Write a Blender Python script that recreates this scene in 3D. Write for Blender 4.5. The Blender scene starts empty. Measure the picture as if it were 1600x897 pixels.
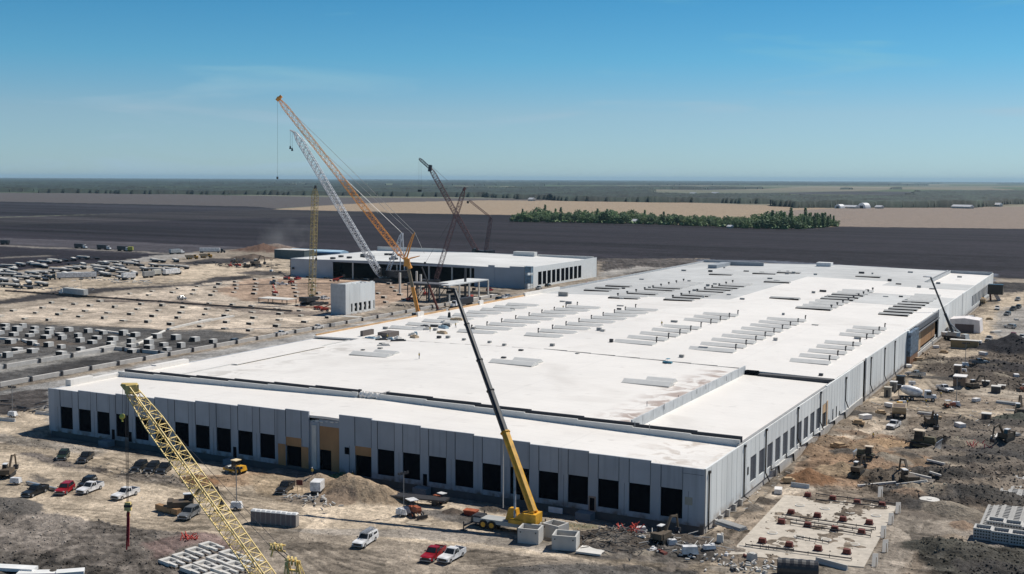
import bpy, math, random
import numpy as np
from mathutils import Vector, Matrix
R_ = math.radians
sc = bpy.context.scene
col = sc.collection
# ------------------------------------------------------------------ camera
FPX, CX, CY, HC = 1822., 800., 448.5, 60.
ROLL = math.atan(.0044); PITCH = math.atan((CY-279.5)/FPX); YAW = R_(27.8)
Fv = np.array([-math.sin(YAW)*math.cos(PITCH), math.cos(YAW)*math.cos(PITCH), -math.sin(PITCH)])
R0 = np.array([math.cos(YAW), math.sin(YAW), 0.]); U0 = np.cross(R0, Fv)
Rv = R0*math.cos(ROLL)+U0*math.sin(ROLL); Uv = -R0*math.sin(ROLL)+U0*math.cos(ROLL)
Cv = np.array([0, 0, HC])
cd = bpy.data.cameras.new('camera'); cam = bpy.data.objects.new('camera', cd); col.objects.link(cam)
cd.sensor_width = 36; cd.sensor_fit = 'HORIZONTAL'; cd.lens = FPX/1600*36
cd.clip_start = 1; cd.clip_end = 200000
cam.matrix_world = Matrix(((Rv[0], Uv[0], -Fv[0], 0), (Rv[1], Uv[1], -Fv[1], 0), (Rv[2], Uv[2], -Fv[2], HC), (0, 0, 0, 1)))
sc.camera = cam
# ------------------------------------------------------------------ light
SX, SY = .37, .66                     # towards the sun, per metre of height
w = bpy.data.worlds.new('World'); sc.world = w; w.use_nodes = True
nt = w.node_tree; bg = nt.nodes['Background']
sky = nt.nodes.new('ShaderNodeTexSky'); sky.sky_type = 'NISHITA'; sky.sun_disc = False
sky.sun_elevation = math.atan2(1, math.hypot(SX, SY)); sky.sun_rotation = math.atan2(SX, SY)
sky.altitude = 60; sky.air_density = 1.0; sky.dust_density = 0.0; sky.ozone_density = 7.0
nt.links.new(sky.outputs[0], bg.inputs[0]); bg.inputs[1].default_value = .10
ld = bpy.data.lights.new('sun', 'SUN'); ld.energy = 4.7; ld.angle = R_(.5); ld.color = (1, .95, .87)
sun = bpy.data.objects.new('sun', ld); col.objects.link(sun); sun.location = (0, 0, 300)
sun.rotation_euler = Vector((SX, SY, 1)).to_track_quat('Z', 'Y').to_euler()
sc.view_settings.view_transform = 'Standard'; sc.view_settings.look = 'None'
sc.view_settings.exposure = 0; sc.view_settings.gamma = 1; sc.view_settings.use_curve_mapping = False
# wispy high cloud, mixed thinly into the sky
RAMP = [(0, (.59, .78, 1.0)), (.008, (.58, .78, 1.0)), (.055, (.64, .78, .88)), (.10, (.40, .78, .88)), (.15, (.28, .71, .82)), (.45, (.22, .34, .45)), (1, (.22, .34, .45))]
def cloud_nodes():
    N = nt.nodes; L = nt.links
    tc = N.new('ShaderNodeTexCoord'); mp = N.new('ShaderNodeMapping'); mp.inputs['Scale'].default_value = (3.2, 3.2, 26); mp.inputs['Rotation'].default_value = (.05, .08, .4)
    ns = N.new('ShaderNodeTexNoise'); ns.inputs['Scale'].default_value = 1.3; ns.inputs['Detail'].default_value = 7; ns.inputs['Distortion'].default_value = .8
    rp = N.new('ShaderNodeValToRGB'); rp.color_ramp.elements[0].position = .55; rp.color_ramp.elements[1].position = .72
    mu = N.new('ShaderNodeMath'); mu.operation = 'MULTIPLY'; mu.inputs[1].default_value = .5
    mx = N.new('ShaderNodeMix'); mx.data_type = 'RGBA'; mx.inputs['B'].default_value = (6.5, 7.0, 7.4, 1)
    L.new(tc.outputs['Generated'], mp.inputs[0]); L.new(mp.outputs[0], ns.inputs[0]); L.new(ns.outputs[0], rp.inputs[0])
    L.new(rp.outputs[0], mu.inputs[0]); L.new(mu.outputs[0], mx.inputs['Factor']); L.new(sky.outputs[0], mx.inputs['A']); 
    # clear-air tint: deeper blue overhead, paler towards the horizon
    sp = N.new('ShaderNodeSeparateXYZ'); L.new(tc.outputs['Generated'], sp.inputs[0]); cr = N.new('ShaderNodeValToRGB'); e = cr.color_ramp.elements
    e[0].color = RAMP[0][1]+(1,); e[1].color = RAMP[-1][1]+(1,)
    for p_, c_ in RAMP[1:-1]: k = e.new(p_); k.color = c_+(1,)
    L.new(sp.outputs['Z'], cr.inputs[0]); mt = N.new('ShaderNodeMix'); mt.data_type = 'RGBA'; mt.blend_type = 'MULTIPLY'; mt.inputs['Factor'].default_value = 1
    L.new(mx.outputs['Result'], mt.inputs['A']); L.new(cr.outputs[0], mt.inputs['B']); L.new(mt.outputs['Result'], bg.inputs[0])
cloud_nodes()
# ------------------------------------------------------------------ photo helpers: a point of the world from a line of sight
def ray(px, py): return Fv*FPX+Rv*(px-CX)-Uv*(py-CY)
def G(px, py, z=0.):
    d = ray(px, py); return Cv+d*((z-HC)/d[2])
def PL(px, py, axis, val):
    d = ray(px, py); return Cv+d*((val-Cv[axis])/d[axis])
def PD(px, py, D):
    return Cv+ray(px, py)*(D/FPX)
def depth(P): return float((np.array(P)-Cv)@Fv)
def proj(X, Y, Z):
    dx, dy, dz = X, Y, Z-HC
    z = dx*Fv[0]+dy*Fv[1]+dz*Fv[2]
    return CX+FPX*(dx*Rv[0]+dy*Rv[1]+dz*Rv[2])/z, CY-FPX*(dx*Uv[0]+dy*Uv[1]+dz*Uv[2])/z
# ------------------------------------------------------------------ value noise
def _h(i, j, s): 
    n = (i*374761393+j*668265263+s*974634777) & 0xffffffff
    n = ((n ^ (n >> 13))*1274126177) & 0xffffffff
    return ((n ^ (n >> 16)) & 0xffffff)/float(0xffffff)
def vn(x, y, s=0):
    xi = np.floor(x).astype(np.int64); yi = np.floor(y).astype(np.int64); u = x-xi; v = y-yi
    u = u*u*(3-2*u); v = v*v*(3-2*v)
    return (_h(xi, yi, s)*(1-u)+_h(xi+1, yi, s)*u)*(1-v)+(_h(xi, yi+1, s)*(1-u)+_h(xi+1, yi+1, s)*u)*v
def fbm(x, y, o=4, s=0):
    t = 0; a = .5
    for k in range(o): t = t+a*(vn(x, y, s+k)-.5); x = x*2.03+17; y = y*2.03+9; a *= .55
    return t
# ------------------------------------------------------------------ materials
MATS = {}
def mat(name, c, rough=.75, metal=0., var=.12, scale=.6, bump=0., stretch=(1, 1, 1), emit=0, var2=0, scale2=.05):
    if name in MATS: return MATS[name]
    m = bpy.data.materials.new(name); m.use_nodes = True; n = m.node_tree.nodes; l = m.node_tree.links
    b = n['Principled BSDF']; b.inputs['Roughness'].default_value = rough; b.inputs['Metallic'].default_value = metal
    tc = n.new('ShaderNodeTexCoord'); mp = n.new('ShaderNodeMapping'); mp.inputs['Scale'].default_value = stretch
    ns = n.new('ShaderNodeTexNoise'); ns.inputs['Scale'].default_value = scale; ns.inputs['Detail'].default_value = 5
    l.new(tc.outputs['Object'], mp.inputs[0]); l.new(mp.outputs[0], ns.inputs[0])
    mr = n.new('ShaderNodeMapRange'); mr.inputs[1].default_value = .3; mr.inputs[2].default_value = .7; mr.inputs[3].default_value = 1-var; mr.inputs[4].default_value = 1+var
    l.new(ns.outputs[0], mr.inputs[0]); fac = mr.outputs[0]
    if var2:
        n2 = n.new('ShaderNodeTexNoise'); n2.inputs['Scale'].default_value = scale2; n2.inputs['Detail'].default_value = 6; l.new(tc.outputs['Object'], n2.inputs[0])
        m2 = n.new('ShaderNodeMapRange'); m2.inputs[1].default_value = .35; m2.inputs[2].default_value = .65; m2.inputs[3].default_value = 1-var2; m2.inputs[4].default_value = 1+var2*.4
        l.new(n2.outputs[0], m2.inputs[0]); mm = n.new('ShaderNodeMath'); mm.operation = 'MULTIPLY'; l.new(fac, mm.inputs[0]); l.new(m2.outputs[0], mm.inputs[1]); fac = mm.outputs[0]
    vm = n.new('ShaderNodeVectorMath'); vm.operation = 'SCALE'; vm.inputs[0].default_value = c; l.new(fac, vm.inputs['Scale']); l.new(vm.outputs[0], b.inputs['Base Color'])
    if bump:
        bp = n.new('ShaderNodeBump'); bp.inputs['Strength'].default_value = bump; bp.inputs['Distance'].default_value = .1; l.new(ns.outputs[0], bp.inputs['Height']); l.new(bp.outputs[0], b.inputs['Normal'])
    MATS[name] = m; return m
precast = mat('precast', (.38, .415, .46), .85, var=.07, scale=.25, stretch=(1, 1, .25), var2=.1, scale2=.06)  # same concrete as the side wall, darkened to paint in the front's shade
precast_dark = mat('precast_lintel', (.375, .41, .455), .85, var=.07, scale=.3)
joint = mat('joint', (.10, .11, .12), .9)
foundation = mat('foundation', (.14, .135, .13), .9)
membrane = mat('white_membrane', (.81, .775, .725), .55, var=.03, scale=.15, var2=.05, scale2=.03)
def wall_skin(m_, ax, pitch, off, amt, dirt=(.16, .13, .10)):
    n = m_.node_tree.nodes; l = m_.node_tree.links; b = n['Principled BSDF']; src = b.inputs['Base Color'].links[0].from_socket
    tc = n.new('ShaderNodeTexCoord'); sp = n.new('ShaderNodeSeparateXYZ'); l.new(tc.outputs['Object'], sp.inputs[0])
    a = n.new('ShaderNodeMath'); a.operation = 'MULTIPLY_ADD'; a.inputs[1].default_value = 1/pitch; a.inputs[2].default_value = off; l.new(sp.outputs[ax], a.inputs[0])
    f = n.new('ShaderNodeMath'); f.operation = 'FLOOR'; l.new(a.outputs[0], f.inputs[0]); wn = n.new('ShaderNodeTexWhiteNoise'); wn.noise_dimensions = '1D'; l.new(f.outputs[0], wn.inputs['W'])
    mr = n.new('ShaderNodeMapRange'); mr.inputs[3].default_value = 1-amt; mr.inputs[4].default_value = 1+amt; l.new(wn.outputs['Value'], mr.inputs[0])
    vm = n.new('ShaderNodeVectorMath'); vm.operation = 'SCALE'; l.new(src, vm.inputs[0]); l.new(mr.outputs[0], vm.inputs['Scale'])
    z = n.new('ShaderNodeMapRange'); z.inputs[1].default_value = 1.5; z.inputs[2].default_value = 0; l.new(sp.outputs['Z'], z.inputs[0]); ns = n.new('ShaderNodeTexNoise'); ns.inputs['Scale'].default_value = .6; ns.inputs['Detail'].default_value = 6; l.new(tc.outputs['Object'], ns.inputs[0])
    r2 = n.new('ShaderNodeMapRange'); r2.inputs[1].default_value = .42; r2.inputs[2].default_value = .62; l.new(ns.outputs[0], r2.inputs[0]); mu_ = n.new('ShaderNodeMath'); mu_.operation = 'MULTIPLY'; l.new(z.outputs[0], mu_.inputs[0]); l.new(r2.outputs[0], mu_.inputs[1])
    mx_ = n.new('ShaderNodeMix'); mx_.data_type = 'RGBA'; l.new(mu_.outputs[0], mx_.inputs['Factor']); l.new(vm.outputs[0], mx_.inputs['A']); mx_.inputs['B'].default_value = dirt+(1,)
    # rain streaks running down from the top
    mp = n.new('ShaderNodeMapping'); mp.inputs['Scale'].default_value = (1.1, 1.1, .05); l.new(tc.outputs['Object'], mp.inputs[0]); n3 = n.new('ShaderNodeTexNoise'); n3.inputs['Scale'].default_value = 1.; n3.inputs['Detail'].default_value = 5; l.new(mp.outputs[0], n3.inputs[0])
    r3 = n.new('ShaderNodeMapRange'); r3.inputs[1].default_value = .55; r3.inputs[2].default_value = .75; r3.inputs[3].default_value = 1; r3.inputs[4].default_value = .8; l.new(n3.outputs[0], r3.inputs[0])
    v2 = n.new('ShaderNodeVectorMath'); v2.operation = 'SCALE'; l.new(mx_.outputs['Result'], v2.inputs[0]); l.new(r3.outputs[0], v2.inputs['Scale']); l.new(v2.outputs[0], b.inputs['Base Color'])
wall_skin(precast, 'X', 6., .08, .07); wall_skin(precast_dark, 'X', 6., .08, .08)
def roof_skin():
    n = membrane.node_tree.nodes; l = membrane.node_tree.links; b = n['Principled BSDF']; src = b.inputs['Base Color'].links[0].from_socket
    tc = n.new('ShaderNodeTexCoord'); sp = n.new('ShaderNodeSeparateXYZ'); l.new(tc.outputs['Object'], sp.inputs[0])
    def M(op, a, b_=None, c=None):
        m = n.new('ShaderNodeMath'); m.operation = op
        for k, v in enumerate((a, b_, c)):
            if v is None: continue
            if isinstance(v, (int, float)): m.inputs[k].default_value = v
            else: l.new(v, m.inputs[k])
        return m.outputs[0]
    def noise(sc_, det, dist=0., off=0.):
        q = n.new('ShaderNodeTexNoise'); q.inputs['Scale'].default_value = sc_; q.inputs['Detail'].default_value = det; q.inputs['Distortion'].default_value = dist; mp = n.new('ShaderNodeMapping'); mp.inputs['Location'].default_value = (off, off, 0); l.new(tc.outputs['Object'], mp.inputs[0]); l.new(mp.outputs[0], q.inputs[0]); return q.outputs[0]
    def ramp(v, a, b_): 
        m = n.new('ShaderNodeMapRange'); m.inputs[1].default_value = a; m.inputs[2].default_value = b_; l.new(v, m.inputs[0]); return m.outputs[0]
    x, y = sp.outputs['X'], sp.outputs['Y']
    seam = M('LESS_THAN', M('FRACT', M('DIVIDE', y, 3.05)), .05); seam2 = M('LESS_THAN', M('FRACT', M('DIVIDE', x, 30.5)), .008)
    scuff = ramp(noise(.055, 9, .8), .56, .74); scuff2 = ramp(noise(.35, 6, .5, 40.), .62, .75)
    # walked-in soil along the parapet of the raised block, and at the near corner
    bx_ = M('MULTIPLY', ramp(M('ABSOLUTE', M('ADD', x, 88.5)), 8., .5), M('MULTIPLY', M('GREATER_THAN', y, 214.), M('LESS_THAN', y, 289.)))
    bx_ = M('MULTIPLY', bx_, M('LESS_THAN', x, -85.6)); dirt = M('MULTIPLY', bx_, ramp(noise(.16, 7, 1.2, 9.), .45, .58))
    cor = M('MULTIPLY', ramp(M('ABSOLUTE', M('ADD', x, 70.)), 11., 1.), M('LESS_THAN', y, 211.)); dirt2 = M('MULTIPLY', cor, ramp(noise(.3, 7, 1., 3.), .5, .62))
    lft = M('MULTIPLY', ramp(M('ABSOLUTE', M('ADD', x, 197.)), 9., 1.), M('MULTIPLY', M('GREATER_THAN', y, 213.), M('LESS_THAN', y, 291.))); dirt3 = M('MULTIPLY', lft, ramp(noise(.12, 7, 1.5, 70.), .5, .62))
    def mix(a, col_, f, k):
        m = n.new('ShaderNodeMix'); m.data_type = 'RGBA'; l.new(M('MULTIPLY', f, k), m.inputs['Factor']); l.new(a, m.inputs['A']); m.inputs['B'].default_value = col_+(1,); return m.outputs['Result']
    o = mix(src, (.60, .58, .55), M('MAXIMUM', seam, seam2), .35); o = mix(o, (.58, .54, .49), scuff, .42); o = mix(o, (.5, .47, .43), scuff2, .45)
    o = mix(o, (.30, .20, .15), dirt, .75); o = mix(o, (.42, .34, .27), dirt2, .6); o = mix(o, (.48, .44, .39), dirt3, .6); l.new(o, b.inputs['Base Color'])
roof_skin()
membrane_grey = mat('grey_membrane', (.52, .525, .515), .7, var=.10, scale=.12, var2=.12, scale2=.02)
curbm = mat('curb_membrane', (.62, .62, .60), .7, var=.06)
curbdark = mat('curb_dark', (.30, .30, .29), .7, var=.15)
black = mat('black_void', (.006, .007, .010), 1.)
black.node_tree.nodes['Principled BSDF'].inputs['Specular IOR Level'].default_value = 0
darkband = mat('dark_band', (.035, .038, .05), .6)
plywood = mat('plywood', (.40, .22, .10), .8, var=.18, scale=.4, stretch=(1, 1, .4))
plywood_l = mat('plywood_light', (.62, .42, .24), .8, var=.12)
blue_wrap = mat('blue_wrap', (.12, .17, .23), .5, var=.9, scale=.9)
conc = mat('concrete', (.50, .49, .465), .9, var=.1, scale=.5)
conc_w = mat('concrete_light', (.62, .60, .56), .9, var=.1, scale=.5)
steel_d = mat('dark_steel', (.05, .05, .055), .5, .3)
steel_g = mat('grey_steel', (.25, .26, .27), .5, .3)
white_p = mat('white_paint', (.80, .80, .80), .35, var=.03, var2=.3, scale2=.9)
black_p = mat('black_paint', (.018, .02, .022), .3, var2=.3, scale2=.9)
grey_p = mat('grey_paint', (.16, .17, .18), .35, var2=.3, scale2=.9)
silver_p = mat('silver_paint', (.45, .46, .47), .3, .4, var2=.3, scale2=.9)
red_p = mat('red_paint', (.33, .012, .02), .3, var2=.3, scale2=.9)
orange_p = mat('orange_paint', (.45, .13, .06), .45, var2=.3, scale2=.9)
yellow_p = mat('yellow_paint', (.72, .38, .03), .45, var=.1, var2=.3, scale2=.9)
lat_yellow = mat('pale_yellow_lattice', (.84, .64, .25), .5, var=.15, scale=.3)
lat_orange = mat('orange_lattice', (.80, .34, .06), .5, var=.15, scale=.1)
lat_white = mat('white_lattice', (.68, .70, .72), .5)
lat_olive = mat('olive_lattice', (.40, .32, .13), .6, var=.2, scale=.1)
lat_red = mat('maroon_lattice', (.15, .07, .07), .6)
glass = mat('dark_glass', (.02, .025, .03), .08)
rubber = mat('rubber', (.02, .02, .02), .85)
wood = mat('timber', (.42, .30, .18), .85, var=.2)
rust = mat('rust_brown', (.14, .035, .025), .8, var=.25, scale=2)
net = mat('orange_netting', (.55, .07, .05), .8)
black_plastic = mat('black_plastic', (.035, .037, .042), .45, var=.2)
skin_m = mat('skin', (.5, .3, .2), .6); vest = mat('safety_vest', (.7, .5, .05), .7); jeans = mat('work_trousers', (.05, .06, .1), .8)
# ------------------------------------------------------------------ mesh builder
class MB:
    def __init__(s): s.v = []; s.f = []; s.m = []; s.mi = 0
    def add(s, vs, fs):
        o = len(s.v); s.v += [tuple(map(float, p)) for p in vs]; s.f += [tuple(i+o for i in f) for f in fs]; s.m += [s.mi]*len(fs); return s
    def box(s, c, d, rz=0, taper=1., tx=None, ty=None):
        cx, cy, cz = c; a, b, h = d[0]/2, d[1]/2, d[2]/2; ca, sa = math.cos(rz), math.sin(rz); vs = []
        tx = taper if tx is None else tx; ty = taper if ty is None else ty
        for z, fx, fy in ((-h, 1, 1), (h, tx, ty)):
            for x, y in ((-a, -b), (a, -b), (a, b), (-a, b)):
                x *= fx; y *= fy; vs.append((cx+x*ca-y*sa, cy+x*sa+y*ca, cz+z))
        return s.add(vs, [(3, 2, 1, 0), (4, 5, 6, 7), (0, 1, 5, 4), (1, 2, 6, 5), (2, 3, 7, 6), (3, 0, 4, 7)])
    def bx(s, x0, x1, y0, y1, z0, z1): return s.box(((x0+x1)/2, (y0+y1)/2, (z0+z1)/2), (x1-x0, y1-y0, z1-z0))
    def bar(s, p, q, r, n=4, r2=None, caps=True):
        p = Vector(p); q = Vector(q); d = q-p
        if d.length < 1e-6: return s
        d.normalize(); a = d.cross(Vector((0, 0, 1)));
        if a.length < .01: a = d.cross(Vector((1, 0, 0)))
        a.normalize(); b = d.cross(a); r2 = r if r2 is None else r2; vs = []
        for c, rr in ((p, r), (q, r2)):
            for k in range(n):
                t = 2*math.pi*(k+.5)/n; vs.append(c+(a*math.cos(t)+b*math.sin(t))*rr)
        fs = [(k, (k+1) % n, n+(k+1) % n, n+k) for k in range(n)]
        if caps: fs += [tuple(range(n-1, -1, -1)), tuple(range(n, 2*n))]
        return s.add(vs, fs)
    def prism(s, prof, y0, y1, ax='y'):      # prof (x,z) polygon, extruded along y
        n = len(prof); vs = [(x, y0, z) for x, z in prof]+[(x, y1, z) for x, z in prof]
        if ax == 'z': vs = [(x, z, y0) for x, z in prof]+[(x, z, y1) for x, z in prof]
        fs = [(k, (k+1) % n, n+(k+1) % n, n+k) for k in range(n)]+[tuple(range(n-1, -1, -1)), tuple(range(n, 2*n))]
        return s.add(vs, fs)
    def rot(s, n0, rz, off=(0, 0, 0)): 
        ca, sa = math.cos(rz), math.sin(rz)
        s.v[n0:] = [(x*ca-y*sa+off[0], x*sa+y*ca+off[1], z+off[2]) for x, y, z in s.v[n0:]]; return s
    def build(s, name, m, parent=None, smooth=False):
        me = bpy.data.meshes.new(name); me.from_pydata(s.v, [], s.f)
        ms = m if isinstance(m, (list, tuple)) else [m]
        for x in ms: me.materials.append(x)
        if len(ms) > 1: me.polygons.foreach_set('material_index', s.m)
        if smooth: me.polygons.foreach_set('use_smooth', [True]*len(me.polygons))
        me.validate(); me.update()
        o = bpy.data.objects.new(name, me); col.objects.link(o)
        if parent is not None: o.parent = parent
        return o
def tag(o, label=None, cat=None, group=None, kind=None):
    if label: o['label'] = label
    if cat: o['category'] = cat
    if group: o['group'] = group
    if kind: o['kind'] = kind
    return o
def empty(name, loc=(0, 0, 0), rz=0):
    o = bpy.data.objects.new(name, None); col.objects.link(o); o.location = [float(c) for c in loc]; o.rotation_euler = (0, 0, rz); o.empty_display_size = .5; return o
def kids(o): return list(o.children)
def dup(o, loc, rz=0, label=None, group=None, parent=None, scale=None):
    c = o.copy(); col.objects.link(c)
    if parent is None:
        c.location = [float(v) for v in loc]; c.rotation_euler = (0, 0, rz)
        if scale: c.scale = scale if not isinstance(scale, (int, float)) else (scale,)*3
        if label: c['label'] = label
        if group: c['group'] = group
    else: c.parent = parent
    for ch in kids(o):
        k = ch.copy(); col.objects.link(k); k.parent = c
        for g in kids(ch):
            q = g.copy(); col.objects.link(q); q.parent = k
    return c
def blob(mb, c, r, rx=1, ry=1, rz=1, seed=0, sub=1, rough=.25):
    rnd = random.Random(seed); t = (1+5**.5)/2
    vs = [Vector(v).normalized() for v in ((-1, t, 0), (1, t, 0), (-1, -t, 0), (1, -t, 0), (0, -1, t), (0, 1, t), (0, -1, -t), (0, 1, -t), (t, 0, -1), (t, 0, 1), (-t, 0, -1), (-t, 0, 1))]
    fs = [(0, 11, 5), (0, 5, 1), (0, 1, 7), (0, 7, 10), (0, 10, 11), (1, 5, 9), (5, 11, 4), (11, 10, 2), (10, 7, 6), (7, 1, 8), (3, 9, 4), (3, 4, 2), (3, 2, 6), (3, 6, 8), (3, 8, 9), (4, 9, 5), (2, 4, 11), (6, 2, 10), (8, 6, 7), (9, 8, 1)]
    for _ in range(sub):
        nf = []; cache = {}
        def mid(a, b):
            k = (min(a, b), max(a, b))
            if k not in cache: vs.append(((vs[a]+vs[b])/2).normalized()); cache[k] = len(vs)-1
            return cache[k]
        for a, b, d in fs:
            x, y, z = mid(a, b), mid(b, d), mid(d, a); nf += [(a, x, z), (b, y, x), (d, z, y), (x, y, z)]
        fs = nf
    out = [(c[0]+v.x*r*rx*k, c[1]+v.y*r*ry*k, c[2]+v.z*r*rz*k) for v in vs for k in (1+rnd.uniform(-rough, rough),)]
    mb.add(out, fs)

# ------------------------------------------------------------------ ground: one sheet out to the horizon
XL, XR, YF, YB = -224.4, -62.4, 190.2, 672.
MOUNDS = []    # x, y, rx, ry, height, colour or None
def mound(px, py, rx, ry, h, c=None):
    P = G(px, py); MOUNDS.append((P[0], P[1], rx, ry, h, c))
TAN = (.50, .415, .315); GRV = (.27, .25, .225); MUD = (.112, .094, .078); MID = (.235, .195, .155); BLK = (.024, .021, .027)
BRN = (.075, .067, .07); SND = (.51, .43, .345); ORG = (.33, .225, .15); FAR_T = (.34, .265, .19); ROAD = (.33, .31, .285); DGR = (.10, .096, .092); GRVD = (.295, .25, .20)
mound(497, 756, 5, 4, 2.2, (.33, .26, .19)); mound(545, 768, 6, 4.5, 3.0, (.36, .27, .185)); mound(570, 775, 8, 4, 2.4, (.36, .27, .185)); mound(600, 780, 6, 3.5, 1.8, (.38, .29, .20))
mound(518, 782, 5, 3, .9, (.25, .19, .14)); mound(475, 783, 5, 2, .6, MID)
mound(707, 801, 1.8, 1.6, 1.0, (.10, .08, .065)); mound(311, 752, 4, 2, 1.5, (.24, .14, .08)); mound(770, 797, 2.5, 1.5, .7, MUD)
mound(952, 848, 6, 5, 1.6, MUD); mound(985, 845, 4, 3, 1.0, MUD); mound(1075, 843, 4, 3, 1.0, MUD)
mound(1262, 752, 4.5, 4, 2.8, (.24, .135, .075)); mound(1316, 738, 4.5, 4, 2.4, (.36, .27, .18)); mound(1378, 722, 5, 4, 2.2, (.36, .25, .17)); mound(1325, 712, 4, 3.5, 1.4, (.31, .215, .14)); mound(1392, 695, 5, 4, 1.2, (.42, .29, .18))
mound(1190, 783, 3, 2, 1.0, MUD); mound(1582, 548, 13, 11, 6.0, (.03, .03, .035)); mound(1560, 575, 14, 7, 2.5, (.06, .055, .055)); mound(1470, 570, 9, 5, 1.5, MUD)
mound(1530, 590, 14, 6, 1.8, MUD); mound(1500, 780, 10, 4, 1.6, MUD); mound(1460, 775, 8, 4, 1.5, (.12, .11, .10)); mound(1420, 790, 8, 2.5, 1.3, MUD); mound(1560, 760, 8, 5, 1.4, MID)
mound(1500, 862, 6, 4, 1.4, (.09, .085, .07)); mound(1560, 893, 6, 4, 1.5, (.07, .065, .06)); mound(1455, 710, 7, 3, .8, MID); mound(1520, 700, 10, 5, 1.6, (.12, .108, .1)); mound(1582, 720, 8, 6, 2.0, (.09, .085, .08))
mound(1595, 660, 6, 5, 2.4, (.08, .085, .07)); mound(1477, 695, 3, 2, 1.4, (.02, .02, .02)); mound(1330, 640, 5, 6, 1.6, (.2, .165, .13)); mound(1305, 672, 4, 5, 1.2, MID)
mound(5, 790, 8, 4, 1.3, (.12, .11, .10)); mound(1430, 555, 7, 4, 1.2, (.30, .24, .18)); mound(412, 393, 26, 14, 7, (.16, .10, .075)); mound(395, 404, 18, 10, 4, (.13, .10, .08)); mound(430, 388, 20, 10, 5, (.22, .17, .14))
mound(560, 470, 9, 4, 1.6, (.20, .16, .14)); mound(596, 493, 6, 3, 1.4, (.22, .19, .17)); mound(505, 482, 14, 3, 1.0, (.22, .14, .10)); mound(700, 462, 12, 5, .6, (.02, .02, .02)); mound(745, 458, 14, 6, .6, (.02, .02, .02))
for _a in ((1268, 705, 5, 4, 1.8, (.30, .21, .14)), (1290, 690, 5, 5, 1.6, (.27, .20, .14)), (1325, 665, 5, 4, 1.6, (.26, .21, .16)), (1352, 700, 4, 3, 1.8, (.33, .24, .16)), (1375, 745, 5, 3, 1.6, (.14, .115, .09)), (1420, 722, 6, 3, 1.5, (.26, .19, .13)), (1535, 725, 9, 3, 2.0, (.10, .09, .08)), (1490, 745, 9, 3, 1.8, (.09, .082, .073)), (1560, 700, 10, 3, 2.0, (.12, .108, .095)), (1545, 780, 8, 4, 2.0, (.085, .078, .07)), (1480, 800, 7, 3, 1.4, (.11, .10, .09)), (1540, 875, 7, 3, 1.6, (.085, .08, .068)), (1462, 858, 5, 3, 1.3, (.09, .085, .07)), (1205, 745, 2.5, 3, 1.2, (.13, .11, .09)), (1170, 795, 2.5, 3, 1.1, (.15, .13, .11))): mound(*_a)
_r = random.Random(12)
for _k in range(80):
    _px = _r.uniform(1300, 1600); _py = _r.uniform(560, 890); _edge = float(np.interp(_py, [560, 830], [1420, 1115]))
    if _px < _edge+25 or (_px < 1410 and _py > 765) or (1380 < _px < 1500 and _py > 805) or (_px > 1505 and _py > 790): continue
    if 615 < _py < 655 and _px > 1380: continue
    mound(_px, _py, _r.uniform(1.5, 6), _r.uniform(1., 2.6), _r.uniform(.4, 1.5), _r.choice([(.36, .30, .23), (.28, .24, .19), (.20, .17, .14), (.12, .105, .09), (.10, .09, .08), (.30, .22, .16)]))
for _k in range(26):
    mound(_r.uniform(900, 1170), _r.uniform(842, 895), _r.uniform(.8, 2.5), _r.uniform(.6, 1.4), _r.uniform(.2, .7), _r.choice([(.30, .26, .21), (.14, .125, .11), (.22, .19, .16)]))
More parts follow.
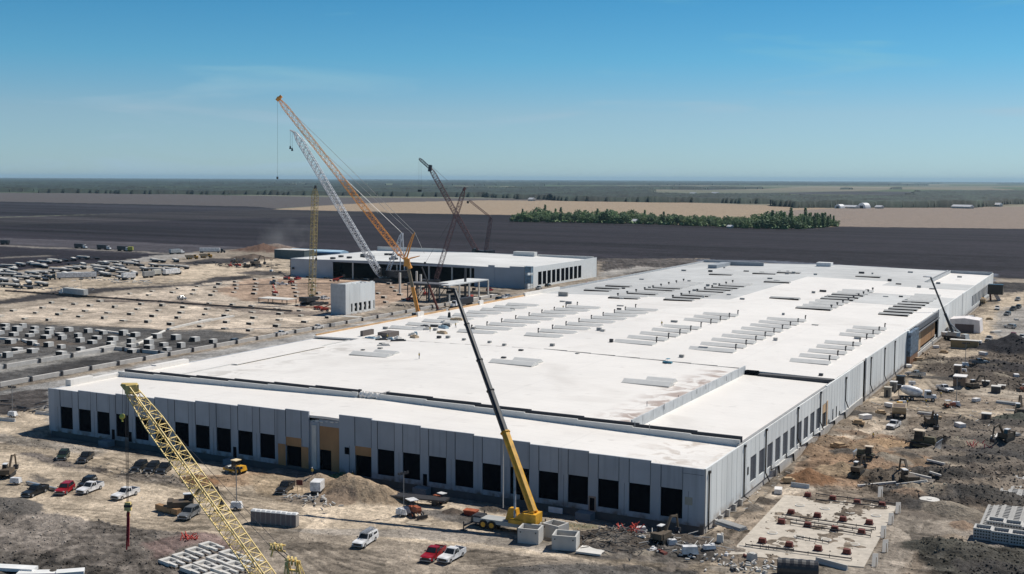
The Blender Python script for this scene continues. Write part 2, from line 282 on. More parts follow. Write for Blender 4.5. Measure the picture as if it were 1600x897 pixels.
POLY = [ # colour, polygon in photo pixels (on the ground), height noise
 ((.105, .095, .095), [(-400, 296), (0, 301), (250, 303), (560, 309), (760, 310), (1000, 313), (760, 318), (540, 319), (430, 326), (0, 317), (-400, 312)], 0),
 ((.030, .028, .036), [(-400, 312), (0, 315), (400, 323), (440, 327), (0, 339), (-400, 355)], 0),
 (FAR_T, [(430, 327), (540, 319), (620, 316), (760, 313), (1000, 314), (1200, 321), (1330, 327), (1340, 358), (1180, 362), (900, 352), (800, 338), (640, 334), (440, 332)], 0),
 ((.26, .21, .175), [(1200, 330), (1330, 325), (1640, 323), (2000, 326), (2000, 366), (1600, 358), (1310, 354), (1200, 345)], 0),
 (BLK, [(-600, 372), (0, 342), (440, 330), (800, 336), (830, 343), (900, 346.5), (1000, 349), (1100, 352.5), (1180, 356), (1250, 357), (1310, 354), (1700, 359), (2200, 366), (2200, 470), (1700, 450), (1560, 436), (940, 424), (400, 402), (-600, 410)], .1),
 ((.042, .038, .042), [(-600, 368), (0, 340), (410, 327), (600, 331), (600, 336), (400, 341), (0, 352), (-600, 380)], 0),
 ((.062, .057, .065), [(-600, 356), (0, 372), (200, 378), (395, 387), (390, 394), (270, 399), (0, 386), (-600, 370)], 0),
 ((.22, .2, .18), [(-600, 375), (0, 383), (110, 387.5), (210, 392), (300, 398), (300, 400), (210, 394), (110, 389.5), (0, 385), (-600, 378)], 0),
 ((.16, .145, .13), [(0, 402), (40, 400), (90, 398.5), (90, 400), (40, 402), (0, 404)], 0),
 (GRVD, [(-500, 452), (-50, 430), (150, 411), (235, 402), (300, 394), (420, 386), (470, 392), (460, 432), (700, 447), (820, 445), (940, 405), (1100, 404), (1560, 434), (2200, 470), (2600, 1300), (-1500, 1300), (-1500, 640)], .12),
 ((.085, .075, .07), [(935, 404), (1100, 405), (1090, 413), (1000, 432), (938, 424)], .9),
 (ROAD, [(938, 424), (1000, 416), (1040, 419), (1000, 424), (930, 437)], .05),
 ((.12, .135, .17), [(1090, 405), (1200, 407), (1560, 428), (1560, 433), (1200, 411), (1090, 409)], .05),
 ((.12, .135, .17), [(1200, 414), (1560, 436), (1560, 440), (1200, 419)], .05),
 ((.075, .066, .062), [(1545, 440), (1700, 446), (1700, 466), (1545, 455)], .5),
 (ROAD, [(-300, 447), (0, 428), (150, 414), (250, 398), (320, 394), (290, 402), (180, 414), (120, 421), (0, 440), (-300, 462)], .03),
 (TAN, [(-200, 455), (0, 447), (90, 428), (180, 432), (330, 412), (450, 402), (455, 425), (300, 440), (150, 450), (0, 468), (-200, 485)], .05),
 ((.05, .045, .045), [(-300, 500), (0, 470), (90, 453), (200, 449), (300, 444), (330, 434), (390, 430), (395, 434), (320, 446), (205, 452), (100, 465), (-50, 482), (-300, 515)], .2),
 ((.05, .045, .045), [(270, 412), (330, 404), (400, 404), (395, 410), (300, 413)], .1),
 ((.08, .07, .065), [(360, 427), (400, 422), (452, 426), (450, 430), (400, 430)], .2),
 (SND, [(-200, 520), (0, 489), (90, 472), (150, 467), (280, 448), (420, 432), (470, 431), (640, 436), (660, 455), (640, 468), (560, 492), (500, 506), (400, 524), (330, 513), (250, 517), (200, 511), (100, 504), (0, 503), (-200, 525)], .06),
 ((.37, .27, .20), [(390, 435), (640, 436), (655, 460), (590, 480), (380, 470), (330, 455)], .08),
 ((.24, .20, .17), [(150, 467), (290, 470), (420, 486), (560, 488), (600, 478), (600, 482), (540, 494), (420, 492), (290, 476), (150, 471)], .25),
 (DGR, [(-300, 535), (0, 505), (110, 508), (230, 513), (262, 518), (330, 516), (395, 522), (370, 532), (250, 557), (0, 606), (-300, 670)], .15),
 (MUD, [(40, 532), (75, 527), (130, 538), (90, 541), (0, 541)], .1),
 ((.30, .29, .27), [(-300, 590), (0, 567), (100, 553), (250, 525), (260, 532), (110, 564), (0, 583), (-300, 615)], .03),
 ((.05, .047, .045), [(60, 577), (130, 563), (180, 562), (160, 572), (90, 585), (50, 587)], .05),
]
WPOLY = [ # world polygons
 ((.34, .33, .315), [(-279, 150), (-226, 150), (-226, 640), (-279, 640)], .04),
 ((.45, .43, .40), [(-262, 230), (-256, 230), (-256, 420), (-262, 420)], .03),
]
POLY2 = [
 (TAN, [(-600, 690), (0, 640), (78, 640), (78, 672), (40, 684), (380, 735), (560, 770), (760, 800), (1100, 850), (1170, 900), (1150, 1300), (-1500, 1300)], .06),
 ((.09, .08, .075), [(-400, 640), (0, 616), (78, 606), (78, 634), (0, 650), (-400, 690)], .3),
 ((.30, .265, .225), [(0, 676), (40, 684), (170, 704), (160, 712), (60, 700), (0, 692)], .3),
 ((.16, .14, .125), [(18, 711), (35, 707), (90, 714), (130, 728), (170, 731), (165, 738), (110, 732), (70, 724)], .35),
 ((.17, .15, .13), [(46, 740), (62, 742), (80, 750), (68, 756), (55, 750)], .2),
 ((.22, .19, .16), [(170, 742), (210, 738), (290, 748), (340, 756), (310, 762), (250, 757), (190, 750)], .4),
 ((.38, .27, .18), [(290, 741), (360, 741), (460, 738), (430, 752), (360, 762), (300, 760)], .25),
 ((.46, .36, .25), [(385, 745), (480, 742), (500, 765), (440, 785), (400, 770)], .1),
 ((.20, .175, .152), [(-900, 800), (-100, 770), (0, 780), (60, 798), (200, 822), (330, 838), (420, 850), (400, 1300), (-1500, 1300)], .45),
 ((.12, .107, .094), [(-300, 850), (0, 862), (90, 872), (150, 890), (160, 1100), (-900, 1100)], .6),
 ((.19, .14, .125), [(215, 850), (300, 830), (370, 838), (420, 850), (390, 870), (300, 850), (240, 875)], .3),
 (GRVD, [(345, 835), (460, 824), (560, 838), (740, 855), (900, 872), (1150, 920), (1150, 1300), (400, 1300), (400, 880)], .12),
 ((.34, .30, .255), [(430, 826), (700, 826), (760, 836), (1000, 862), (1100, 880), (1060, 885), (800, 856), (640, 840), (520, 836)], .08),
 ((.13, .12, .11), [(770, 886), (900, 880), (1090, 892), (1090, 910), (760, 905)], .3),
 ((.17, .155, .14), [(640, 800), (700, 795), (800, 818), (790, 828), (690, 815)], .2),
 ((.12, .11, .10), [(900, 835), (1000, 838), (1100, 850), (1180, 868), (1150, 880), (1000, 872), (930, 860)], .5),
 ((.16, .15, .10), [(840, 812), (930, 818), (935, 826), (850, 822)], .1),
 ((.25, .205, .16), [(1105, 822), (1180, 780), (1240, 730), (1300, 660), (1345, 615), (1420, 545), (1500, 500), (1560, 460), (1700, 452), (2600, 620), (2900, 1300), (1150, 1300), (1130, 880)], .35),
 (TAN, [(1500, 545), (1530, 505), (1548, 480), (1575, 462), (1620, 452), (1640, 458), (1600, 475), (1570, 500), (1545, 520), (1560, 540), (1530, 560), (1470, 600), (1420, 618), (1380, 620), (1400, 590), (1450, 560)], .06),
 ((.30, .28, .255), [(1570, 480), (1700, 470), (1700, 545), (1560, 530), (1548, 510)], .1),
 (TAN, [(1340, 614), (1420, 630), (1500, 640), (1700, 650), (1700, 660), (1500, 648), (1440, 642), (1360, 628)], .05),
 ((.40, .35, .29), [(1370, 655), (1420, 640), (1430, 650), (1400, 685), (1370, 705), (1320, 695), (1290, 680)], .08),
 (ORG, [(1235, 742), (1268, 715), (1300, 685), (1345, 672), (1400, 680), (1440, 700), (1500, 725), (1420, 735), (1370, 748), (1340, 762), (1260, 762)], .35),
 ((.36, .30, .235), [(1300, 668), (1345, 640), (1400, 648), (1385, 675), (1330, 690)], .3), ((.33, .28, .22), [(1430, 690), (1500, 700), (1560, 730), (1500, 738), (1440, 715)], .5), ((.30, .26, .21), [(1500, 655), (1600, 668), (1600, 690), (1530, 680)], .4),
 ((.34, .29, .23), [(1480, 745), (1560, 740), (1600, 760), (1560, 775), (1500, 765)], .5), ((.36, .31, .25), [(1460, 590), (1520, 600), (1600, 612), (1600, 625), (1520, 618), (1450, 605)], .2), ((.33, .28, .23), [(1450, 865), (1500, 850), (1530, 880), (1490, 900), (1440, 895)], .4),
 ((.42, .36, .29), [(1180, 778), (1225, 762), (1265, 750), (1290, 762), (1230, 772), (1150, 800), (1110, 830), (1110, 815)], .15),
 (MUD, [(1340, 757), (1400, 730), (1440, 738), (1500, 730), (1620, 700), (1700, 690), (1700, 800), (1580, 800), (1520, 790), (1460, 800), (1400, 788), (1380, 775)], .9),
 ((.22, .20, .18), [(1405, 752), (1440, 745), (1470, 752), (1450, 768), (1410, 766)], .05),
 ((.165, .14, .115), [(1430, 668), (1500, 650), (1700, 665), (1700, 720), (1480, 715), (1420, 690)], .5),
 (MUD, [(1440, 552), (1500, 560), (1600, 545), (1700, 540), (1700, 600), (1580, 612), (1500, 590), (1440, 580)], .8),
 ((.33, .285, .235), [(1385, 800), (1440, 788), (1530, 800), (1560, 822), (1500, 832), (1440, 840), (1420, 870), (1400, 920), (1330, 960), (1280, 1000), (1300, 900), (1380, 850)], .15),
 ((.30, .26, .21), [(1130, 880), (1250, 885), (1330, 880), (1300, 1100), (1100, 1100)], .2),
 ((.09, .085, .072), [(1440, 850), (1500, 842), (1600, 855), (1700, 850), (1700, 1000), (1480, 920), (1430, 870)], .8),
 ((.24, .21, .18), [(1500, 790), (1560, 805), (1620, 850), (1560, 855), (1500, 835), (1480, 800)], .15),
]
TRACKS = [ # wheel tracks: photo polylines, number of passes, spread in metres
 ([(-40, 700), (60, 712), (200, 748), (330, 775), (480, 800), (700, 812)], 5, 3.), ([(0, 690), (90, 700), (250, 735), (400, 752), (470, 760)], 4, 2.), ([(120, 800), (300, 815), (560, 832), (800, 860), (1100, 890)], 6, 3.), ([(430, 780), (520, 800), (640, 812), (760, 825)], 3, 2.),
 ([(380, 740), (420, 770), (380, 800), (250, 830), (60, 860)], 4, 3.), ([(0, 820), (120, 835), (300, 825), (430, 835), (560, 870)], 5, 4.), ([(20, 870), (120, 850), (210, 860), (260, 900)], 4, 3.), ([(760, 880), (900, 868), (1060, 885), (1200, 900)], 4, 2.),
 ([(1130, 830), (1200, 780), (1250, 745), (1290, 700), (1340, 670), (1400, 660)], 6, 2.2), ([(1400, 900), (1430, 850), (1450, 815), (1500, 800), (1600, 830)], 6, 3.), ([(1390, 880), (1400, 830), (1420, 800), (1400, 780)], 4, 2.), ([(1380, 640), (1460, 640), (1600, 655)], 4, 2.), ([(1390, 610), (1440, 570), (1520, 530), (1545, 500), (1580, 465)], 5, 3.),
 ([(1250, 660), (1300, 690), (1280, 720), (1320, 745)], 3, 1.5), ([(1390, 670), (1420, 700), (1400, 725)], 3, 1.5), ([(450, 850), (600, 860), (660, 885), (640, 920)], 4, 3.), ([(300, 760), (420, 775), (560, 800)], 3, 2.5), ([(0, 455), (120, 440), (300, 425), (400, 410)], 4, 5.), ([(0, 500), (200, 480), (420, 450)], 3, 6.), ([(560, 800), (480, 840), (520, 900)], 3, 3.), ([(20, 855), (40, 825), (90, 822), (110, 845), (70, 862), (30, 850)], 3, 1.5), ([(120, 880), (150, 845), (200, 840), (230, 865), (190, 885)], 3, 1.5), ([(-20, 830), (80, 812), (180, 835), (240, 880)], 4, 3.),
 ([(1235, 745), (1262, 718), (1300, 688), (1350, 670), (1400, 662)], 5, 2.5), ([(1240, 755), (1280, 715), (1330, 690), (1390, 680)], 5, 2.), ([(1150, 800), (1210, 772), (1300, 768), (1400, 785), (1420, 820), (1400, 880)], 4, 1.5), ([(1450, 800), (1520, 815), (1560, 835), (1500, 840), (1430, 835)], 4, 2.), ([(1440, 640), (1500, 660), (1600, 680)], 3, 2.), ([(1470, 600), (1500, 620), (1600, 625)], 3, 2.)]
def tracks(X, Y, D):
    rr = random.Random(3); T = np.zeros(X.shape)
    wx = fbm(X/9, Y/9, 3, 101)*2.6; wy = fbm(X/9+7, Y/9, 3, 102)*2.6
    for pts, n, spread in TRACKS:
        P = [G(*p)[:2] for p in pts]; q = []
        for i in range(len(P)-1):       # Catmull-Rom so that tracks bend like driven ones
            p0, p1, p2, p3 = P[max(i-1, 0)], P[i], P[i+1], P[min(i+2, len(P)-1)]
            for u in (0, .25, .5, .75): q.append(.5*((2*p1)+(-p0+p2)*u+(2*p0-5*p1+4*p2-p3)*u*u+(-p0+3*p1-3*p2+p3)*u**3))
        q.append(P[-1]); q = np.array(q); lo = q.min(0)-spread-4; hi = q.max(0)+spread+4
        m = (X > lo[0]) & (X < hi[0]) & (Y > lo[1]) & (Y < hi[1])
        if not m.any(): continue
        x = X[m]+wx[m]; y = Y[m]+wy[m]; best = np.full(x.shape, 1e9); sd = np.zeros(x.shape); al = np.zeros(x.shape); acc = 0
        for i in range(len(q)-1):
            a, b = q[i], q[i+1]; d = b-a; L = math.hypot(*d)+1e-6; u = np.clip(((x-a[0])*d[0]+(y-a[1])*d[1])/L**2, 0, 1)
            ex = x-a[0]-u*d[0]; ey = y-a[1]-u*d[1]; e = np.hypot(ex, ey); s = (ex*d[1]-ey*d[0])/L; k = e < best
            best = np.where(k, e, best); sd = np.where(k, s, sd); al = np.where(k, acc+u*L, al); acc += L
        t = np.zeros(x.shape)
        for j in range(n):
            off = rr.uniform(-spread, spread)+2.2*fbm(al/25+j*7, al*0+j, 2, 110)*2; st = rr.uniform(.4, 1)
            for w_ in (-.85, .85): t = np.maximum(t, st*np.clip(1.5-np.abs(sd-off-w_)/.32, 0, 1)*(np.abs(sd) < spread+2.5))
        T[m] = np.maximum(T[m], t*(best < spread+3))
    return T*np.clip((650-D)/200, 0, 1)
def inpoly(x, y, pts):
    ins = np.zeros(x.shape, bool); n = len(pts); j = n-1
    for i in range(n):
        xi, yi = pts[i]; xj, yj = pts[j]
        if yi != yj:
            c = ((yi > y) != (yj > y)) & (x < (xj-xi)*(y-yi)/(yj-yi)+xi); ins ^= c
        j = i
    return ins
def smooth01(t): t = np.clip(t, 0, 1); return t*t*(3-2*t)
def paint(X, Y, D, far, q):
    jit = np.clip(D*.010, 1.6, 14); f = 11+4*q
    jx = X+(fbm(X/f, Y/f, 4, 5)*2+fbm(X/1.7+q*31, Y/1.7, 2, 6)*.9)*jit; jy = Y+(fbm(X/f+40, Y/f, 4, 9)*2+fbm(X/1.7+q*31, Y/1.7+50, 2, 8)*.9)*jit
    px, py = proj(jx, jy, 0.)
    C = np.zeros(X.shape+(3,)); amp = np.zeros(X.shape)
    # distant patchwork of fields
    cx = np.floor(X/820+.35*np.sin(Y/1500)).astype(np.int64); cy = np.floor(Y/1650).astype(np.int64); h = _h(cx, cy, 3)
    pal = np.array([(.07, .10, .06), (.12, .14, .09), (.20, .185, .14), (.06, .06, .065), (.10, .125, .075), (.26, .235, .18), (.16, .165, .125)])
    C[:] = pal[np.clip((h*7).astype(int), 0, 6)]
    C[D < 1400] = BLK
    for lst, wld in ((POLY, 0), (WPOLY, 1), (POLY2, 0)):
        for c, pts, a in lst:
            m = inpoly(jx, jy, pts) if wld else (inpoly(px, py, pts) & far)
            if m.any(): C[m] = c; amp[m] = a
    return C, amp
def ground_eval(X, Y):
    X = np.asarray(X, float); Y = np.asarray(Y, float)
    D = np.hypot(X, Y); z = X*Fv[0]+Y*Fv[1]-HC*Fv[2]; far = z > 5
    amp0 = 0; C0 = 0
    for q in range(3):
        a, b = paint(X, Y, D, far, q); C0 = C0+a/3; amp0 = amp0+b/3
    C, amp = C0, amp0
    # furrows of the ploughed fields run along x
    fur = 1+.8*fbm(Y/30+X/900, X/900, 3, 21)*2+.5*fbm(Y/90+X/600, X/500, 3, 27)*2+.22*fbm(Y/5, X/300, 2, 25)
    dark = (C[..., 0] < .09) & (D > 700)
    C[dark] *= np.clip(fur, .5, 1.8)[dark][..., None]
    # mottling: broad stains, tracks and clods
    near = np.clip((1300-D)/500, 0, 1)
    t1 = fbm(X/14, Y/14, 4, 31); wx = X+8*fbm(X/18, Y/18, 2, 40)*2; wy = Y+8*fbm(X/18+9, Y/18, 2, 41)*2
    tr = fbm(wx/11+wy/9, wy/2.2-wx/6, 3, 44); cl = fbm(X/1.6, Y/1.6, 3, 50)
    # spoil streak beside every footing of the sand slab
    u = ((X+302+6.8)/13.62) % 1*13.62-6.8; v = ((Y-337.4+8.2)/16.4) % 1*16.4-8.2; sand = (C[..., 0] > .33) & (Y > 330) & (Y < 640) & (X < -285)
    q_ = fbm(X/5, Y/5, 3, 130); SS = np.where(sand, -.42*np.exp(-((u-2.6)/3.2)**2-((v+1.2+q_)/1.5)**2)+.25*np.exp(-((u-3)/2.5)**2-((v-1)/.9)**2)-.25*np.clip(1-np.abs(v-6.5+q_*3)/.8, 0, 1)*(fbm(X/60, Y/60, 2, 131) > .05), 0)
    T = tracks(X, Y, D) if X.size > 50 else 0*X; sg = np.where(fbm(X/20, Y/20, 2, 120) > -.02, -.46, .36)
    k = 1+near*(SS+t1*1.1+tr*(.75+np.clip(amp, 0, .5))+cl*(.55+amp*1.6)+T*sg)
    C *= np.clip(k, .3, 1.8)[..., None]
    H = near*(amp*(fbm(X/7, Y/7, 4, 60)*2.0+np.abs(fbm(X/2.4, Y/2.4, 3, 66))*2.8)+.07*fbm(X/3, Y/3, 2, 70)-.08*T)
    for mx, my, rx, ry, hh, mc in MOUNDS:
        m = (np.abs(X-mx) < rx*2.2) & (np.abs(Y-my) < ry*2.2)
        if not m.any(): continue
        x = X[m]; y = Y[m]
        d = np.hypot((x-mx)/rx, (y-my)/ry)*(1+.55*fbm(x/3+mx, y/3, 3, 80))
        s = np.clip(1-d/1.25, 0, 1); s = s*(.75+.25*s)
        H[m] = H[m]*(1-.3*s)+hh*s*(1+.25*fbm(x/1.5, y/1.5, 2, 90))
        if mc is not None:
            wgt = smooth01((1.25-d)/.25)[..., None]; C[m] = C[m]*(1-wgt)+np.array(mc)*(1+cl[m][..., None]*.5)*wgt
    # level footing of the buildings and of the paved strips, shallow cut along the dock walls
    global AMP; AMP = amp
    def flat(x0, x1, y0, y1, lvl, soft):
        d = np.maximum(np.maximum(x0-X, X-x1), np.maximum(y0-Y, Y-y1)); s = smooth01(1-d/soft); return s, lvl
    s, l = flat(XL, XR, YF-5.5, YB, -1.3, 2.2)
    keep = smooth01(1-np.maximum(np.abs(X+145)-9, 0)/4)*smooth01((YF-Y)/.5)        # ramp of fill to the middle doors
    s = s*(1-.75*keep); H = H*(1-s)+l*s
    s, l = flat(XL, XR+2.2, YF, 236, -1.3, 1.5); H = H*(1-s)+l*s
    s, l = flat(XL, XR-.5, YF, YB, -1.6, .4); H = H*(1-s)+l*s
    s, l = flat(-456, -288, 568, 668, -.4, 3); H = H*(1-s)+l*s
    return C, H
GRID = {}
def gz(P):      # height of the ground sheet at a point, read back from its own grid
    r, A, H = GRID['r'], GRID['A'], GRID['H']; d = math.hypot(P[0], P[1]); a = math.atan2(P[0], P[1])
    i = min(max(int(np.searchsorted(r, d))-1, 0), len(r)-2); j = min(max(int(np.searchsorted(A, a))-1, 0), len(A)-2)
    u = min(max((d-r[i])/(r[i+1]-r[i]), 0), 1); v = min(max((a-A[j])/(A[j+1]-A[j]), 0), 1)
    return float((H[i, j]*(1-v)+H[i, j+1]*v)*(1-u)+(H[i+1, j]*(1-v)+H[i+1, j+1]*v)*u)
def build_ground():
    r = [95.]
    while r[-1] < 75000:
        d = r[-1]; r.append(d*(1.0030 if d < 600 else 1.007 if d < 2500 else 1.014 if d < 9000 else 1.05))
    r = np.array(r); core = np.linspace(-31, 31, 1051); side = np.concatenate([np.linspace(31, 179, 60)[1:], ])
    ang = np.concatenate([-side[::-1], core, side]); A = np.radians(ang)+(-YAW)   # measured clockwise from +Y
    RR, AA = np.meshgrid(r, A, indexing='ij'); X = RR*np.sin(AA); Y = RR*np.cos(AA)
    C, H = ground_eval(X, Y)
    H = np.where(RR > 2200, 0, H); GRID.update(r=r, A=A, H=H)
    nr, na = X.shape; V = np.stack([X, Y, H], -1).reshape(-1, 3)
    V = np.concatenate([V, [[0, 0, 0]]]); ctr = len(V)-1
    i = np.arange(nr-1)[:, None]*na+np.arange(na-1)[None]; q = np.stack([i, i+1, i+na+1, i+na], -1).reshape(-1, 4)[:, ::-1]
    wrap = np.stack([np.arange(nr-1)*na+na-1, np.arange(nr-1)*na, np.arange(1, nr)*na, np.arange(1, nr)*na+na-1], -1)[:, ::-1]
    q = np.concatenate([q, wrap]); tri = np.array([(ctr, (k+1) % na, k) for k in range(na)])
    me = bpy.data.meshes.new('ground'); me.vertices.add(len(V)); me.vertices.foreach_set('co', V.ravel())
    nl = q.size+tri.size; me.loops.add(nl); me.loops.foreach_set('vertex_index', np.concatenate([q.ravel(), tri.ravel()]).astype(np.int32))
    me.polygons.add(len(q)+len(tri)); ls = np.concatenate([np.arange(len(q))*4, len(q)*4+np.arange(len(tri))*3]).astype(np.int32)
    me.polygons.foreach_set('loop_start', ls)
    me.update(calc_edges=True)
    me.polygons.foreach_set('use_smooth', [True]*len(me.polygons))
    at = me.attributes.new('soil', 'FLOAT_COLOR', 'POINT'); cc = np.ones((len(V), 4)); cc[:-1, :3] = C.reshape(-1, 3); cc[-1, :3] = .2
    at.data.foreach_set('color', cc.ravel().astype(np.float32))
    o = bpy.data.objects.new('ground', me); col.objects.link(o); o['kind'] = 'structure'
    m = bpy.data.materials.new('soil'); m.use_nodes = True; n = m.node_tree.nodes; l = m.node_tree.links; b = n['Principled BSDF']
    b.inputs['Roughness'].default_value = .95; b.inputs['Specular IOR Level'].default_value = .15
    a = n.new('ShaderNodeAttribute'); a.attribute_name = 'soil'; tc = n.new('ShaderNodeTexCoord')
    n1 = n.new('ShaderNodeTexNoise'); n1.inputs['Scale'].default_value = 1.1; n1.inputs['Detail'].default_value = 8; n1.inputs['Distortion'].default_value = .6; n1.inputs['Roughness'].default_value = .65
    n2 = n.new('ShaderNodeTexNoise'); n2.inputs['Scale'].default_value = .12; n2.inputs['Detail'].default_value = 6; n2.inputs['Distortion'].default_value = 1.5
    l.new(tc.outputs['Object'], n1.inputs[0]); l.new(tc.outputs['Object'], n2.inputs[0])
    m1 = n.new('ShaderNodeMapRange'); m1.inputs[1].default_value = .32; m1.inputs[2].default_value = .68; m1.inputs[3].default_value = .6; m1.inputs[4].default_value = 1.32
    m2 = n.new('ShaderNodeMapRange'); m2.inputs[1].default_value = .35; m2.inputs[2].default_value = .65; m2.inputs[3].default_value = .8; m2.inputs[4].default_value = 1.15
    l.new(n1.outputs[0], m1.inputs[0]); l.new(n2.outputs[0], m2.inputs[0])
    mm = n.new('ShaderNodeMath'); mm.operation = 'MULTIPLY'; l.new(m1.outputs[0], mm.inputs[0]); l.new(m2.outputs[0], mm.inputs[1])
    vm = n.new('ShaderNodeVectorMath'); vm.operation = 'SCALE'; l.new(a.outputs['Color'], vm.inputs[0]); l.new(mm.outputs[0], vm.inputs['Scale']); l.new(vm.outputs[0], b.inputs['Base Color'])
    bp = n.new('ShaderNodeBump'); bp.inputs['Strength'].default_value = 1.; bp.inputs['Distance'].default_value = .45; l.new(n1.outputs[0], bp.inputs['Height']); l.new(bp.outputs[0], b.inputs['Normal'])
    me.materials.append(m)
    # loose clods and stones, thickest where the soil is churned up
    g = np.random.default_rng(5); N = 330000; rr = 120*np.exp(g.random(N)*math.log(620/120)); aa = np.radians(g.uniform(-28, 28, N))-YAW
    x = rr*np.sin(aa); y = rr*np.cos(aa); c_, h_ = ground_eval(x, y); am = AMP
    keep = (g.random(N) < np.clip(am*.5-.02, .004, .45)) & ~((x > XL-2) & (x < XR+2.2) & (y > YF-2) & (y < YB)) & ~((x > -282) & (x < -224) & (y > 180))
    x, y, c_, h_, am, rr = x[keep], y[keep], c_[keep], h_[keep], am[keep], rr[keep]; n_ = len(x)
    sz = (.08+.20*g.random(n_)**2.2*np.clip(am*2.2, .45, 1.3))*np.clip(rr/220, .9, 1.6); base = np.array([(1, 0, 0), (0, 1, 0), (-1, 0, 0), (0, -1, 0), (0, 0, 1), (0, 0, -1)], float)
    an = g.uniform(0, 6.28, n_); ca, sa = np.cos(an)[:, None], np.sin(an)[:, None]; P = base[None]*(1+g.uniform(-.4, .5, (n_, 6, 1)))*sz[:, None, None]
    X_ = P[..., 0]*ca-P[..., 1]*sa*.7; Y_ = P[..., 0]*sa+P[..., 1]*ca*.7; V = np.stack([X_+x[:, None], Y_+y[:, None], P[..., 2]*.75+h_[:, None]+sz[:, None]*.25], -1).reshape(-1, 3)
    F = np.array([(0, 1, 4), (1, 2, 4), (2, 3, 4), (3, 0, 4), (1, 0, 5), (2, 1, 5), (3, 2, 5), (0, 3, 5)]); Q = (F[None]+(np.arange(n_)*6)[:, None, None]).reshape(-1, 3)
    cm = bpy.data.meshes.new('loose_clods'); cm.vertices.add(len(V)); cm.vertices.foreach_set('co', V.ravel()); cm.loops.add(Q.size); cm.loops.foreach_set('vertex_index', Q.ravel().astype(np.int32)); cm.polygons.add(len(Q)); cm.polygons.foreach_set('loop_start', (np.arange(len(Q))*3).astype(np.int32)); cm.update(calc_edges=True)
    k_ = g.uniform(.7, 2.1, n_)[:, None]; cc = np.ones((n_, 6, 4)); cc[..., :3] = np.clip(c_*k_, .02, .6)[:, None]; at = cm.attributes.new('soil', 'FLOAT_COLOR', 'POINT'); at.data.foreach_set('color', cc.ravel().astype(np.float32)); cm.materials.append(m)
    co = bpy.data.objects.new('loose_clods', cm); col.objects.link(co); co['kind'] = 'stuff'; co['label'] = 'clods and stones strewn over the churned soil'; print('clods', n_)
    return o
build_ground()
# ------------------------------------------------------------------ the long precast building
def bar_strip(mb, x0, x1, y0, y1, z0, z1): mb.bx(x0, x1, y0, y1, z0, z1)
def ridge(x): return 1.5*(1-min(1, abs(x+143.4)/81))
def rf(x): return 9.85+ridge(x)
def roof_slab(mb, x0, x1, y0, y1, dz, t=.5, prof=rf):
    xs = sorted({x0, x1} | ({-143.4} if x0 < -143.4 < x1 else set()))
    pr = [(x, prof(x)+dz) for x in xs]+[(x, prof(x)+dz-t) for x in reversed(xs)]
    mb.prism(pr, y0, y1)
B = empty('precast_building', (0, 0, 0)); tag(B, 'huge flat white-roofed warehouse of grey precast panels filling the middle of the photo', 'warehouse')
def step_top(x):   # parapet height steps up every second bay towards the middle
    k = min(abs(x+214), abs(x+72)) ; 
    if x < -214: return 10.15
    if x > -72.3: return 10.2
    n = int((x+214)//12) if x < -143.4 else int((-72.3-x)//12)
    return 10.5+.31*n+(.1 if x > -143.4 else 0)
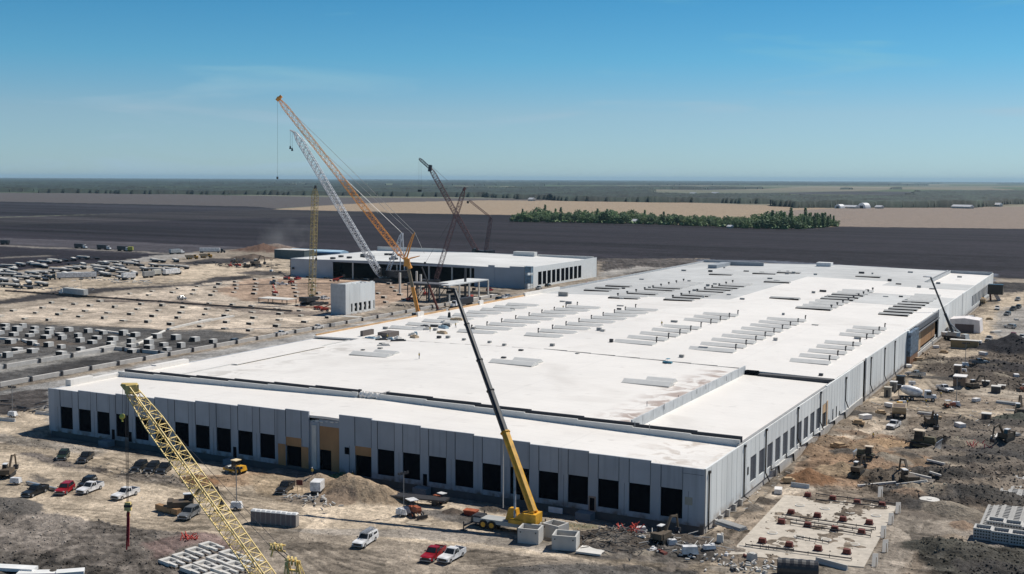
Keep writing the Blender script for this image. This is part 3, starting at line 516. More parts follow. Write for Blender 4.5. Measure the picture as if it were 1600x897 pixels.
def front_wall():
    wl = MB(); jt = MB(); ln = MB(); fd = MB(); Y0, Y1 = YF, YF+.35
    segs = []
    doors = [-220.5+6*k for k in range(26) if k not in (11, 12, 13, 14)]
    special = [-153.6, -136.]
    def panel(x0, x1, z0, z1, mb=wl, dy=0.): mb.bx(x0, x1, Y0+dy, Y1+dy, z0, z1)
    alld = [(d, d+4.05) for d in doors+special]
    alld.sort()
    edges = [XL]+[e for d in alld for e in d]+[XR]
    # solid piers
    xs = XL
    for (a, b) in alld:
        if a > -154 and xs < -150 and a > -140: pass
        if xs < -148 < a:  # the recess between the two halves
            wl.bx(xs, -147.6, Y0, Y1, 0, step_top(-149)); wl.bx(-139.9, a, Y0, Y1, 0, step_top(-139))
        else:
            wl.bx(xs, a, Y0-.06, Y1, 0, step_top((xs+a)/2))
        if (a, b) not in [(s, s+4.05) for s in special]:
            ln.bx(a, b, Y0, Y1, 6.15, step_top((a+b)/2)); wl.bx(a, b, Y0, Y1, 0, .95)
        else: ln.bx(a, b, Y0, Y1, 6.15, step_top((a+b)/2))
        for e in (a, b): jt.bx(e-.05, e+.05, Y0-.075, Y0+.1, 6.15, step_top(e)-.05)
        xs = b
    wl.bx(xs, XR, Y0-.06, Y1, 0, 10.2)
    jt.bx(-66.5, -62.7, Y0-.075, Y0-.04, 9.1, 9.17)
    for x in range(-222, -64, 12): jt.bx(x+.6, x+.66, Y0-.075, Y0-.03, 0, 6)
    for mb_, k_ in ((ln, 1), (jt, 2)): wl.mi = k_; wl.add(mb_.v, mb_.f)
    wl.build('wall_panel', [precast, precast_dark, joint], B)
    fd.bx(XL+.3, XR-.3, Y0+.25, Y0+.8, -2.2, 0); fd.build('foundation', foundation, B)
    for d in doors:
        m = MB(); m.bx(d, d+4.05, Y0+.16, Y0+.22, .95, 6.15); o = m.build('dock_door', black, B)
    for s in special:
        m = MB(); m.bx(s, s+4.05, Y0+.6, Y0+.65, 0, 4.3); m.build('dock_door', black, B)
        m = MB(); m.bx(s, s+4.05, Y0+.05, Y0+.16, 4.3, 6.15); m.build('plywood_infill', plywood, B)
    for a_, b_ in ((-155.6, -153.65), (-149.5, -147.7)): m = MB(); m.bx(a_, b_, Y0-.12, Y0-.07, 0, 4.5); m.build('plywood_infill', plywood, B)
    m = MB(); m.bx(-145.2, -139.9, Y0+.5, Y0+.6, 4.3, 9.2); m.bx(-142.3, -139.9, Y0+.48, Y0+.58, 0, 4.3); m.build('plywood_infill', plywood, B)
    m = MB(); m.bx(-145.2, -142.3, Y0+.9, Y0+.95, 0, 4.3); m.build('dock_door', black, B)
    m = MB(); m.bx(-147.6, -145.2, Y0+.4, Y0+.6, 0, 9.9); m.bx(-145.3, -139.9, Y0+.5, Y0+.7, 9.2, 10.6); m.build('wall_panel', precast, B)
    m = MB(); m.bx(-147.0, -145.9, Y0+.2, Y0+.4, 0, 9.3); m.build('wall_panel', conc_w, B)
    m = MB(); m.bx(-138.5, -137.4, Y0-.1, Y0-.05, 4.2, 5.6); m.build('window', black, B)
    for x in (-198.3+.2, -203.4, -167.4, -119.3, -97.9, -83.6):      # small doors in the piers
        m = MB(); m.bx(x-.45, x+.45, Y0-.1, Y0-.06, .1, 2.4); o = m.build('access_door', black, B)
        if x > -84: m = MB(); m.bx(x-.75, x+.75, Y0-.095, Y0-.055, -.1, 2.75); m.build('door_frame', mat('door_board', (.30, .22, .18), .8), o)
    for x in (-204.5, -167.4, -119.4, -84.5):       # concrete stair landings in front
        m = MB(); m.bx(x-1.5, x+1.5, Y0-2.2, Y0-.1, -1.6, -.05); m.build('stair_landing', mat('landing', (.3, .31, .32), .9), B)
    m = MB(); m.bx(-66, -64.6, Y0-.1, Y0-.07, 3.6, 5.0); m.build('patch', mat('mortar_patch', (.36, .35, .30), .9), B)
    m = MB(); m.bx(-91.2, -88.4, Y0-2.6, Y0-2.4, -.6, .4); o = m.build('banner', mat('banner_cloth', (.75, .77, .8), .7), B)
front_wall()
def side_wall():
    wl = MB(); jt = MB(); dr = MB(); X0 = XR
    def seg(y0, y1, z0, z1, x0=X0-.35, x1=X0): wl.bx(x0, x1, y0, y1, z0, z1)
    def top(y): return 10.2 if y < 286 else 10.75
    y = YF+.01
    doors = [217.6+6*k for k in range(10)]
    for d in doors+[277.6]:
        seg(y, d, 0, 10.2)
        z0 = 1.55 if d < 277 else 0
        seg(d, d+4.1, 6.5, 10.2)
        if z0: seg(d, d+4.1, 0, z0)
        y = d+4.1
    seg(y, 326, 0, 10.5)
    SM = [mat('precast_sunlit', (.78, .80, .79), .8, var=.05, scale=.25, stretch=(1, 1, .2), var2=.08, scale2=.05), mat('joint_side', (.3, .32, .33), .9)]  # lighter copy of the front's precast, sunlight painted into the colour
    wl.mi = 1
    for yy in np.arange(193.5, 322, 3.03): wl.bx(X0-.03, X0+.012, yy-.04, yy+.04, 1.6 if 217 < yy < 280 else 0, 10)
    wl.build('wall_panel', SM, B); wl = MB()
    seg(330, 397, 0, 10.8); seg(397, 399.2, 0, 10.8, X0-.35, X0+.5)
    seg(399, 470, 8.6, 10.8, X0-1.2, X0-.8); seg(399, 470, 0, 1.2, X0-1.2, X0-.8)
    seg(470, 541, 0, 10.8); seg(542.5, 575, 0, 10.8); seg(650, YB, 0, 10.8); seg(575, 650, 6.6, 10.8)
    y = 575
    for k in range(12):
        d = 577+6*k; seg(y, d, 0, 6.6); seg(d, d+4.1, 0, 1.5); y = d+4.1
    seg(y, 650, 0, 6.6)
    for yy in np.arange(333, 396, 6.2): jt.bx(X0-.03, X0+.012, yy-.05, yy+.05, 0, 10.6)
    for yy in np.arange(474, 560, 9.): jt.bx(X0-.03, X0+.012, yy-.06, yy+.06, 0, 10.6)
    wl.mi = 1; wl.add(jt.v, jt.f)
    wl.build('wall_panel', [mat('precast_sunlit', (.78, .80, .79), .8, var=.05, scale=.25, stretch=(1, 1, .2), var2=.08, scale2=.05), mat('joint_side', (.3, .32, .33), .9)], B)
    f = MB(); f.bx(X0-.6, X0-.2, YF+.5, 325.5, -2.5, 0); f.bx(X0-.6, X0-.2, 330.5, YB-.5, -2.5, 0); f.bx(X0-.2, X0+.3, 236, 325, -1.4, .75); f.build('foundation', mat('footing_wall', (.5, .49, .47), .9), B)
    dm = mat('slatted_door', (.07, .08, .10), .6, var=.2, scale=3, stretch=(1, .2, 1))
    for d in doors: m = MB(); m.bx(X0-.22, X0-.16, d, d+4.1, 1.55, 6.5); m.build('dock_door', dm, B)
    for k in range(12): m = MB(); m.bx(X0-.22, X0-.16, 577+6*k, 581.1+6*k, 1.5, 6.6); m.build('dock_door', dm, B)
    m = MB(); m.bx(X0-.3, X0-.24, 277.6, 281.7, 0, 4.3); m.build('dock_door', mat('void_brown', (.02, .012, .01), .8), B)
    m = MB(); m.bx(X0-.28, X0-.05, 277.6, 281.7, 4.3, 6.5); m.bx(X0+.02, X0+.1, 281.9, 282.9, 0, 6.8); m.build('plywood_infill', plywood_l, B)
    m = MB(); m.bx(X0-2.2, X0-2.1, 325.9, 330.1, 0, 10.4); m.build('opening', black, B)
    m = MB(); m.bx(X0-.9, X0-.8, 431, 466, .6, 8.6); m.build('plywood_infill', plywood, B)
    m = MB(); m.bx(X0-.9, X0-.7, 414, 431, .3, 8.6); m.build('plywood_infill', plywood_l, B)
    m = MB(); m.bx(X0-.75, X0+.3, 415, 468, 8.55, 10.3); m.bx(X0-.75, X0+.6, 415, 468, 7.7, 8.0); m.build('canopy', mat('grey_canopy', (.12, .13, .15), .6), B)
    m = MB(); m.bx(X0+.1, X0+1.3, 396.5, 413, 2.4, 10.2); m.build('blue_tarpaulin', blue_wrap, B)
    m = MB(); m.bx(X0+.1, X0+1.2, 396.6, 412.8, -.3, 2.4); m.build('plywood_infill', mat('brown_board', (.25, .13, .07), .8), B)
    m = MB(); m.bx(X0-.3, X0-.2, 541.1, 542.4, 0, 10.4); m.build('opening', black, B)
    # rain pipes: a box at the parapet, a drop and an elbow over the footing
    for (yy, z0, z1) in ((192, -.8, 9.3), (213.2, 0, 9.6), (228, 1.2, 9.9), (253.6, 3.2, 9.9), (275, 3, 9.9), (303, 3.4, 9.2), (336, 2.4, 10), (357, 2.2, 10), (374, 1, 10)):
        m = MB(); m.bar((X0+.16, yy, z0), (X0+.16, yy, z1), .14, 6); m.bx(X0+.02, X0+.4, yy-.3, yy+.3, z1-.1, z1+.35)
        if z0 > .8 or yy < 230: m.bar((X0+.16, yy, z0), (X0+.5, yy+2.0, max(z0-2.2, -1)), .14, 6)
        m.build('rain_pipe', black_p, B)
    for yy in (232, 244, 256.5, 268.5, 284, 296):
        m = MB(); m.bar((X0+.2, yy, 1.9), (X0+.2, yy, .9), .13, 6); m.bar((X0+.2, yy, .9), (X0+.45, yy+5, .75), .13, 6); m.bar((X0+.45, yy+5, .75), (X0+.6, yy+5, -.9), .2, 6); m.build('drain_pipe', black_p, B)
    for yy in (289, 293, 216): 
        m = MB(); m.bx(X0-.02, X0+.05, yy-.4, yy+.4, .9 if yy > 280 else 3.5, 3.6 if yy > 280 else 5); m.build('access_door', black, B)
    for yy in (196, 199, 203, 207, 211): m = MB(); m.bx(X0-.2, X0+.5, yy-.25, yy+.25, -1.6, -.05); m.build('pier_footing', conc, B)
side_wall()
wall_skin(MATS['precast_sunlit'], 'Y', 6.06, .1, .05, (.42, .37, .31))
def hidden_walls():
    m = MB(); m.bx(XL, XL+.35, YF+.36, YB, -1.6, 9.9); m.bx(XL+.36, XR-.36, YB-.35, YB, -1.6, 10.4)
    m.build('wall_panel', precast, B)
hidden_walls()
def roofs():
    m = MB(); roof_slab(m, XL+.36, XR-.36, YF+.36, 211.5, -.05)                      # front strip
    m.build('roof', membrane, B)
    for (a, b_, c, d, e) in ((-85.3, XR-.36, 212.6, 289.5, -.05), (XL+.36, -205.4, 211.6, 297, -.05), (-205.2, -85.7, 213.4, 291, 1.15)): m = MB(); roof_slab(m, a, b_, c, d, e); m.build('roof', membrane, B)
    m = MB()
    xs = [(-224.0, -140.), (-140., -62.8)]
    roof_slab(m, -224.0, -140., 292, 452, .8); roof_slab(m, -140., -62.8, 292, 582, .8); m.build('roof', membrane, B)
    m = MB(); roof_slab(m, -224.0, -140.01, 452.01, YB-.4, .79); roof_slab(m, -140., -85.6, 582.01, YB-.4, .79); m.build('roof', membrane_grey, B)
    m = MB(); roof_slab(m, -85.5, -62.8, 590, YB-.4, -.3); m.build('roof', membrane, B)
    for a_, b_ in ((476, 520), (560, 590)): m = MB(); roof_slab(m, -100, -62.8, a_, b_, .85, .06); m.build('roof_patch', membrane_grey, B)
    m = MB(); m.bx(-85.5, -85.2, 590, YB-.4, 8, 11.6); m.bx(-84.2, -83.9, 590, YB-.4, 8, 11.4); m.build('parapet', mat('parapet_grey', (.45, .47, .48), .8), B)
    # double parapet behind the front strip: white-clad kerb, dark band behind it, steps following the ridge
    wb = MB(); db = MB()
    def band(x0, x1):
        x = x0
        while x < x1-.1:
            nx = min(x1, x+12.); 
            zt = rf((x+nx)/2)
            wb.bx(x, nx, 211.5, 211.9, zt-1, zt+1.15); db.bx(x+.8, nx+.8 if nx < x1 else nx, 212.9, 213.3, zt-1, zt+1.55)
            x = nx
    for rng in ((-224, -150.5), (-144.5, -62.8)):
        wb = MB(); db = MB(); band(*rng); wb.build('parapet', curbm, B); db.build('parapet', darkband, B)
    e = MB(); e.bx(-144.6, -144.3, 211.9, 215.5, 10, 12.6); e.bx(-62.9-.3, -62.6, 211, 291, 9.6, 10.35); e.build('parapet', mat('parapet_end', (.3, .3, .3), .8), B)
    # right-hand parapet of the raised middle block, panelled
    p = MB(); p.bx(-85.6, -85.3, 213.4, 291, 9.0, 12.35); p.mi = 1
    for yy in np.arange(219, 291, 6.): p.bx(-85.32, -85.28, yy-.05, yy+.05, 9.5, 12.3)
    p.build('parapet', [mat('parapet_panel', (.50, .52, .53), .8), mat('joint_side', (.3, .32, .33))], B)
    g = MB(); g.bx(-85.25, -82, 290.2, 291.9, 9.5, 11.2); g.build('expansion_joint', black, B)
    d = MB(); d.bx(-81.5, -63, 289.6, 291.9, 9.9, 10.72); d.build('parapet', mat('dark_step', (.07, .07, .075), .8), B)
    # left-hand kerb, seen from its sunny side
    k = MB(); k.bx(-205.7, -205.3, 213.5, 300, 10, 11.15); k.build('parapet', mat('brown_curb', (.33, .30, .28), .8), B)
    k = MB(); k.bx(-210.4, -210.0, 214, 300, 10.0, 10.45); k.build('parapet', curbm, B)
    # expansion joint across the roof
    q = MB()
    xs = [-197, -143.4, -85.7]
    for i in range(2):
        x0, x1 = xs[i], xs[i+1]
        if x1 > -143: 
            for s in range(8):
                a = x0+(x1-x0)*s/8; b = x0+(x1-x0)*(s+1)/8; q.bx(a, b, 291.1, 291.5, rf(a)+.7, max(rf(a), rf(b))+1.18)
    q.build('expansion_joint', joint, B)
    q = MB()
    for s in range(12):
        a = -205+62*s/12; b = a+62/12+.1; q.bx(a, b, 290.9, 291.3, rf(a)+.7, max(rf(a), rf(b))+1.12)
    q.build('expansion_joint', mat('joint_pale', (.42, .40, .38)), B)
    # left edge: upstand wrapped white, then a long run of bare plywood
    u = MB()
    for (y0, y1, z) in ((196, 203, 1.3), (203, 224, .7), (224, 236, 1.0)): u.bx(-225.2, -223.4, y0, y1, 9.4, 10+z)
    u.build('parapet', membrane, B)
    u = MB(); u.bx(-224.3, -223.9, 293, 352, 9.5, 11.15); u.bx(-224.3, -223.9, 356, 372, 9.5, 11.3); u.bx(-224.3, -223.9, 374, 436, 9.5, 11.3); u.build('parapet', mat('plywood_parapet', (.56, .36, .19), .8, var=.3, scale=.25), B)
    u = MB(); u.bx(-224.5, -223.6, 352, 356, 9.4, 12.2); u.bx(-224.6, -223.5, 436, 470, 9.4, 12.0); u.bx(-224.5, -223.6, 397, 400, 9.4, 12.3); u.build('parapet', membrane, B)
    u = MB(); u.bx(-224.3, -223.9, 470, YB, 9.4, 11.5); u.bx(-224, -190, YB-.6, YB-.2, 9.4, 12); u.bx(-190, -62.8, YB-.6, YB-.2, 9.4, 11.4); u.build('parapet', mat('parapet_grey2', (.42, .44, .46), .8), B)
    u = MB(); u.bx(-205, -181, 648, 649, 10, 13.4); u.bx(-205, -200, 622, 648, 10, 13); u.build('parapet', mat('parapet_grey3', (.30, .33, .36), .8), B)
    u = MB(); u.bx(-153, -145, 655, 661, 11, 14.2); u.build('roof_hatch', mat('hatch', (.7, .7, .7)), B)
    u = MB(); u.bx(-205, -203, 232, 270, 11.6, 11.72); u.build('parapet', membrane, B)
roofs()
rnd = random.Random(4)
def curbs():
    def curb(x0, x1, y, z, dark=False):
        m = MB(); m.prism([(y-1.9, z-.1), (y-1.6, z+.12), (y, z+.85), (y+.5, z+.85), (y+2.2, z-.1)], x0, x1)
        m.v = [(v[1], v[0], v[2]) for v in m.v]; m.f = [f[::-1] for f in m.f]
        # a darker strip along the foot of the front slope
        m.mi = 1; m.bx(x0, x1, y-2.0, y-1.92, z-.05, z+(.5 if dark else .12)); m.mi = 0
        m.build('roof_monitor', [membrane_grey if dark else curbm, black if dark else curbdark], B)
    Z = 0.8
    def z_(x): return rf(x)+Z
    cols = {'A': (-163, -151), 'B': (-133.2, -121), 'C': (-110, -96.8), 'D': (-79.5, -69), 'L1': (-187, -174), 'L2': (-213, -200)}
    ys = [322+10.2*k for k in range(9)]
    for key, rng in (('A', range(9)), ('B', (0, 1, 2, 3, 4, 6, 7, 8)), ('C', range(9)), ('D', (0, 1, 2, 3, 4, 6, 7, 8)), ('L1', range(9)), ('L2', range(9))):
        a, b = cols[key]
        for k in rng: curb(a, b, ys[k]-(8 if key == 'D' else 3), z_((a+b)/2))
    for key in ('A', 'B', 'C', 'D', 'L1'):
        a, b = cols[key]
        for k in range(9 if key != 'B' else 0): curb(a, b, 441+10.1*k, z_((a+b)/2), dark=(k in (0, 4, 5) or rnd.random() < .25))
    for (x0, x1, y) in ((-211, -199, 470), (-211, -199, 482), (-211, -199, 494), (-189, -177, 577), (-170, -158, 590), (-128, -116, 470), (-150, -138, 540), (-160, -148, 600), (-120, -108, 600)):
        curb(x0, x1, y, z_((x0+x1)/2), True)
    for (x0, x1, y) in ((-187, -175, 261), (-145, -132.5, 264), (-105, -93, 257)):
        curb(x0, x1, y, rf((x0+x1)/2)+1.2); curb(x0+4, x1-1, y+5, rf((x0+x1)/2)+1.2)
    # smoke stacks and goosenecks beside the monitors, roof hatches
    n = 0
    for key in ('A', 'B', 'C', 'D', 'L1'):
        a, b = cols[key]
        for k in range(9):
            if n > 92: break
            m = MB(); x = b-1.2 if key in 'BCD' else a+1.5; y = ys[k]+2+(-5 if key == 'D' else 0); z = z_(x)
            m.bar((x, y, z), (x, y, z+1.7), .2, 6); m.bar((x, y, z+1.7), (x+.35, y, z+1.5), .2, 6); m.build('roof_vent', steel_d, B); n += 1
            if key in 'ACL1' and k < 9:
                m = MB(); y2 = 446+10.1*k; m.bar((x, y2, z), (x, y2, z+1.4), .22, 6); m.bx(x-.35, x+.35, y2-.3, y2+.3, z+1.1, z+1.7); m.build('roof_vent', steel_d, B); n += 1
    for (px, py, s) in ((863, 542, 1), (902, 555, .8), (1043, 567, 1), (1065, 556, 1), (597, 538, 1.4), (594, 544, 1), (686, 526, 1), (700, 526, 1), (765, 535, .8), (788, 540, .8), (567, 546, .8), (787, 563, 1), (1046, 598, 1), (680, 513, 1), (740, 512, 1), (1240, 430, 1.4), (1390, 440, 1.5), (880, 462, 3.5), (1436, 449, 1.4), (1106, 449, 1.3), (814, 551, 1), (1283, 580, .8), (725, 530, .8)):
        P = G(px, py, 11.9 if py > 480 else 11.2); m = MB(); z = rf(P[0])+.8
        m.bx(P[0]-.6*s, P[0]+.6*s, P[1]-.45, P[1]+.45, z, z+.75*min(s, 2.4)); m.build('roof_unit', curbdark if (px+py) % 3 else steel_d, B)
    r3 = random.Random(31)
    for k in range(60):
        x = r3.uniform(-215, -70); y = r3.uniform(440, 655) if k % 3 else r3.uniform(300, 440); m = MB(); z = z_(x); w_ = r3.uniform(.4, 1.4); m.bx(x-w_, x+w_, y-.4, y+.4, z, z+r3.uniform(.3, 1.)); m.build('roof_unit', r3.choice([steel_d, curbdark, steel_g, conc]), B)
    m = MB(); m.bx(-203.5, -199.5, 297, 303, 10, 12.6); m.bx(-210, -209, 297, 303, 10, 12.6); o = m.build('mechanical_screen', mat('screen_brown', (.12, .10, .09)), B)
curbs()
def roof_stains():
    m = MB(); P = G(586, 629, 11); 
    for k in range(5): blob(m, (-149.6+k*1.1, 212.2, rf(-147)+.5), .9, 1, .8, .9, seed=k)
    m.build('membrane_roll', membrane, B); m = MB()
    for k in range(6): blob(m, (-147.3+k*1.3, YF+.9, 9.9+.1*k), .6, 1.2, .8, .5, seed=k+9)
    m.build('membrane_roll', membrane, B)
    for k, (px, py) in enumerate([(1011, 630), (1038, 634), (1060, 620), (1089, 610), (1103, 603), (1135, 590), (1015, 665), (992, 661)]):
        P = G(px, py, 12.2); m = MB(); m.bar((P[0], P[1], rf(P[0])+1.1), (P[0], P[1], rf(P[0])+2.3), .07, 4); m.build('roof_post', steel_g, B)
roof_stains()

# ------------------------------------------------------------------ second building, far middle
def second_building():
    x0, x1, y0, y1, h = -454.3, -290.5, 569, 664, 10.8
    b = empty('precast_building', (0, 0, 0)); tag(b, 'lower grey warehouse with wide dark openings standing behind the tall lattice cranes', 'warehouse')
    w = MB(); xa = PL(520, 425, 1, y0)[0]; xb = PL(741, 430, 1, y0)[0]
    w.bx(x0, xa, y0, y0+.4, -.5, h); w.bx(xb, x1, y0, y0+.4, -.5, h+.2); w.bx(x0, x0+.4, y0, y1, -.5, h); w.bx(xa, xb, y0, y0+.4, h-1.0, h)
    w.bx(x0, x1, y1-.4, y1, -.5, h+1); xt = PL(768, 420, 1, y0)[0]; w.bx(xt-2, xt+2, y0-.2, y0+.3, 0, h+1.2)
    w.bx(x1-11, x1+.2, y0-.1, y0+.35, -.4, h+1.0); w.build('wall_panel', mat('precast_far_shaded', (.42, .45, .49), .85, var=.08, scale=.1), b)  # front darkened in colour, its shade painted in
    w = MB(); ys = [PL(800+q/4, 430, 0, x1)[1] for q in (163, 192, 221, 250, 278, 307, 333, 360, 387, 413)]
    y = y0+.4
    for a in ys:
        w.bx(x1-.4, x1, y, a, -.5, h+.6); w.bx(x1-.4, x1, a, a+4.6, 8.2, h+.6); w.bx(x1-.4, x1, a, a+4.6, -.5, .8); y = a+4.6
    w.bx(x1-.4, x1, y, y1, -.5, h+.8); w.build('wall_panel', mat('precast_far_sunlit', (.78, .80, .79), .8, var=.05), b)  # lighter copy of the same precast, sun on this side painted in
    for a in ys: m = MB(); m.bx(x1-.3, x1-.2, a, a+4.6, .8, 8.2); m.build('dock_door', black, b)
    r = MB(); prof = lambda x: h-.3+1.3*(1-min(1, abs(x+372)/82))
    xs = [x0+.4, -372, x1-.4]; pr = [(x, prof(x)) for x in xs]+[(x, prof(x)-.5) for x in reversed(xs)]; r.prism(pr, y0+.4, y1-.4); r.build('roof', mat('far_membrane', (.66, .66, .64), .7, var=.1, scale=.05, var2=.1, scale2=.02), b)
    r = MB(); r.bx(-345, -330, y1-8, y1-4, 11, 14); r.bx(-454, -400, y1-1, y1-.5, 10, 13.5); r.bx(-330, -292, y1-3, y1-2, 10.5, 12.3); r.build('parapet', curbm, b)
    v = MB(); v.bx(xa, xb, y0+8, y0+8.3, 0, h-1); v.build('opening', black, b)
    for px in (551, 620, 670, 706, 735):
        X = PL(px, 430, 1, y0)[0]; m = MB(); m.bx(X-.35, X+.35, y0+.02, y0+.6, 0, h-1); m.build('column', conc_w, b)
    for k in range(16):
        m = MB(); P = G(515+rnd.random()*110, 397+rnd.random()*10, 11.6); m.bx(P[0]-1.3, P[0]+1.3, P[1]-1, P[1]+1, prof(P[0]), prof(P[0])+1.2); m.build('roof_unit', steel_d, b)
    t = empty('scaffold', (PL(828, 440, 1, y0-1)[0], y0-2.5, 0)); tag(t, 'blue-grey scaffold tower at the near corner of the far warehouse', 'scaffold')
    m = MB()
    for dx in (-2, 2):
        for dy in (-1.2, 1.2): m.bar((dx, dy, 0), (dx, dy, 12.5), .15)
    for z in range(0, 13, 2):
        m.bar((-2, -1.2, z), (2, -1.2, z+2 if z < 12 else z), .1); m.bar((2, -1.2, z), (2, 1.2, z), .1); m.bar((-2, -1.2, z), (-2, 1.2, z), .1)
    m.build('frame', steel_g, t); m = MB(); m.bx(-2.1, 2.1, -1.1, 1.2, 3, 7.5); m.bx(-1.8, 2, -1.1, 1.2, 9, 12.4); m.build('mesh_sheet', mat('scaffold_blue', (.17, .27, .36), .6, var=.4, scale=.6), t)
second_building()
def small_tower():
    P = G(517, 491); b = empty('precast_block', (P[0], P[1], 0)); tag(b, 'small unfinished precast block with slot windows, alone on the sandy slab', 'building')
    H = 13.6; wd = PL(540, 491, 1, P[1])[0]-P[0]; dp = PL(586, 480, 0, P[0]+wd)[1]-P[1]
    m = MB(); m.bx(0, wd, 0, .4, -1, H); m.build('wall_panel', mat('precast_shadeside', (.46, .48, .50), .85), b)  # darker copy of the block's precast, shade put into the colour
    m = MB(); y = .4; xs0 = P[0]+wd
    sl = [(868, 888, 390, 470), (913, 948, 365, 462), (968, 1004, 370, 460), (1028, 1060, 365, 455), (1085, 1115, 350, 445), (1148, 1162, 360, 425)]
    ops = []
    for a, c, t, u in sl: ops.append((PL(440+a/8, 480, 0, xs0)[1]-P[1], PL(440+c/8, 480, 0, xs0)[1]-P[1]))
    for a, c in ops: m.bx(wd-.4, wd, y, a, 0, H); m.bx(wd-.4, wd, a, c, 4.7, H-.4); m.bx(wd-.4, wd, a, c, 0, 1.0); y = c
    m.bx(wd-.4, wd, y, dp, 0, H-.6); m.bx(0, .4, .4, dp, 0, H-.5); m.bx(.4, wd-.4, dp-.4, dp, 0, H-.6); m.build('wall_panel', mat('precast_sunlit', (.78, .80, .79)), b)
    for a, c in ops:
        m = MB(); m.bx(wd-.5, wd-.42, a, c, 1, 4.7); o = m.build('window', black, b)
        m = MB(); m.bx(wd-.42, wd-.36, a+.2, (a+c)/2, 2.4, 3.4); m.build('pane', conc_w, o)
    m = MB(); m.bx(.4, wd-.4, .4, dp-.4, H-2.2, H-1.9); m.build('roof', conc, b)
    m = MB(); m.bx(wd-.9, wd-.5, 2, 5, H-1.6, H-.2); m.build('roof_unit', steel_d, b)
    m = MB(); m.bx(-2, wd+10, -5, -1, -.3, .12); m.build('footing', conc, b)
small_tower()
def canopy():
    A = G(702, 473); P = empty('open_canopy', (A[0], A[1], 0)); tag(P, 'open white flat canopy on slender columns in front of the far warehouse', 'canopy')
    e = G(777, 463); d = Vector((0, e[1]-A[1], 0)); L = d.length; W = 12
    m = MB(); m.bx(-W, .2, -.5, L, 8.0, 8.6); m.build('roof', mat('canopy_white', (.62, .63, .62), .7), P)
    n = 5
    for k in range(n):
        for x in (0, -W+.5):
            m = MB(); y = L*k/(n-1); m.bx(x-.3, x+.3, y-.3, y+.3, 0, 8); m.build('column', conc_w, P)
    m = MB(); m.bx(-1, 2.4, -1, L+6, 0, .35); m.build('kerb', conc_w, P)
canopy()

ORD = ['first', 'second', 'third', 'fourth', 'fifth', 'sixth', 'seventh', 'eighth', 'ninth', 'tenth', 'eleventh', 'twelfth', 'thirteenth', 'fourteenth', 'fifteenth', 'sixteenth', 'seventeenth', 'eighteenth', 'nineteenth', 'twentieth', 'twenty-first', 'twenty-second', 'twenty-third', 'twenty-fourth', 'twenty-fifth', 'twenty-sixth']
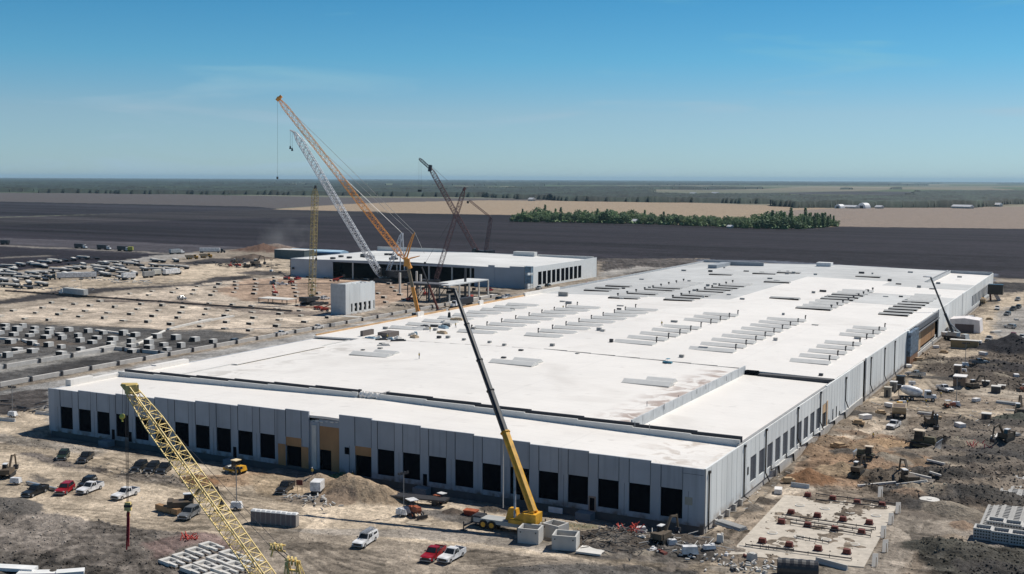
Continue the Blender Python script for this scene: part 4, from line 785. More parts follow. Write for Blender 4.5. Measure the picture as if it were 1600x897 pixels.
# ------------------------------------------------------------------ vehicles (x = forward)
def wheel(parent, x, y, r=.4, w=.28, hub=silver_p):
    m = MB(); m.bar((x, y-w/2, r), (x, y+w/2, r), r, 14); o = m.build('wheel', rubber, parent)
    m = MB(); s = 1 if y > 0 else -1; m.bar((x, y+s*(w/2-.02), r), (x, y+s*(w/2+.03), r), r*.55, 10); m.build('rim', hub, o); return o
def pickup(paint, name='pickup_truck', style='pickup', scale=1.):
    t = empty(name); h = 1.02
    b = MB()
    prof = [(-2.9, .5), (-2.9, 1.12), (.75, 1.12), (1.0, 1.14), (2.55, 1.05), (2.85, .92), (2.9, .5), (2.4, .38), (-2.6, .38)]
    if style == 'suv': prof = [(-2.4, .5), (-2.45, 1.1), (.75, 1.14), (2.3, 1.04), (2.55, .9), (2.6, .5), (2.2, .38), (-2.2, .38)]
    b.prism(prof, -.98, .98)
    if style == 'suv': b.add(*frust(-2.3, .95, -2.1, .2, 1.1, 1.82, .93, .76))
    else: b.add(*frust(-.95, .95, -.8, .25, 1.1, 1.86, .93, .76))
    if style == 'pickup':      # bed walls round an open bed
        for y in (-.93, .93): b.bx(-2.88, -.95, y-.05, y+.05, 1.1, 1.32)
        b.bx(-2.9, -2.8, -.98, .98, 1.1, 1.32)
    b.build('body', paint, t)
    if style == 'pickup': m = MB(); m.bx(-2.78, -1.0, -.87, .87, 1.12, 1.15); m.build('cargo_bed', steel_d, t)
    if style == 'capped':
        m = MB(); m.add(*frust(-2.9, -.98, -2.8, -1.0, 1.12, 1.8, .96, .84)); c = m.build('canopy_cap', paint, t)
        m = MB(); m.bx(-2.4, -1.3, -.97, .97, 1.3, 1.62); m.build('window', glass, c)
        for y in (-.6, .6):
            m = MB(); m.bar((-2.9, y, 2.02), (1.2, y, 2.05), .05); m.build('ladder_rack', steel_g, t)
        m = MB(); m.bx(-2.8, .8, -.42, -.1, 2.05, 2.12); m.bx(-2.8, .8, .1, .35, 2.05, 2.12); m.build('ladder', silver_p, t)
    # glass
    m = MB(); m.add(*quadbox((.93, -.78, 1.19), (.93, .78, 1.19), (.33, .66, 1.78), (.33, -.66, 1.78), .03)); m.build('windshield', glass, t)
    xr = -2.25 if style == 'suv' else -.93
    for s in (-1, 1):
        m = MB(); m.add(*quadbox((xr+.25, s*.935, 1.2), (.75, s*.935, 1.2), (.2, s*.80, 1.76), (xr+.35, s*.80, 1.76), .025)); o = m.build('side_window', glass, t)
        m = MB(); m.bx(-.15, -.07, s*.86-.06, s*.86+.06, 1.2, 1.78); m.build('door_pillar', paint, o)
        m = MB(); m.bx(.65, .85, s*1.08-.07, s*1.08+.07, 1.2, 1.4); m.build('wing_mirror', black_p, t)
    m = MB(); m.add(*quadbox((xr-.02, -.75, 1.25), (xr-.02, .75, 1.25), (xr+.1, .65, 1.75), (xr+.1, -.65, 1.75), .03)); m.build('rear_window', glass, t)
    xf = 2.6 if style == 'suv' else 2.9
    m = MB(); m.bx(xf-.04, xf+.03, -.7, .7, .55, .88); m.build('grille', black_p, t)
    for s in (-1, 1): m = MB(); m.bx(xf-.12, xf+.02, s*.8-.15, s*.8+.15, .75, .92); m.build('headlight', white_p if paint != white_p else silver_p, t)
    m = MB(); m.bx(xf-.05, xf+.12, -.95, .95, .38, .56); m.build('bumper', steel_g, t)
    a, c = (1.6, -1.5) if style == 'suv' else (1.95, -1.75)
    for x in (a, c):
        for y in (-.86, .86): wheel(t, x, y)
    return t
def frust(x0, x1, X0, X1, z0, z1, w0, w1):
    vs = [(x0, -w0, z0), (x1, -w0, z0), (x1, w0, z0), (x0, w0, z0), (X0, -w1, z1), (X1, -w1, z1), (X1, w1, z1), (X0, w1, z1)]
    return vs, [(3, 2, 1, 0), (4, 5, 6, 7), (0, 1, 5, 4), (1, 2, 6, 5), (2, 3, 7, 6), (3, 0, 4, 7)]
def quadbox(a, b, c, d, t):
    A, Bq, Cq, Dq = map(Vector, (a, b, c, d)); n = (Bq-A).cross(Dq-A).normalized()*t
    vs = [A-n, Bq-n, Cq-n, Dq-n, A+n, Bq+n, Cq+n, Dq+n]
    return vs, [(3, 2, 1, 0), (4, 5, 6, 7), (0, 1, 5, 4), (1, 2, 6, 5), (2, 3, 7, 6), (3, 0, 4, 7)]
PAINTS = {'white': white_p, 'black': black_p, 'grey': grey_p, 'red': red_p, 'silver': silver_p, 'dark green': mat('green_paint', (.02, .035, .025), .35)}
CACHE = {}
def heading(pf, pr):
    a = G(*pf); b = G(*pr); return math.atan2(a[1]-b[1], a[0]-b[0])
def car(px, py, front, paint, style, label, group=None, sc_=1.):
    """px,py: middle of the vehicle's footprint in the photo; front: a further photo point it faces, or a heading in radians"""
    P = G(px, py); P[2] = gz(P)+.02; rz = heading(front, (px, py)) if isinstance(front, tuple) else front
    k = (paint, style)
    nm = {'pickup': 'pickup_truck', 'suv': 'sport_utility_vehicle', 'capped': 'service_truck'}[style]
    if k not in CACHE:
        t = pickup(PAINTS[paint], nm, style); CACHE[k] = t; t.location = [float(v) for v in P]; t.rotation_euler = (0, 0, rz); t['label'] = label
        if group: t['group'] = group
    else: t = dup(CACHE[k], P, rz, label); 
    if group: t['group'] = group
    elif 'group' in t: del t['group']
    t['category'] = {'pickup': 'pickup truck', 'suv': 'car', 'capped': 'service truck'}[style]
    if sc_ != 1.: t.scale = (sc_,)*3
    return t
car(141, 768, (122, 775), 'white', 'pickup', 'white pickup in front of a black car, between the red car and another white pickup')
car(196, 777, (176, 784), 'white', 'pickup', 'white pickup with a dark bonnet parked just behind the hanging yellow hook block')
car(102, 770, (88, 779), 'red', 'suv', 'dark red car parked left of the two white pickups')
car(137, 760, (122, 769), 'black', 'suv', 'black car half hidden behind the parked white pickup')
car(55, 773, (40, 779), 'black', 'pickup', 'black pickup at the end of a long silver beam, left of the red car')
car(99, 717, (93, 724), 'dark green', 'suv', 'dark green car alone on the dirt nearest the left end of the dock wall')
car(134, 720, (126, 726), 'black', 'pickup', 'black pickup on the dirt, second vehicle from the left end of the dock wall')
car(218, 735, (210, 740), 'black', 'suv', 'first of three dark cars parked side by side below the dock wall', 'row of three dark cars')
car(238, 736, (230, 742), 'black', 'suv', 'middle one of three dark cars parked side by side below the dock wall', 'row of three dark cars')
car(257, 737, (249, 744), 'black', 'pickup', 'dark pickup ending the row of three beside the yellow lattice boom', 'row of three dark cars')
car(296, 808, (284, 815), 'grey', 'suv', 'dark grey car parked against the machine with the white cab roof')
car(446, 767, (434, 776), 'black', 'pickup', 'black pickup with open clutter, on the tan ramp above the portable toilets')
car(571, 850, (552, 862), 'white', 'capped', 'white service truck with ladders on its roof rack, alone in the foreground')
car(677, 872, (660, 884), 'red', 'pickup', 'dark red pickup parked tight beside a white pickup')
car(706, 874, (688, 884), 'white', 'pickup', 'white pickup parked tight beside the dark red pickup')
car(1430, 590, (1405, 587), 'silver', 'pickup', 'silver pickup parked beyond the concrete mixer')
car(440, 524, (452, 522), 'white', 'pickup', 'white pickup on the grey road behind the roof, nearer of two')
car(496, 514, (478, 517), 'white', 'pickup', 'white pickup with a dark load on the grey road beyond the roof')
car(369, 536, (385, 533), 'grey', 'suv', 'dark car driving the grey road beside the long grade beam')
car(284, 468, (300, 470), 'silver', 'pickup', 'silver pickup crossing the sand track between the footings')
car(428, 444, (440, 444), 'white', 'suv', 'white car parked near the red lifts, left one of two')
car(442, 446, (455, 446), 'white', 'pickup', 'white pickup parked near the red lifts, right one of two')
car(508, 468, (525, 466), 'white', 'suv', 'white car between the olive boom and the small precast block')
car(1511, 516, (1530, 520), 'grey', 'suv', 'grey car parked behind the small white mobile crane')
car(1578, 513, (1560, 511), 'silver', 'suv', 'long silver car parked at the right beside the bending track')
car(1583, 527, (1578, 535), 'red', 'pickup', 'small red pickup parked below the silver car at the right edge')
car(1597, 530, (1580, 536), 'white', 'pickup', 'white pickup cut by the right edge of the photo')
car(1574, 493, (1560, 497), 'grey', 'suv', 'dark grey car at the far right parking, nearest of the row', 'dark cars parked at the far right')
car(1583, 485, (1570, 489), 'black', 'pickup', 'black vehicle second in the far right parking row', 'dark cars parked at the far right')
car(1591, 482, (1580, 486), 'black', 'suv', 'black car third in the far right parking row', 'dark cars parked at the far right')
car(1558, 484, (1556, 490), 'white', 'pickup', 'white pickup coming down the dirt road at the far right')
car(1520, 499, (1530, 499), 'white', 'suv', 'white car at the foot of the long side wall, far right')
car(842, 452, (850, 450), 'silver', 'pickup', 'pale pickup outside the right end of the far warehouse')
car(856, 447, (866, 445), 'black', 'suv', 'black car outside the right end of the far warehouse')
car(905, 452, (915, 450), 'red', 'suv', 'maroon car left in the trio on the road behind the roof edge', 'three maroon cars')
car(912, 449, (922, 447), 'red', 'suv', 'maroon car in the middle of the trio on the road behind the roof edge', 'three maroon cars')
car(919, 446, (929, 444), 'red', 'suv', 'maroon car right in the trio on the road behind the roof edge', 'three maroon cars')
for k, (px, py, p, s) in enumerate(((787, 467, 'white', 'pickup'), (794, 465, 'silver', 'suv'), (780, 469, 'black', 'suv'), (765, 455, 'red', 'suv'), (465, 437, 'red', 'pickup'), (560, 433, 'red', 'suv'))):
    car(px, py, (px+12, py-2), p, s, ['white pickup by the corner of the far grey warehouse', 'silver car beside the white pickup at the far warehouse corner', 'black car nearest the open canopy', 'red car under the open white canopy', 'red pickup among the lifts left of the olive boom', 'red car before the dark openings of the far warehouse'][k])
far_rows = [(1, 381), (5, 384)]
# -- concrete mixer
def mixer():
    t = empty('concrete_mixer', (0, 0, 0)); m = MB(); m.bx(-4.6, 3.6, -.5, .5, .8, 1.1); m.build('chassis', steel_d, t)
    m = MB(); m.add(*frust(1.9, 4.2, 2.0, 3.6, 1.0, 2.9, 1.15, 1.05)); m.add(*frust(3.6, 5.2, 3.7, 5.0, .9, 1.75, .95, .8)); c = m.build('cab', white_p, t)
    m = MB(); m.add(*quadbox((4.15, -.9, 1.9), (4.15, .9, 1.9), (3.75, .85, 2.75), (3.75, -.85, 2.75), .03)); m.build('windshield', glass, c)
    for s in (-1, 1): m = MB(); m.bx(2.5, 3.7, s*1.13-.04, s*1.13+.04, 1.8, 2.6); m.build('side_window', glass, c)
    pr = [(-4.3, .55, 3.25), (-3.6, .95, 3.1), (-2.3, 1.3, 2.75), (-.9, 1.38, 2.45), (.4, 1.2, 2.2), (1.3, .75, 2.05), (1.45, .4, 2.0)]
    vs = []; n = 18
    for x, r, z in pr:
        for k in range(n): a = 2*math.pi*k/n; vs.append((x+.25*math.sin(a)*r, math.cos(a)*r, z+math.sin(a)*r))
    fs = [(i*n+k, i*n+(k+1) % n, (i+1)*n+(k+1) % n, (i+1)*n+k) for i in range(len(pr)-1) for k in range(n)]+[tuple(range(n)), tuple(range(len(pr)*n-1, (len(pr)-1)*n-1, -1))]
    d = MB(); d.add(vs, [f[::-1] for f in fs]); d.build('drum', white_p, t, True)
    m = MB(); m.bx(-5.2, -4.0, -.8, .8, 2.9, 4.1, ) if 0 else m.add(*frust(-5.0, -4.2, -5.2, -4.0, 3.2, 4.1, .4, .75)); m.build('hopper', steel_d, t)
    m = MB(); m.bar((-4.9, 0, 2.8), (-5.9, .4, 1.6), .2, 6); m.bar((-4.7, .5, 1), (-4.7, .5, 3.2), .08); m.bar((-4.7, -.5, 1), (-4.7, -.5, 3.2), .08); m.build('chute', steel_d, t)
    for x in (4.2, -1.2, -2.5, -3.8):
        for y in (-1.05, 1.05): wheel(t, x, y, .52, .35)
    for x in (-4.8,):
        m = MB(); m.bx(.2, 1.7, -1.1, 1.1, 1.0, 1.25); m.build('fender', steel_d, t)
    return t
P = G(1432, 626); P[2] = gz(P); t = mixer(); t.location = [float(v) for v in P]; t.rotation_euler = (0, 0, heading((1465, 628), (1410, 625)))
tag(t, 'white concrete mixer truck with a big tilted drum on the right-hand dirt road', 'mixer truck')
# -- articulated dump truck seen from behind
def dumper():
    t = empty('dump_truck'); m = MB()
    m.prism([(-4.6, 2.0), (-3.8, 1.3), (.4, 1.1), (1.0, 3.2), (-.2, 3.0), (-4.9, 3.1)], -1.7, 1.7); b = m.build('dump_body', mat('dumper_tan', (.40, .31, .20), .6, var=.2), t)
    m = MB(); m.bx(-4.2, .1, -1.45, 1.45, 3.06, 3.12); m.build('load', mat('load_soil', (.12, .09, .07), .95, var=.4, scale=2), b)
    m = MB(); m.add(*frust(1.5, 3.0, 1.6, 2.8, 1.3, 3.3, .85, .75)); m.add(*frust(2.9, 4.6, 3.0, 4.4, 1.2, 2.3, 1.1, .9)); c = m.build('cab', yellow_p, t)
    m = MB(); m.bx(1.45, 2.9, -.87, .87, 2.2, 3.0); m.build('window', glass, c)
    m = MB(); m.bx(-4.2, 4.2, -.5, .5, .9, 1.3); m.build('chassis', steel_d, t)
    for x in (3.3, -1.2, -3.0):
        for y in (-1.35, 1.35): wheel(t, x, y, .85, .6, yellow_p)
    return t
D0 = dumper()
P = G(1405, 650); P[2] = gz(P); D0.location = [float(v) for v in P]; D0.rotation_euler = (0, 0, heading((1407, 632), (1405, 655)))
tag(D0, 'tan articulated dump truck seen from behind, below the concrete mixer', 'dump truck', 'dump trucks')
for (px, py, f, l) in ((1535, 473, (1545, 462), 'pale dump truck waiting at the far end of the side wall'), (300, 405, (330, 404), 'dark dump truck on the haul road by the yellow machine'), (322, 403, (350, 402), 'dump truck at the foot of the distant soil heap')):
    P = G(px, py); P[2] = gz(P); dup(D0, P, heading(f, (px, py)), l, 'dump trucks')
# -- bulldozer
def dozer(paint, dark=False):
    t = empty('bulldozer')
    for s in (-1, 1):
        m = MB(); n = 14; pts = []
        for k in range(n+1):
            a = math.pi/2+math.pi*k/n; pts.append((-1.5+.5*math.cos(a), .5+.5*math.sin(a)))
        for k in range(n+1):
            a = -math.pi/2+math.pi*k/n; pts.append((1.5+.45*math.cos(a), .45+.45*math.sin(a)))
        m.prism(pts, s*1.05-.28, s*1.05+.28); o = m.build('track', rubber, t)
        m = MB(); m.bx(-1.4, 1.4, s*1.05-.31, s*1.05+.31, .3, .65); m.build('track_frame', paint, o)
    m = MB(); m.bx(-1.9, 1.9, -.7, .7, .5, 1.2); m.add(*frust(.1, 2.0, .1, 1.8, 1.2, 1.95, .55, .45)); m.build('body', paint, t)
    m = MB(); m.add(*frust(-1.5, .1, -1.35, -.1, 1.2, 2.75, .72, .65)); c = m.build('cab', glass, t); m = MB(); m.bx(-1.7, .2, -.85, .85, 2.75, 2.9); m.build('cab_roof', mat('cab_roof', (.6, .5, .38), .6), c)
    m = MB()
    pr = [(2.55+.25*math.cos(a), .75+.75*math.sin(a)) for a in np.linspace(-1.4, 1.4, 7)]; pr = [(5.1-x, z) for x, z in pr]; pr2 = [(x+.12, z) for x, z in reversed(pr)]
    m.prism(pr+pr2, -1.9, 1.9); m.build('blade', silver_p, t)
    for s in (-1, 1): m = MB(); m.bar((2.5, s*1.35, .5), (-.2, s*1.35, .5), .1); m.build('push_arm', paint, t)
    m = MB(); m.bar((-1.9, 0, .8), (-2.9, 0, .5), .15); m.bar((-2.9, 0, .9), (-3.0, 0, .1), .12); m.build('ripper', steel_d, t)
    return t
dz = dozer(mat('dozer_olive', (.12, .10, .05), .6))
P = G(1443, 700); P[2] = gz(P); dz.location = [float(v) for v in P]; dz.rotation_euler = (0, 0, heading((1465, 702), (1435, 698))); dz.scale = (1.35,)*3
tag(dz, 'tracked bulldozer pushing orange soil with its silver blade to the right', 'bulldozer')
for (px, py, f, s, l) in ((1352, 722, (1335, 720), .9, 'small dark bulldozer between the two round sand heaps'), (1406, 393+250, (0, 0), 0, '')):
    if s: P = G(px, py); P[2] = gz(P); t = dup(dz, P, heading(f, (px, py)), l, None, scale=s)
# -- excavators
def excavator(paint, roof=white_p):
    t = empty('excavator')
    for s in (-1, 1):
        m = MB(); pts = [(-1.9+.45*math.cos(a), .45+.45*math.sin(a)) for a in np.linspace(math.pi/2, 1.5*math.pi, 8)]+[(1.9+.45*math.cos(a), .45+.45*math.sin(a)) for a in np.linspace(-math.pi/2, math.pi/2, 8)]
        m.prism(pts, s*1.1-.3, s*1.1+.3); m.build('track', rubber, t)
    m = MB(); m.bx(-2.4, 1.6, -1.3, 1.3, 1.0, 2.1); m.bx(-2.9, -1.9, -1.3, 1.3, 1.1, 2.3); m.build('body', paint, t)
    m = MB(); m.add(*frust(-.1, 1.6, .0, 1.4, 2.1, 3.1, .5, .45)); m.v = [(x, y+.75, z-.05) for x, y, z in m.v]; c = m.build('cab', glass, t); m = MB(); m.bx(-.2, 1.6, .2, 1.3, 3.05, 3.2); m.build('cab_roof', roof, c)
    m = MB(); m.bar((.8, -.2, 1.8), (3.2, -.2, 4.6), .32, 4); m.bar((3.2, -.2, 4.6), (5.8, -.2, 4.1), .28, 4); m.build('boom', paint, t)
    m = MB(); m.bar((5.8, -.2, 4.4), (6.6, -.2, 1.4), .22, 4); m.build('stick', paint, t)
    m = MB(); m.prism([(6.2, 1.5), (7.0, 1.4), (6.8, .5), (6.0, .3), (5.8, .8)], -.75, .35); m.build('bucket', steel_d, t)
    return t
ex = excavator(mat('machine_dark', (.10, .075, .05), .6, var=.2))
P = G(1455, 665); P[2] = gz(P); ex.location = [float(v) for v in P]; ex.rotation_euler = (0, 0, heading((1466, 676), (1452, 662)))
tag(ex, 'tracked excavator with a white cab roof reaching down, right of the dump truck', 'excavator', 'excavators')
for (px, py, f, s, l) in ((288, 800, (345, 797), 1., 'dark tracked excavator with a white roof lying its arm behind the yellow lattice boom'), (12, 745, (30, 730), .8, 'small dark excavator at the left edge near the pale box'),
        (1595, 655, (1585, 640), 1., 'excavator cut by the right edge above the dirt road'), (400, 415, (420, 413), 1.4, 'large dark excavator on the distant soil heap'), (1035, 848, (1050, 840), .8, 'blue-grey compact excavator in the clutter by the near corner'),
        (385, 418, (360, 418), 1., 'excavator between the haul road and the soil heap'), (368, 411, (380, 405), .9, 'red-tinted excavator left of the soil heap'), (1420, 757, (1410, 750), .9, 'excavator beside the white formwork in the dark mud')):
    P = G(px, py); P[2] = gz(P); dup(ex, P, heading(f, (px, py)), l, 'excavators', scale=s)
# -- roller
def roller():
    t = empty('road_roller'); m = MB(); m.bar((1.6, -1, .75), (1.6, 1, .75), .75, 20); m.build('drum', steel_g, t)
    m = MB(); m.add(*frust(-2.6, -.6, -2.4, -.7, .7, 1.7, .95, .8)); m.bx(-.7, 2.5, -1.15, -1.02, .5, .9); m.bx(-.7, 2.5, 1.02, 1.15, .5, .9); m.bx(2.4, 2.6, -1.15, 1.15, .5, .9); m.bx(-.8, -.3, -1.1, 1.1, .5, 1.1); m.build('body', yellow_p, t)
    m = MB(); m.add(*frust(-.9, .6, -.8, .4, 1.1, 2.7, .75, .65)); c = m.build('cab', glass, t); m = MB(); m.bx(-1.0, .6, -.85, .85, 2.7, 2.85); m.build('cab_roof', mat('cream_roof', (.75, .62, .4), .6), c)
    for y in (-.9, .9): wheel(t, -1.6, y, .75, .5, yellow_p)
    return t
t = roller(); P = G(368, 738); P[2] = gz(P); t.location = [float(v) for v in P]; t.rotation_euler = (0, 0, heading((352, 736), (378, 741))); t.scale = (.95,)*3
tag(t, 'yellow road roller with a cream roof working at the foot of the dock wall', 'roller')
# -- tractor/forklift
def tractor(paint):
    t = empty('tractor'); m = MB(); m.bx(-1.6, 2.2, -.5, .5, .7, 1.3); m.add(*frust(.4, 2.3, .5, 2.2, 1.3, 1.8, .5, .42)); m.build('body', paint, t)
    m = MB()
    for x in (-1.4, .3):
        for y in (-.7, .7): m.bar((x, y, 1.2), (x, y, 2.6), .05)
    m.build('frame', steel_d, t); m = MB(); m.bx(-1.6, .5, -.85, .85, 2.6, 2.72); m.build('cab_roof', white_p, t)
    for y in (-.9, .9): wheel(t, -1.1, y, .75, .4, orange_p); wheel(t, 1.7, y, .45, .3, orange_p)
    m = MB(); m.bar((2.2, .4, .9), (3.3, .4, .3), .1); m.bar((2.2, -.4, .9), (3.3, -.4, .3), .1); m.bx(3.2, 3.6, -1, 1, .1, .7); m.build('loader_bucket', steel_d, t); return t
tr = tractor(orange_p); P = G(646, 804); P[2] = gz(P); tr.location = [float(v) for v in P]; tr.rotation_euler = (0, 0, heading((655, 808), (640, 800)))
tag(tr, 'orange tractor with a white canopy roof beside the tall pole', 'tractor', 'tractors and loaders')
for (px, py, f, l) in ((688, 786, (680, 784), 'small orange machine in the shadow edge of the dock wall'), (445, 467-0, (0, 0), ''), (1483, 637, (1500, 637), 'dark open-topped machine beside the thin mast on the dirt road'), (1600, 612, (1580, 615), 'red machine at the right edge beyond the dark mud')):
    if l: P = G(px, py); P[2] = gz(P); dup(tr, P, heading(f, (px, py)), l, 'tractors and loaders', scale=.72)
# -- light towers
def light_tower():
    t = empty('light_tower'); m = MB(); m.add(*frust(-1.1, 1.1, -.95, .8, .45, 1.5, .65, .5)); m.build('generator_box', white_p, t)
    m = MB(); m.bar((0, 0, 1.4), (0, 0, 7.6), .09, 6); m.build('mast', steel_g, t); m = MB(); m.bar((-1, 0, 7.5), (1, 0, 7.5), .06); mm = m.build('crossbar', steel_d, t)
    for x in (-.95, -.35, .35, .95):
        m = MB(); m.box((x, .1, 7.75), (.42, .3, .4), 0, .8); m.build('floodlight', steel_d, mm)
    for y in (-.65, .65): wheel(t, -.1, y, .35, .2)
    for s in (-1, 1): m = MB(); m.bar((.5, s*.5, .5), (.9, s*1.6, .05), .05); m.build('outrigger', steel_d, t)
    m = MB(); m.bar((1.1, 0, .6), (2.2, 0, .4), .06); m.build('tow_bar', steel_d, t); return t
lt = light_tower(); P = G(370, 797); P[2] = gz(P); lt.location = [float(v) for v in P]; lt.rotation_euler = (0, 0, .5)
tag(lt, 'white trailer light tower with four lamps on the tan road left of the portable toilets', 'light tower', 'trailer light towers')
for (px, py, rz, l) in ((631, 805, 1.2, 'light tower with its mast raised beside the orange tractor'), (1494, 636, .3, 'thin mast light tower on the right-hand dirt road'), (1508, 576, .3, 'small light tower in front of the dark muddy heap at right'),
        (127, 460, .2, 'distant light tower beside the long flatbed at left'), (20, 652, .2, 'light tower behind the left end of the building'), (424, 425, 0, 'light tower in front of the distant soil heap')):
    P = G(px, py); P[2] = gz(P); dup(lt, P, rz, l, 'trailer light towers')
# -- portable toilets: nine in one row
A = G(398, 816); Bq = G(461, 822); rz = math.atan2(Bq[1]-A[1], Bq[0]-A[0])
def toilet():
    t = empty('portable_toilet'); m = MB(); m.bx(-.52, .52, -.55, .55, .05, 2.05); m.build('cabin', mat('toilet_beige', (.30, .28, .26), .6), t)
    m = MB(); m.add(*frust(-.55, .55, -.4, .4, 2.05, 2.3, .58, .3)); m.build('roof', mat('toilet_roof', (.8, .8, .78), .5), t)
    m = MB(); m.bx(-.4, .4, -.58, -.55, .12, 1.95); m.build('door', mat('toilet_door', (.17, .14, .14), .6), t); m = MB(); m.bx(-.55, .55, -.6, .6, 0, .06); m.build('base', steel_d, t); return t
tp = toilet(); n = 9
for k in range(n):
    p = A+(Bq-A)*(k/(n-1)); p[2] = gz(p); l = 'beige portable toilet with a white roof, one of nine standing close in a row'
    if k == 0: tp.location = [float(v) for v in p]; tp.rotation_euler = (0, 0, rz); t = tp
    else: t = dup(tp, p, rz)
    l = ORD[k]+' from the left of nine beige portable toilets with white roofs in a close row'
    s = np.linalg.norm(Bq-A)/(n-1)/1.07; t.scale = (s, 1.05, 1.05); tag(t, l, 'portable toilet', 'row of portable toilets')
# -- trailers, semis and stacks of precast in the storage yard
def flatbed(load):
    t = empty('flatbed_trailer'); m = MB(); m.bx(-6.5, 6.5, -1.25, 1.25, 1.1, 1.4); m.build('deck', steel_d, t)
    m = MB(); m.bx(-6, -1, -.5, .5, .7, 1.1); m.bx(3.6, 4.4, -.5, .5, 0, 1.1); m.build('undercarriage', steel_d, t)
    for x in (-5.2, -4.0): 
        m = MB(); m.bar((x, -1.2, .5), (x, 1.2, .5), .5, 10); m.build('wheel', rubber, t)
    if load:
        m = MB(); m.bx(-6, 6.2, -1.1, 1.1, 1.55, 1.85+.25*load); m.build('load', conc_w, t)
    return t
fb = [flatbed(1), flatbed(2), flatbed(0)]
YARD = [(12, 418), (32, 416), (50, 414), (70, 412), (85, 411), (100, 408), (115, 407), (130, 405), (145, 405), (82, 409), (20, 423), (60, 417), (12, 432), (30, 431), (50, 430), (90, 424), (75, 427), (105, 424),
        (130, 416), (150, 419), (165, 418), (185, 418), (155, 424), (175, 424), (195, 425), (205, 415), (220, 416), (240, 417), (225, 423), (245, 424), (265, 423), (285, 420), (270, 428), (250, 429), (120, 431), (160, 430),
        (175, 433), (145, 437), (190, 437), (5, 441), (25, 443), (45, 445), (65, 447), (15, 449), (40, 451), (100, 440), (210, 430), (262, 419)]
YG = 'loaded flatbed trailers in the storage yard'
yl = 'flatbed trailer stacked with pale precast slabs in the distant storage yard'
_y = random.Random(9)
for _k in range(44):
    _px = _y.uniform(-5, 275); YARD.append((_px, float(np.interp(_px, [0, 275], [416, 407]))+_y.uniform(0, 26)*(1-.25*_px/275)))
YARD = [p for p in YARD if not (80 < p[0] < 160 and 431 < p[1] < 441)]
YARD.sort(key=lambda p: (round(p[1]/8.), p[0])); YR = {}
for k, (px, py) in enumerate(YARD):
    P = G(px, py); P[2] = gz(P); src = fb[k % 3 if k % 7 else 1]; rz = YAW*0+math.pi+.35*math.sin(k*1.7)-.25
    if k < 3: src = fb[k]; src.location = [float(v) for v in P]; src.rotation_euler = (0, 0, rz); t = src
    else: t = dup(src, P, rz)
    row = round(py/8.); YR[row] = YR.get(row, 0)+1
    tag(t, '%s flatbed from the left in the %s of the storage yard' % (ORD[min(YR[row], 26)-1], {50: 'farthest row', 51: 'second farthest row', 52: 'third farthest row', 53: 'middle row', 54: 'third nearest row', 55: 'second nearest row', 56: 'nearest row'}.get(row, 'middle row')), 'trailer', YG)
def box_trailer(name, paint, L=12, cab=True, tank=False):
    t = empty(name); m = MB()
    if tank: m.bar((-L/2, 0, 2.2), (L/2, 0, 2.2), 1.2, 14)
    else: m.bx(-L/2, L/2, -1.25, 1.25, 1.15, 3.9)
    m.build('trailer_body', paint, t); m = MB(); m.bx(-L/2, L/2, -.5, .5, .7, 1.1); m.build('chassis', steel_d, t)
    for x in (-L/2+1, -L/2+2.3, L/2-1.5): 
        m = MB(); m.bar((x, -1.2, .5), (x, 1.2, .5), .5, 10); m.build('wheel', rubber, t)
    if cab:
        m = MB(); m.add(*frust(L/2+.6, L/2+2.6, L/2+.7, L/2+2.2, .9, 3.2, 1.2, 1.1)); m.add(*frust(L/2+2.4, L/2+4.2, L/2+2.5, L/2+4.1, .8, 1.9, .95, .85)); c = m.build('cab', white_p if paint != white_p else black_p, t)
        m = MB(); m.bx(L/2+2.4, L/2+2.6, -.95, .95, 2.0, 2.9); m.build('windshield', glass, c)
        for x in (L/2+1, L/2+3.6): m = MB(); m.bar((x, -1.2, .5), (x, 1.2, .5), .5, 10); m.build('wheel', rubber, t)
    return t
def place(t, px, py, rz, label, cat, group=None, z=0):
    P = G(px, py); P[2] = gz(P)+z; t.location = [float(v) for v in P]; t.rotation_euler = (0, 0, heading(rz, (px, py)) if isinstance(rz, tuple) else rz); return tag(t, label, cat, group)
place(box_trailer('semi_truck', white_p, 22, True), 120, 436, (85, 437), 'long white semi-trailer with a black cab in the storage yard', 'semi truck')
place(box_trailer('box_trailer', white_p, 8, False), 201, 437, (230, 435), 'white box trailer nearest the grey one in the storage yard', 'trailer')
place(box_trailer('box_trailer', mat('grey_box', (.35, .35, .34)), 7, False), 232, 434, (260, 432), 'grey box trailer between two white ones in the storage yard', 'trailer')
place(box_trailer('box_trailer', mat('cream_box', (.7, .68, .6)), 5, False), 245, 431, (260, 430), 'short cream box trailer in the storage yard', 'trailer')
place(box_trailer('box_trailer', white_p, 12, False), 268, 430, (300, 427), 'long white box trailer at the right end of the storage yard', 'trailer')
place(box_trailer('semi_truck', steel_d, 11, True), 124, 388, (134, 388.6), 'first truck of three on the far haul road, dark trailer and white cab', 'semi truck')
place(box_trailer('semi_truck', steel_d, 11, True), 160, 390, (170, 390.5), 'middle truck of three on the far haul road', 'semi truck')
place(box_trailer('semi_truck', steel_d, 11, True), 191, 392, (201, 392.7), 'last truck of three on the far haul road, before the yellow-green machine', 'semi truck')
place(box_trailer('semi_truck', silver_p, 9, True), 273, 397, (290, 396), 'silver tank truck where the haul road meets the yard', 'semi truck')
place(box_trailer('semi_truck', white_p, 16, True), 328, 395, (350, 395), 'white trailer truck left of the distant soil heap', 'semi truck')
place(box_trailer('semi_truck', steel_d, 10, False), 8, 382, (30, 383), 'dark trailer at the far left end of the haul road', 'trailer')
place(box_trailer('box_trailer', mat('yellow_green', (.45, .45, .08)), 4, False), 204, 393, (220, 393), 'yellow-green water cart behind the row of three trucks', 'water cart')
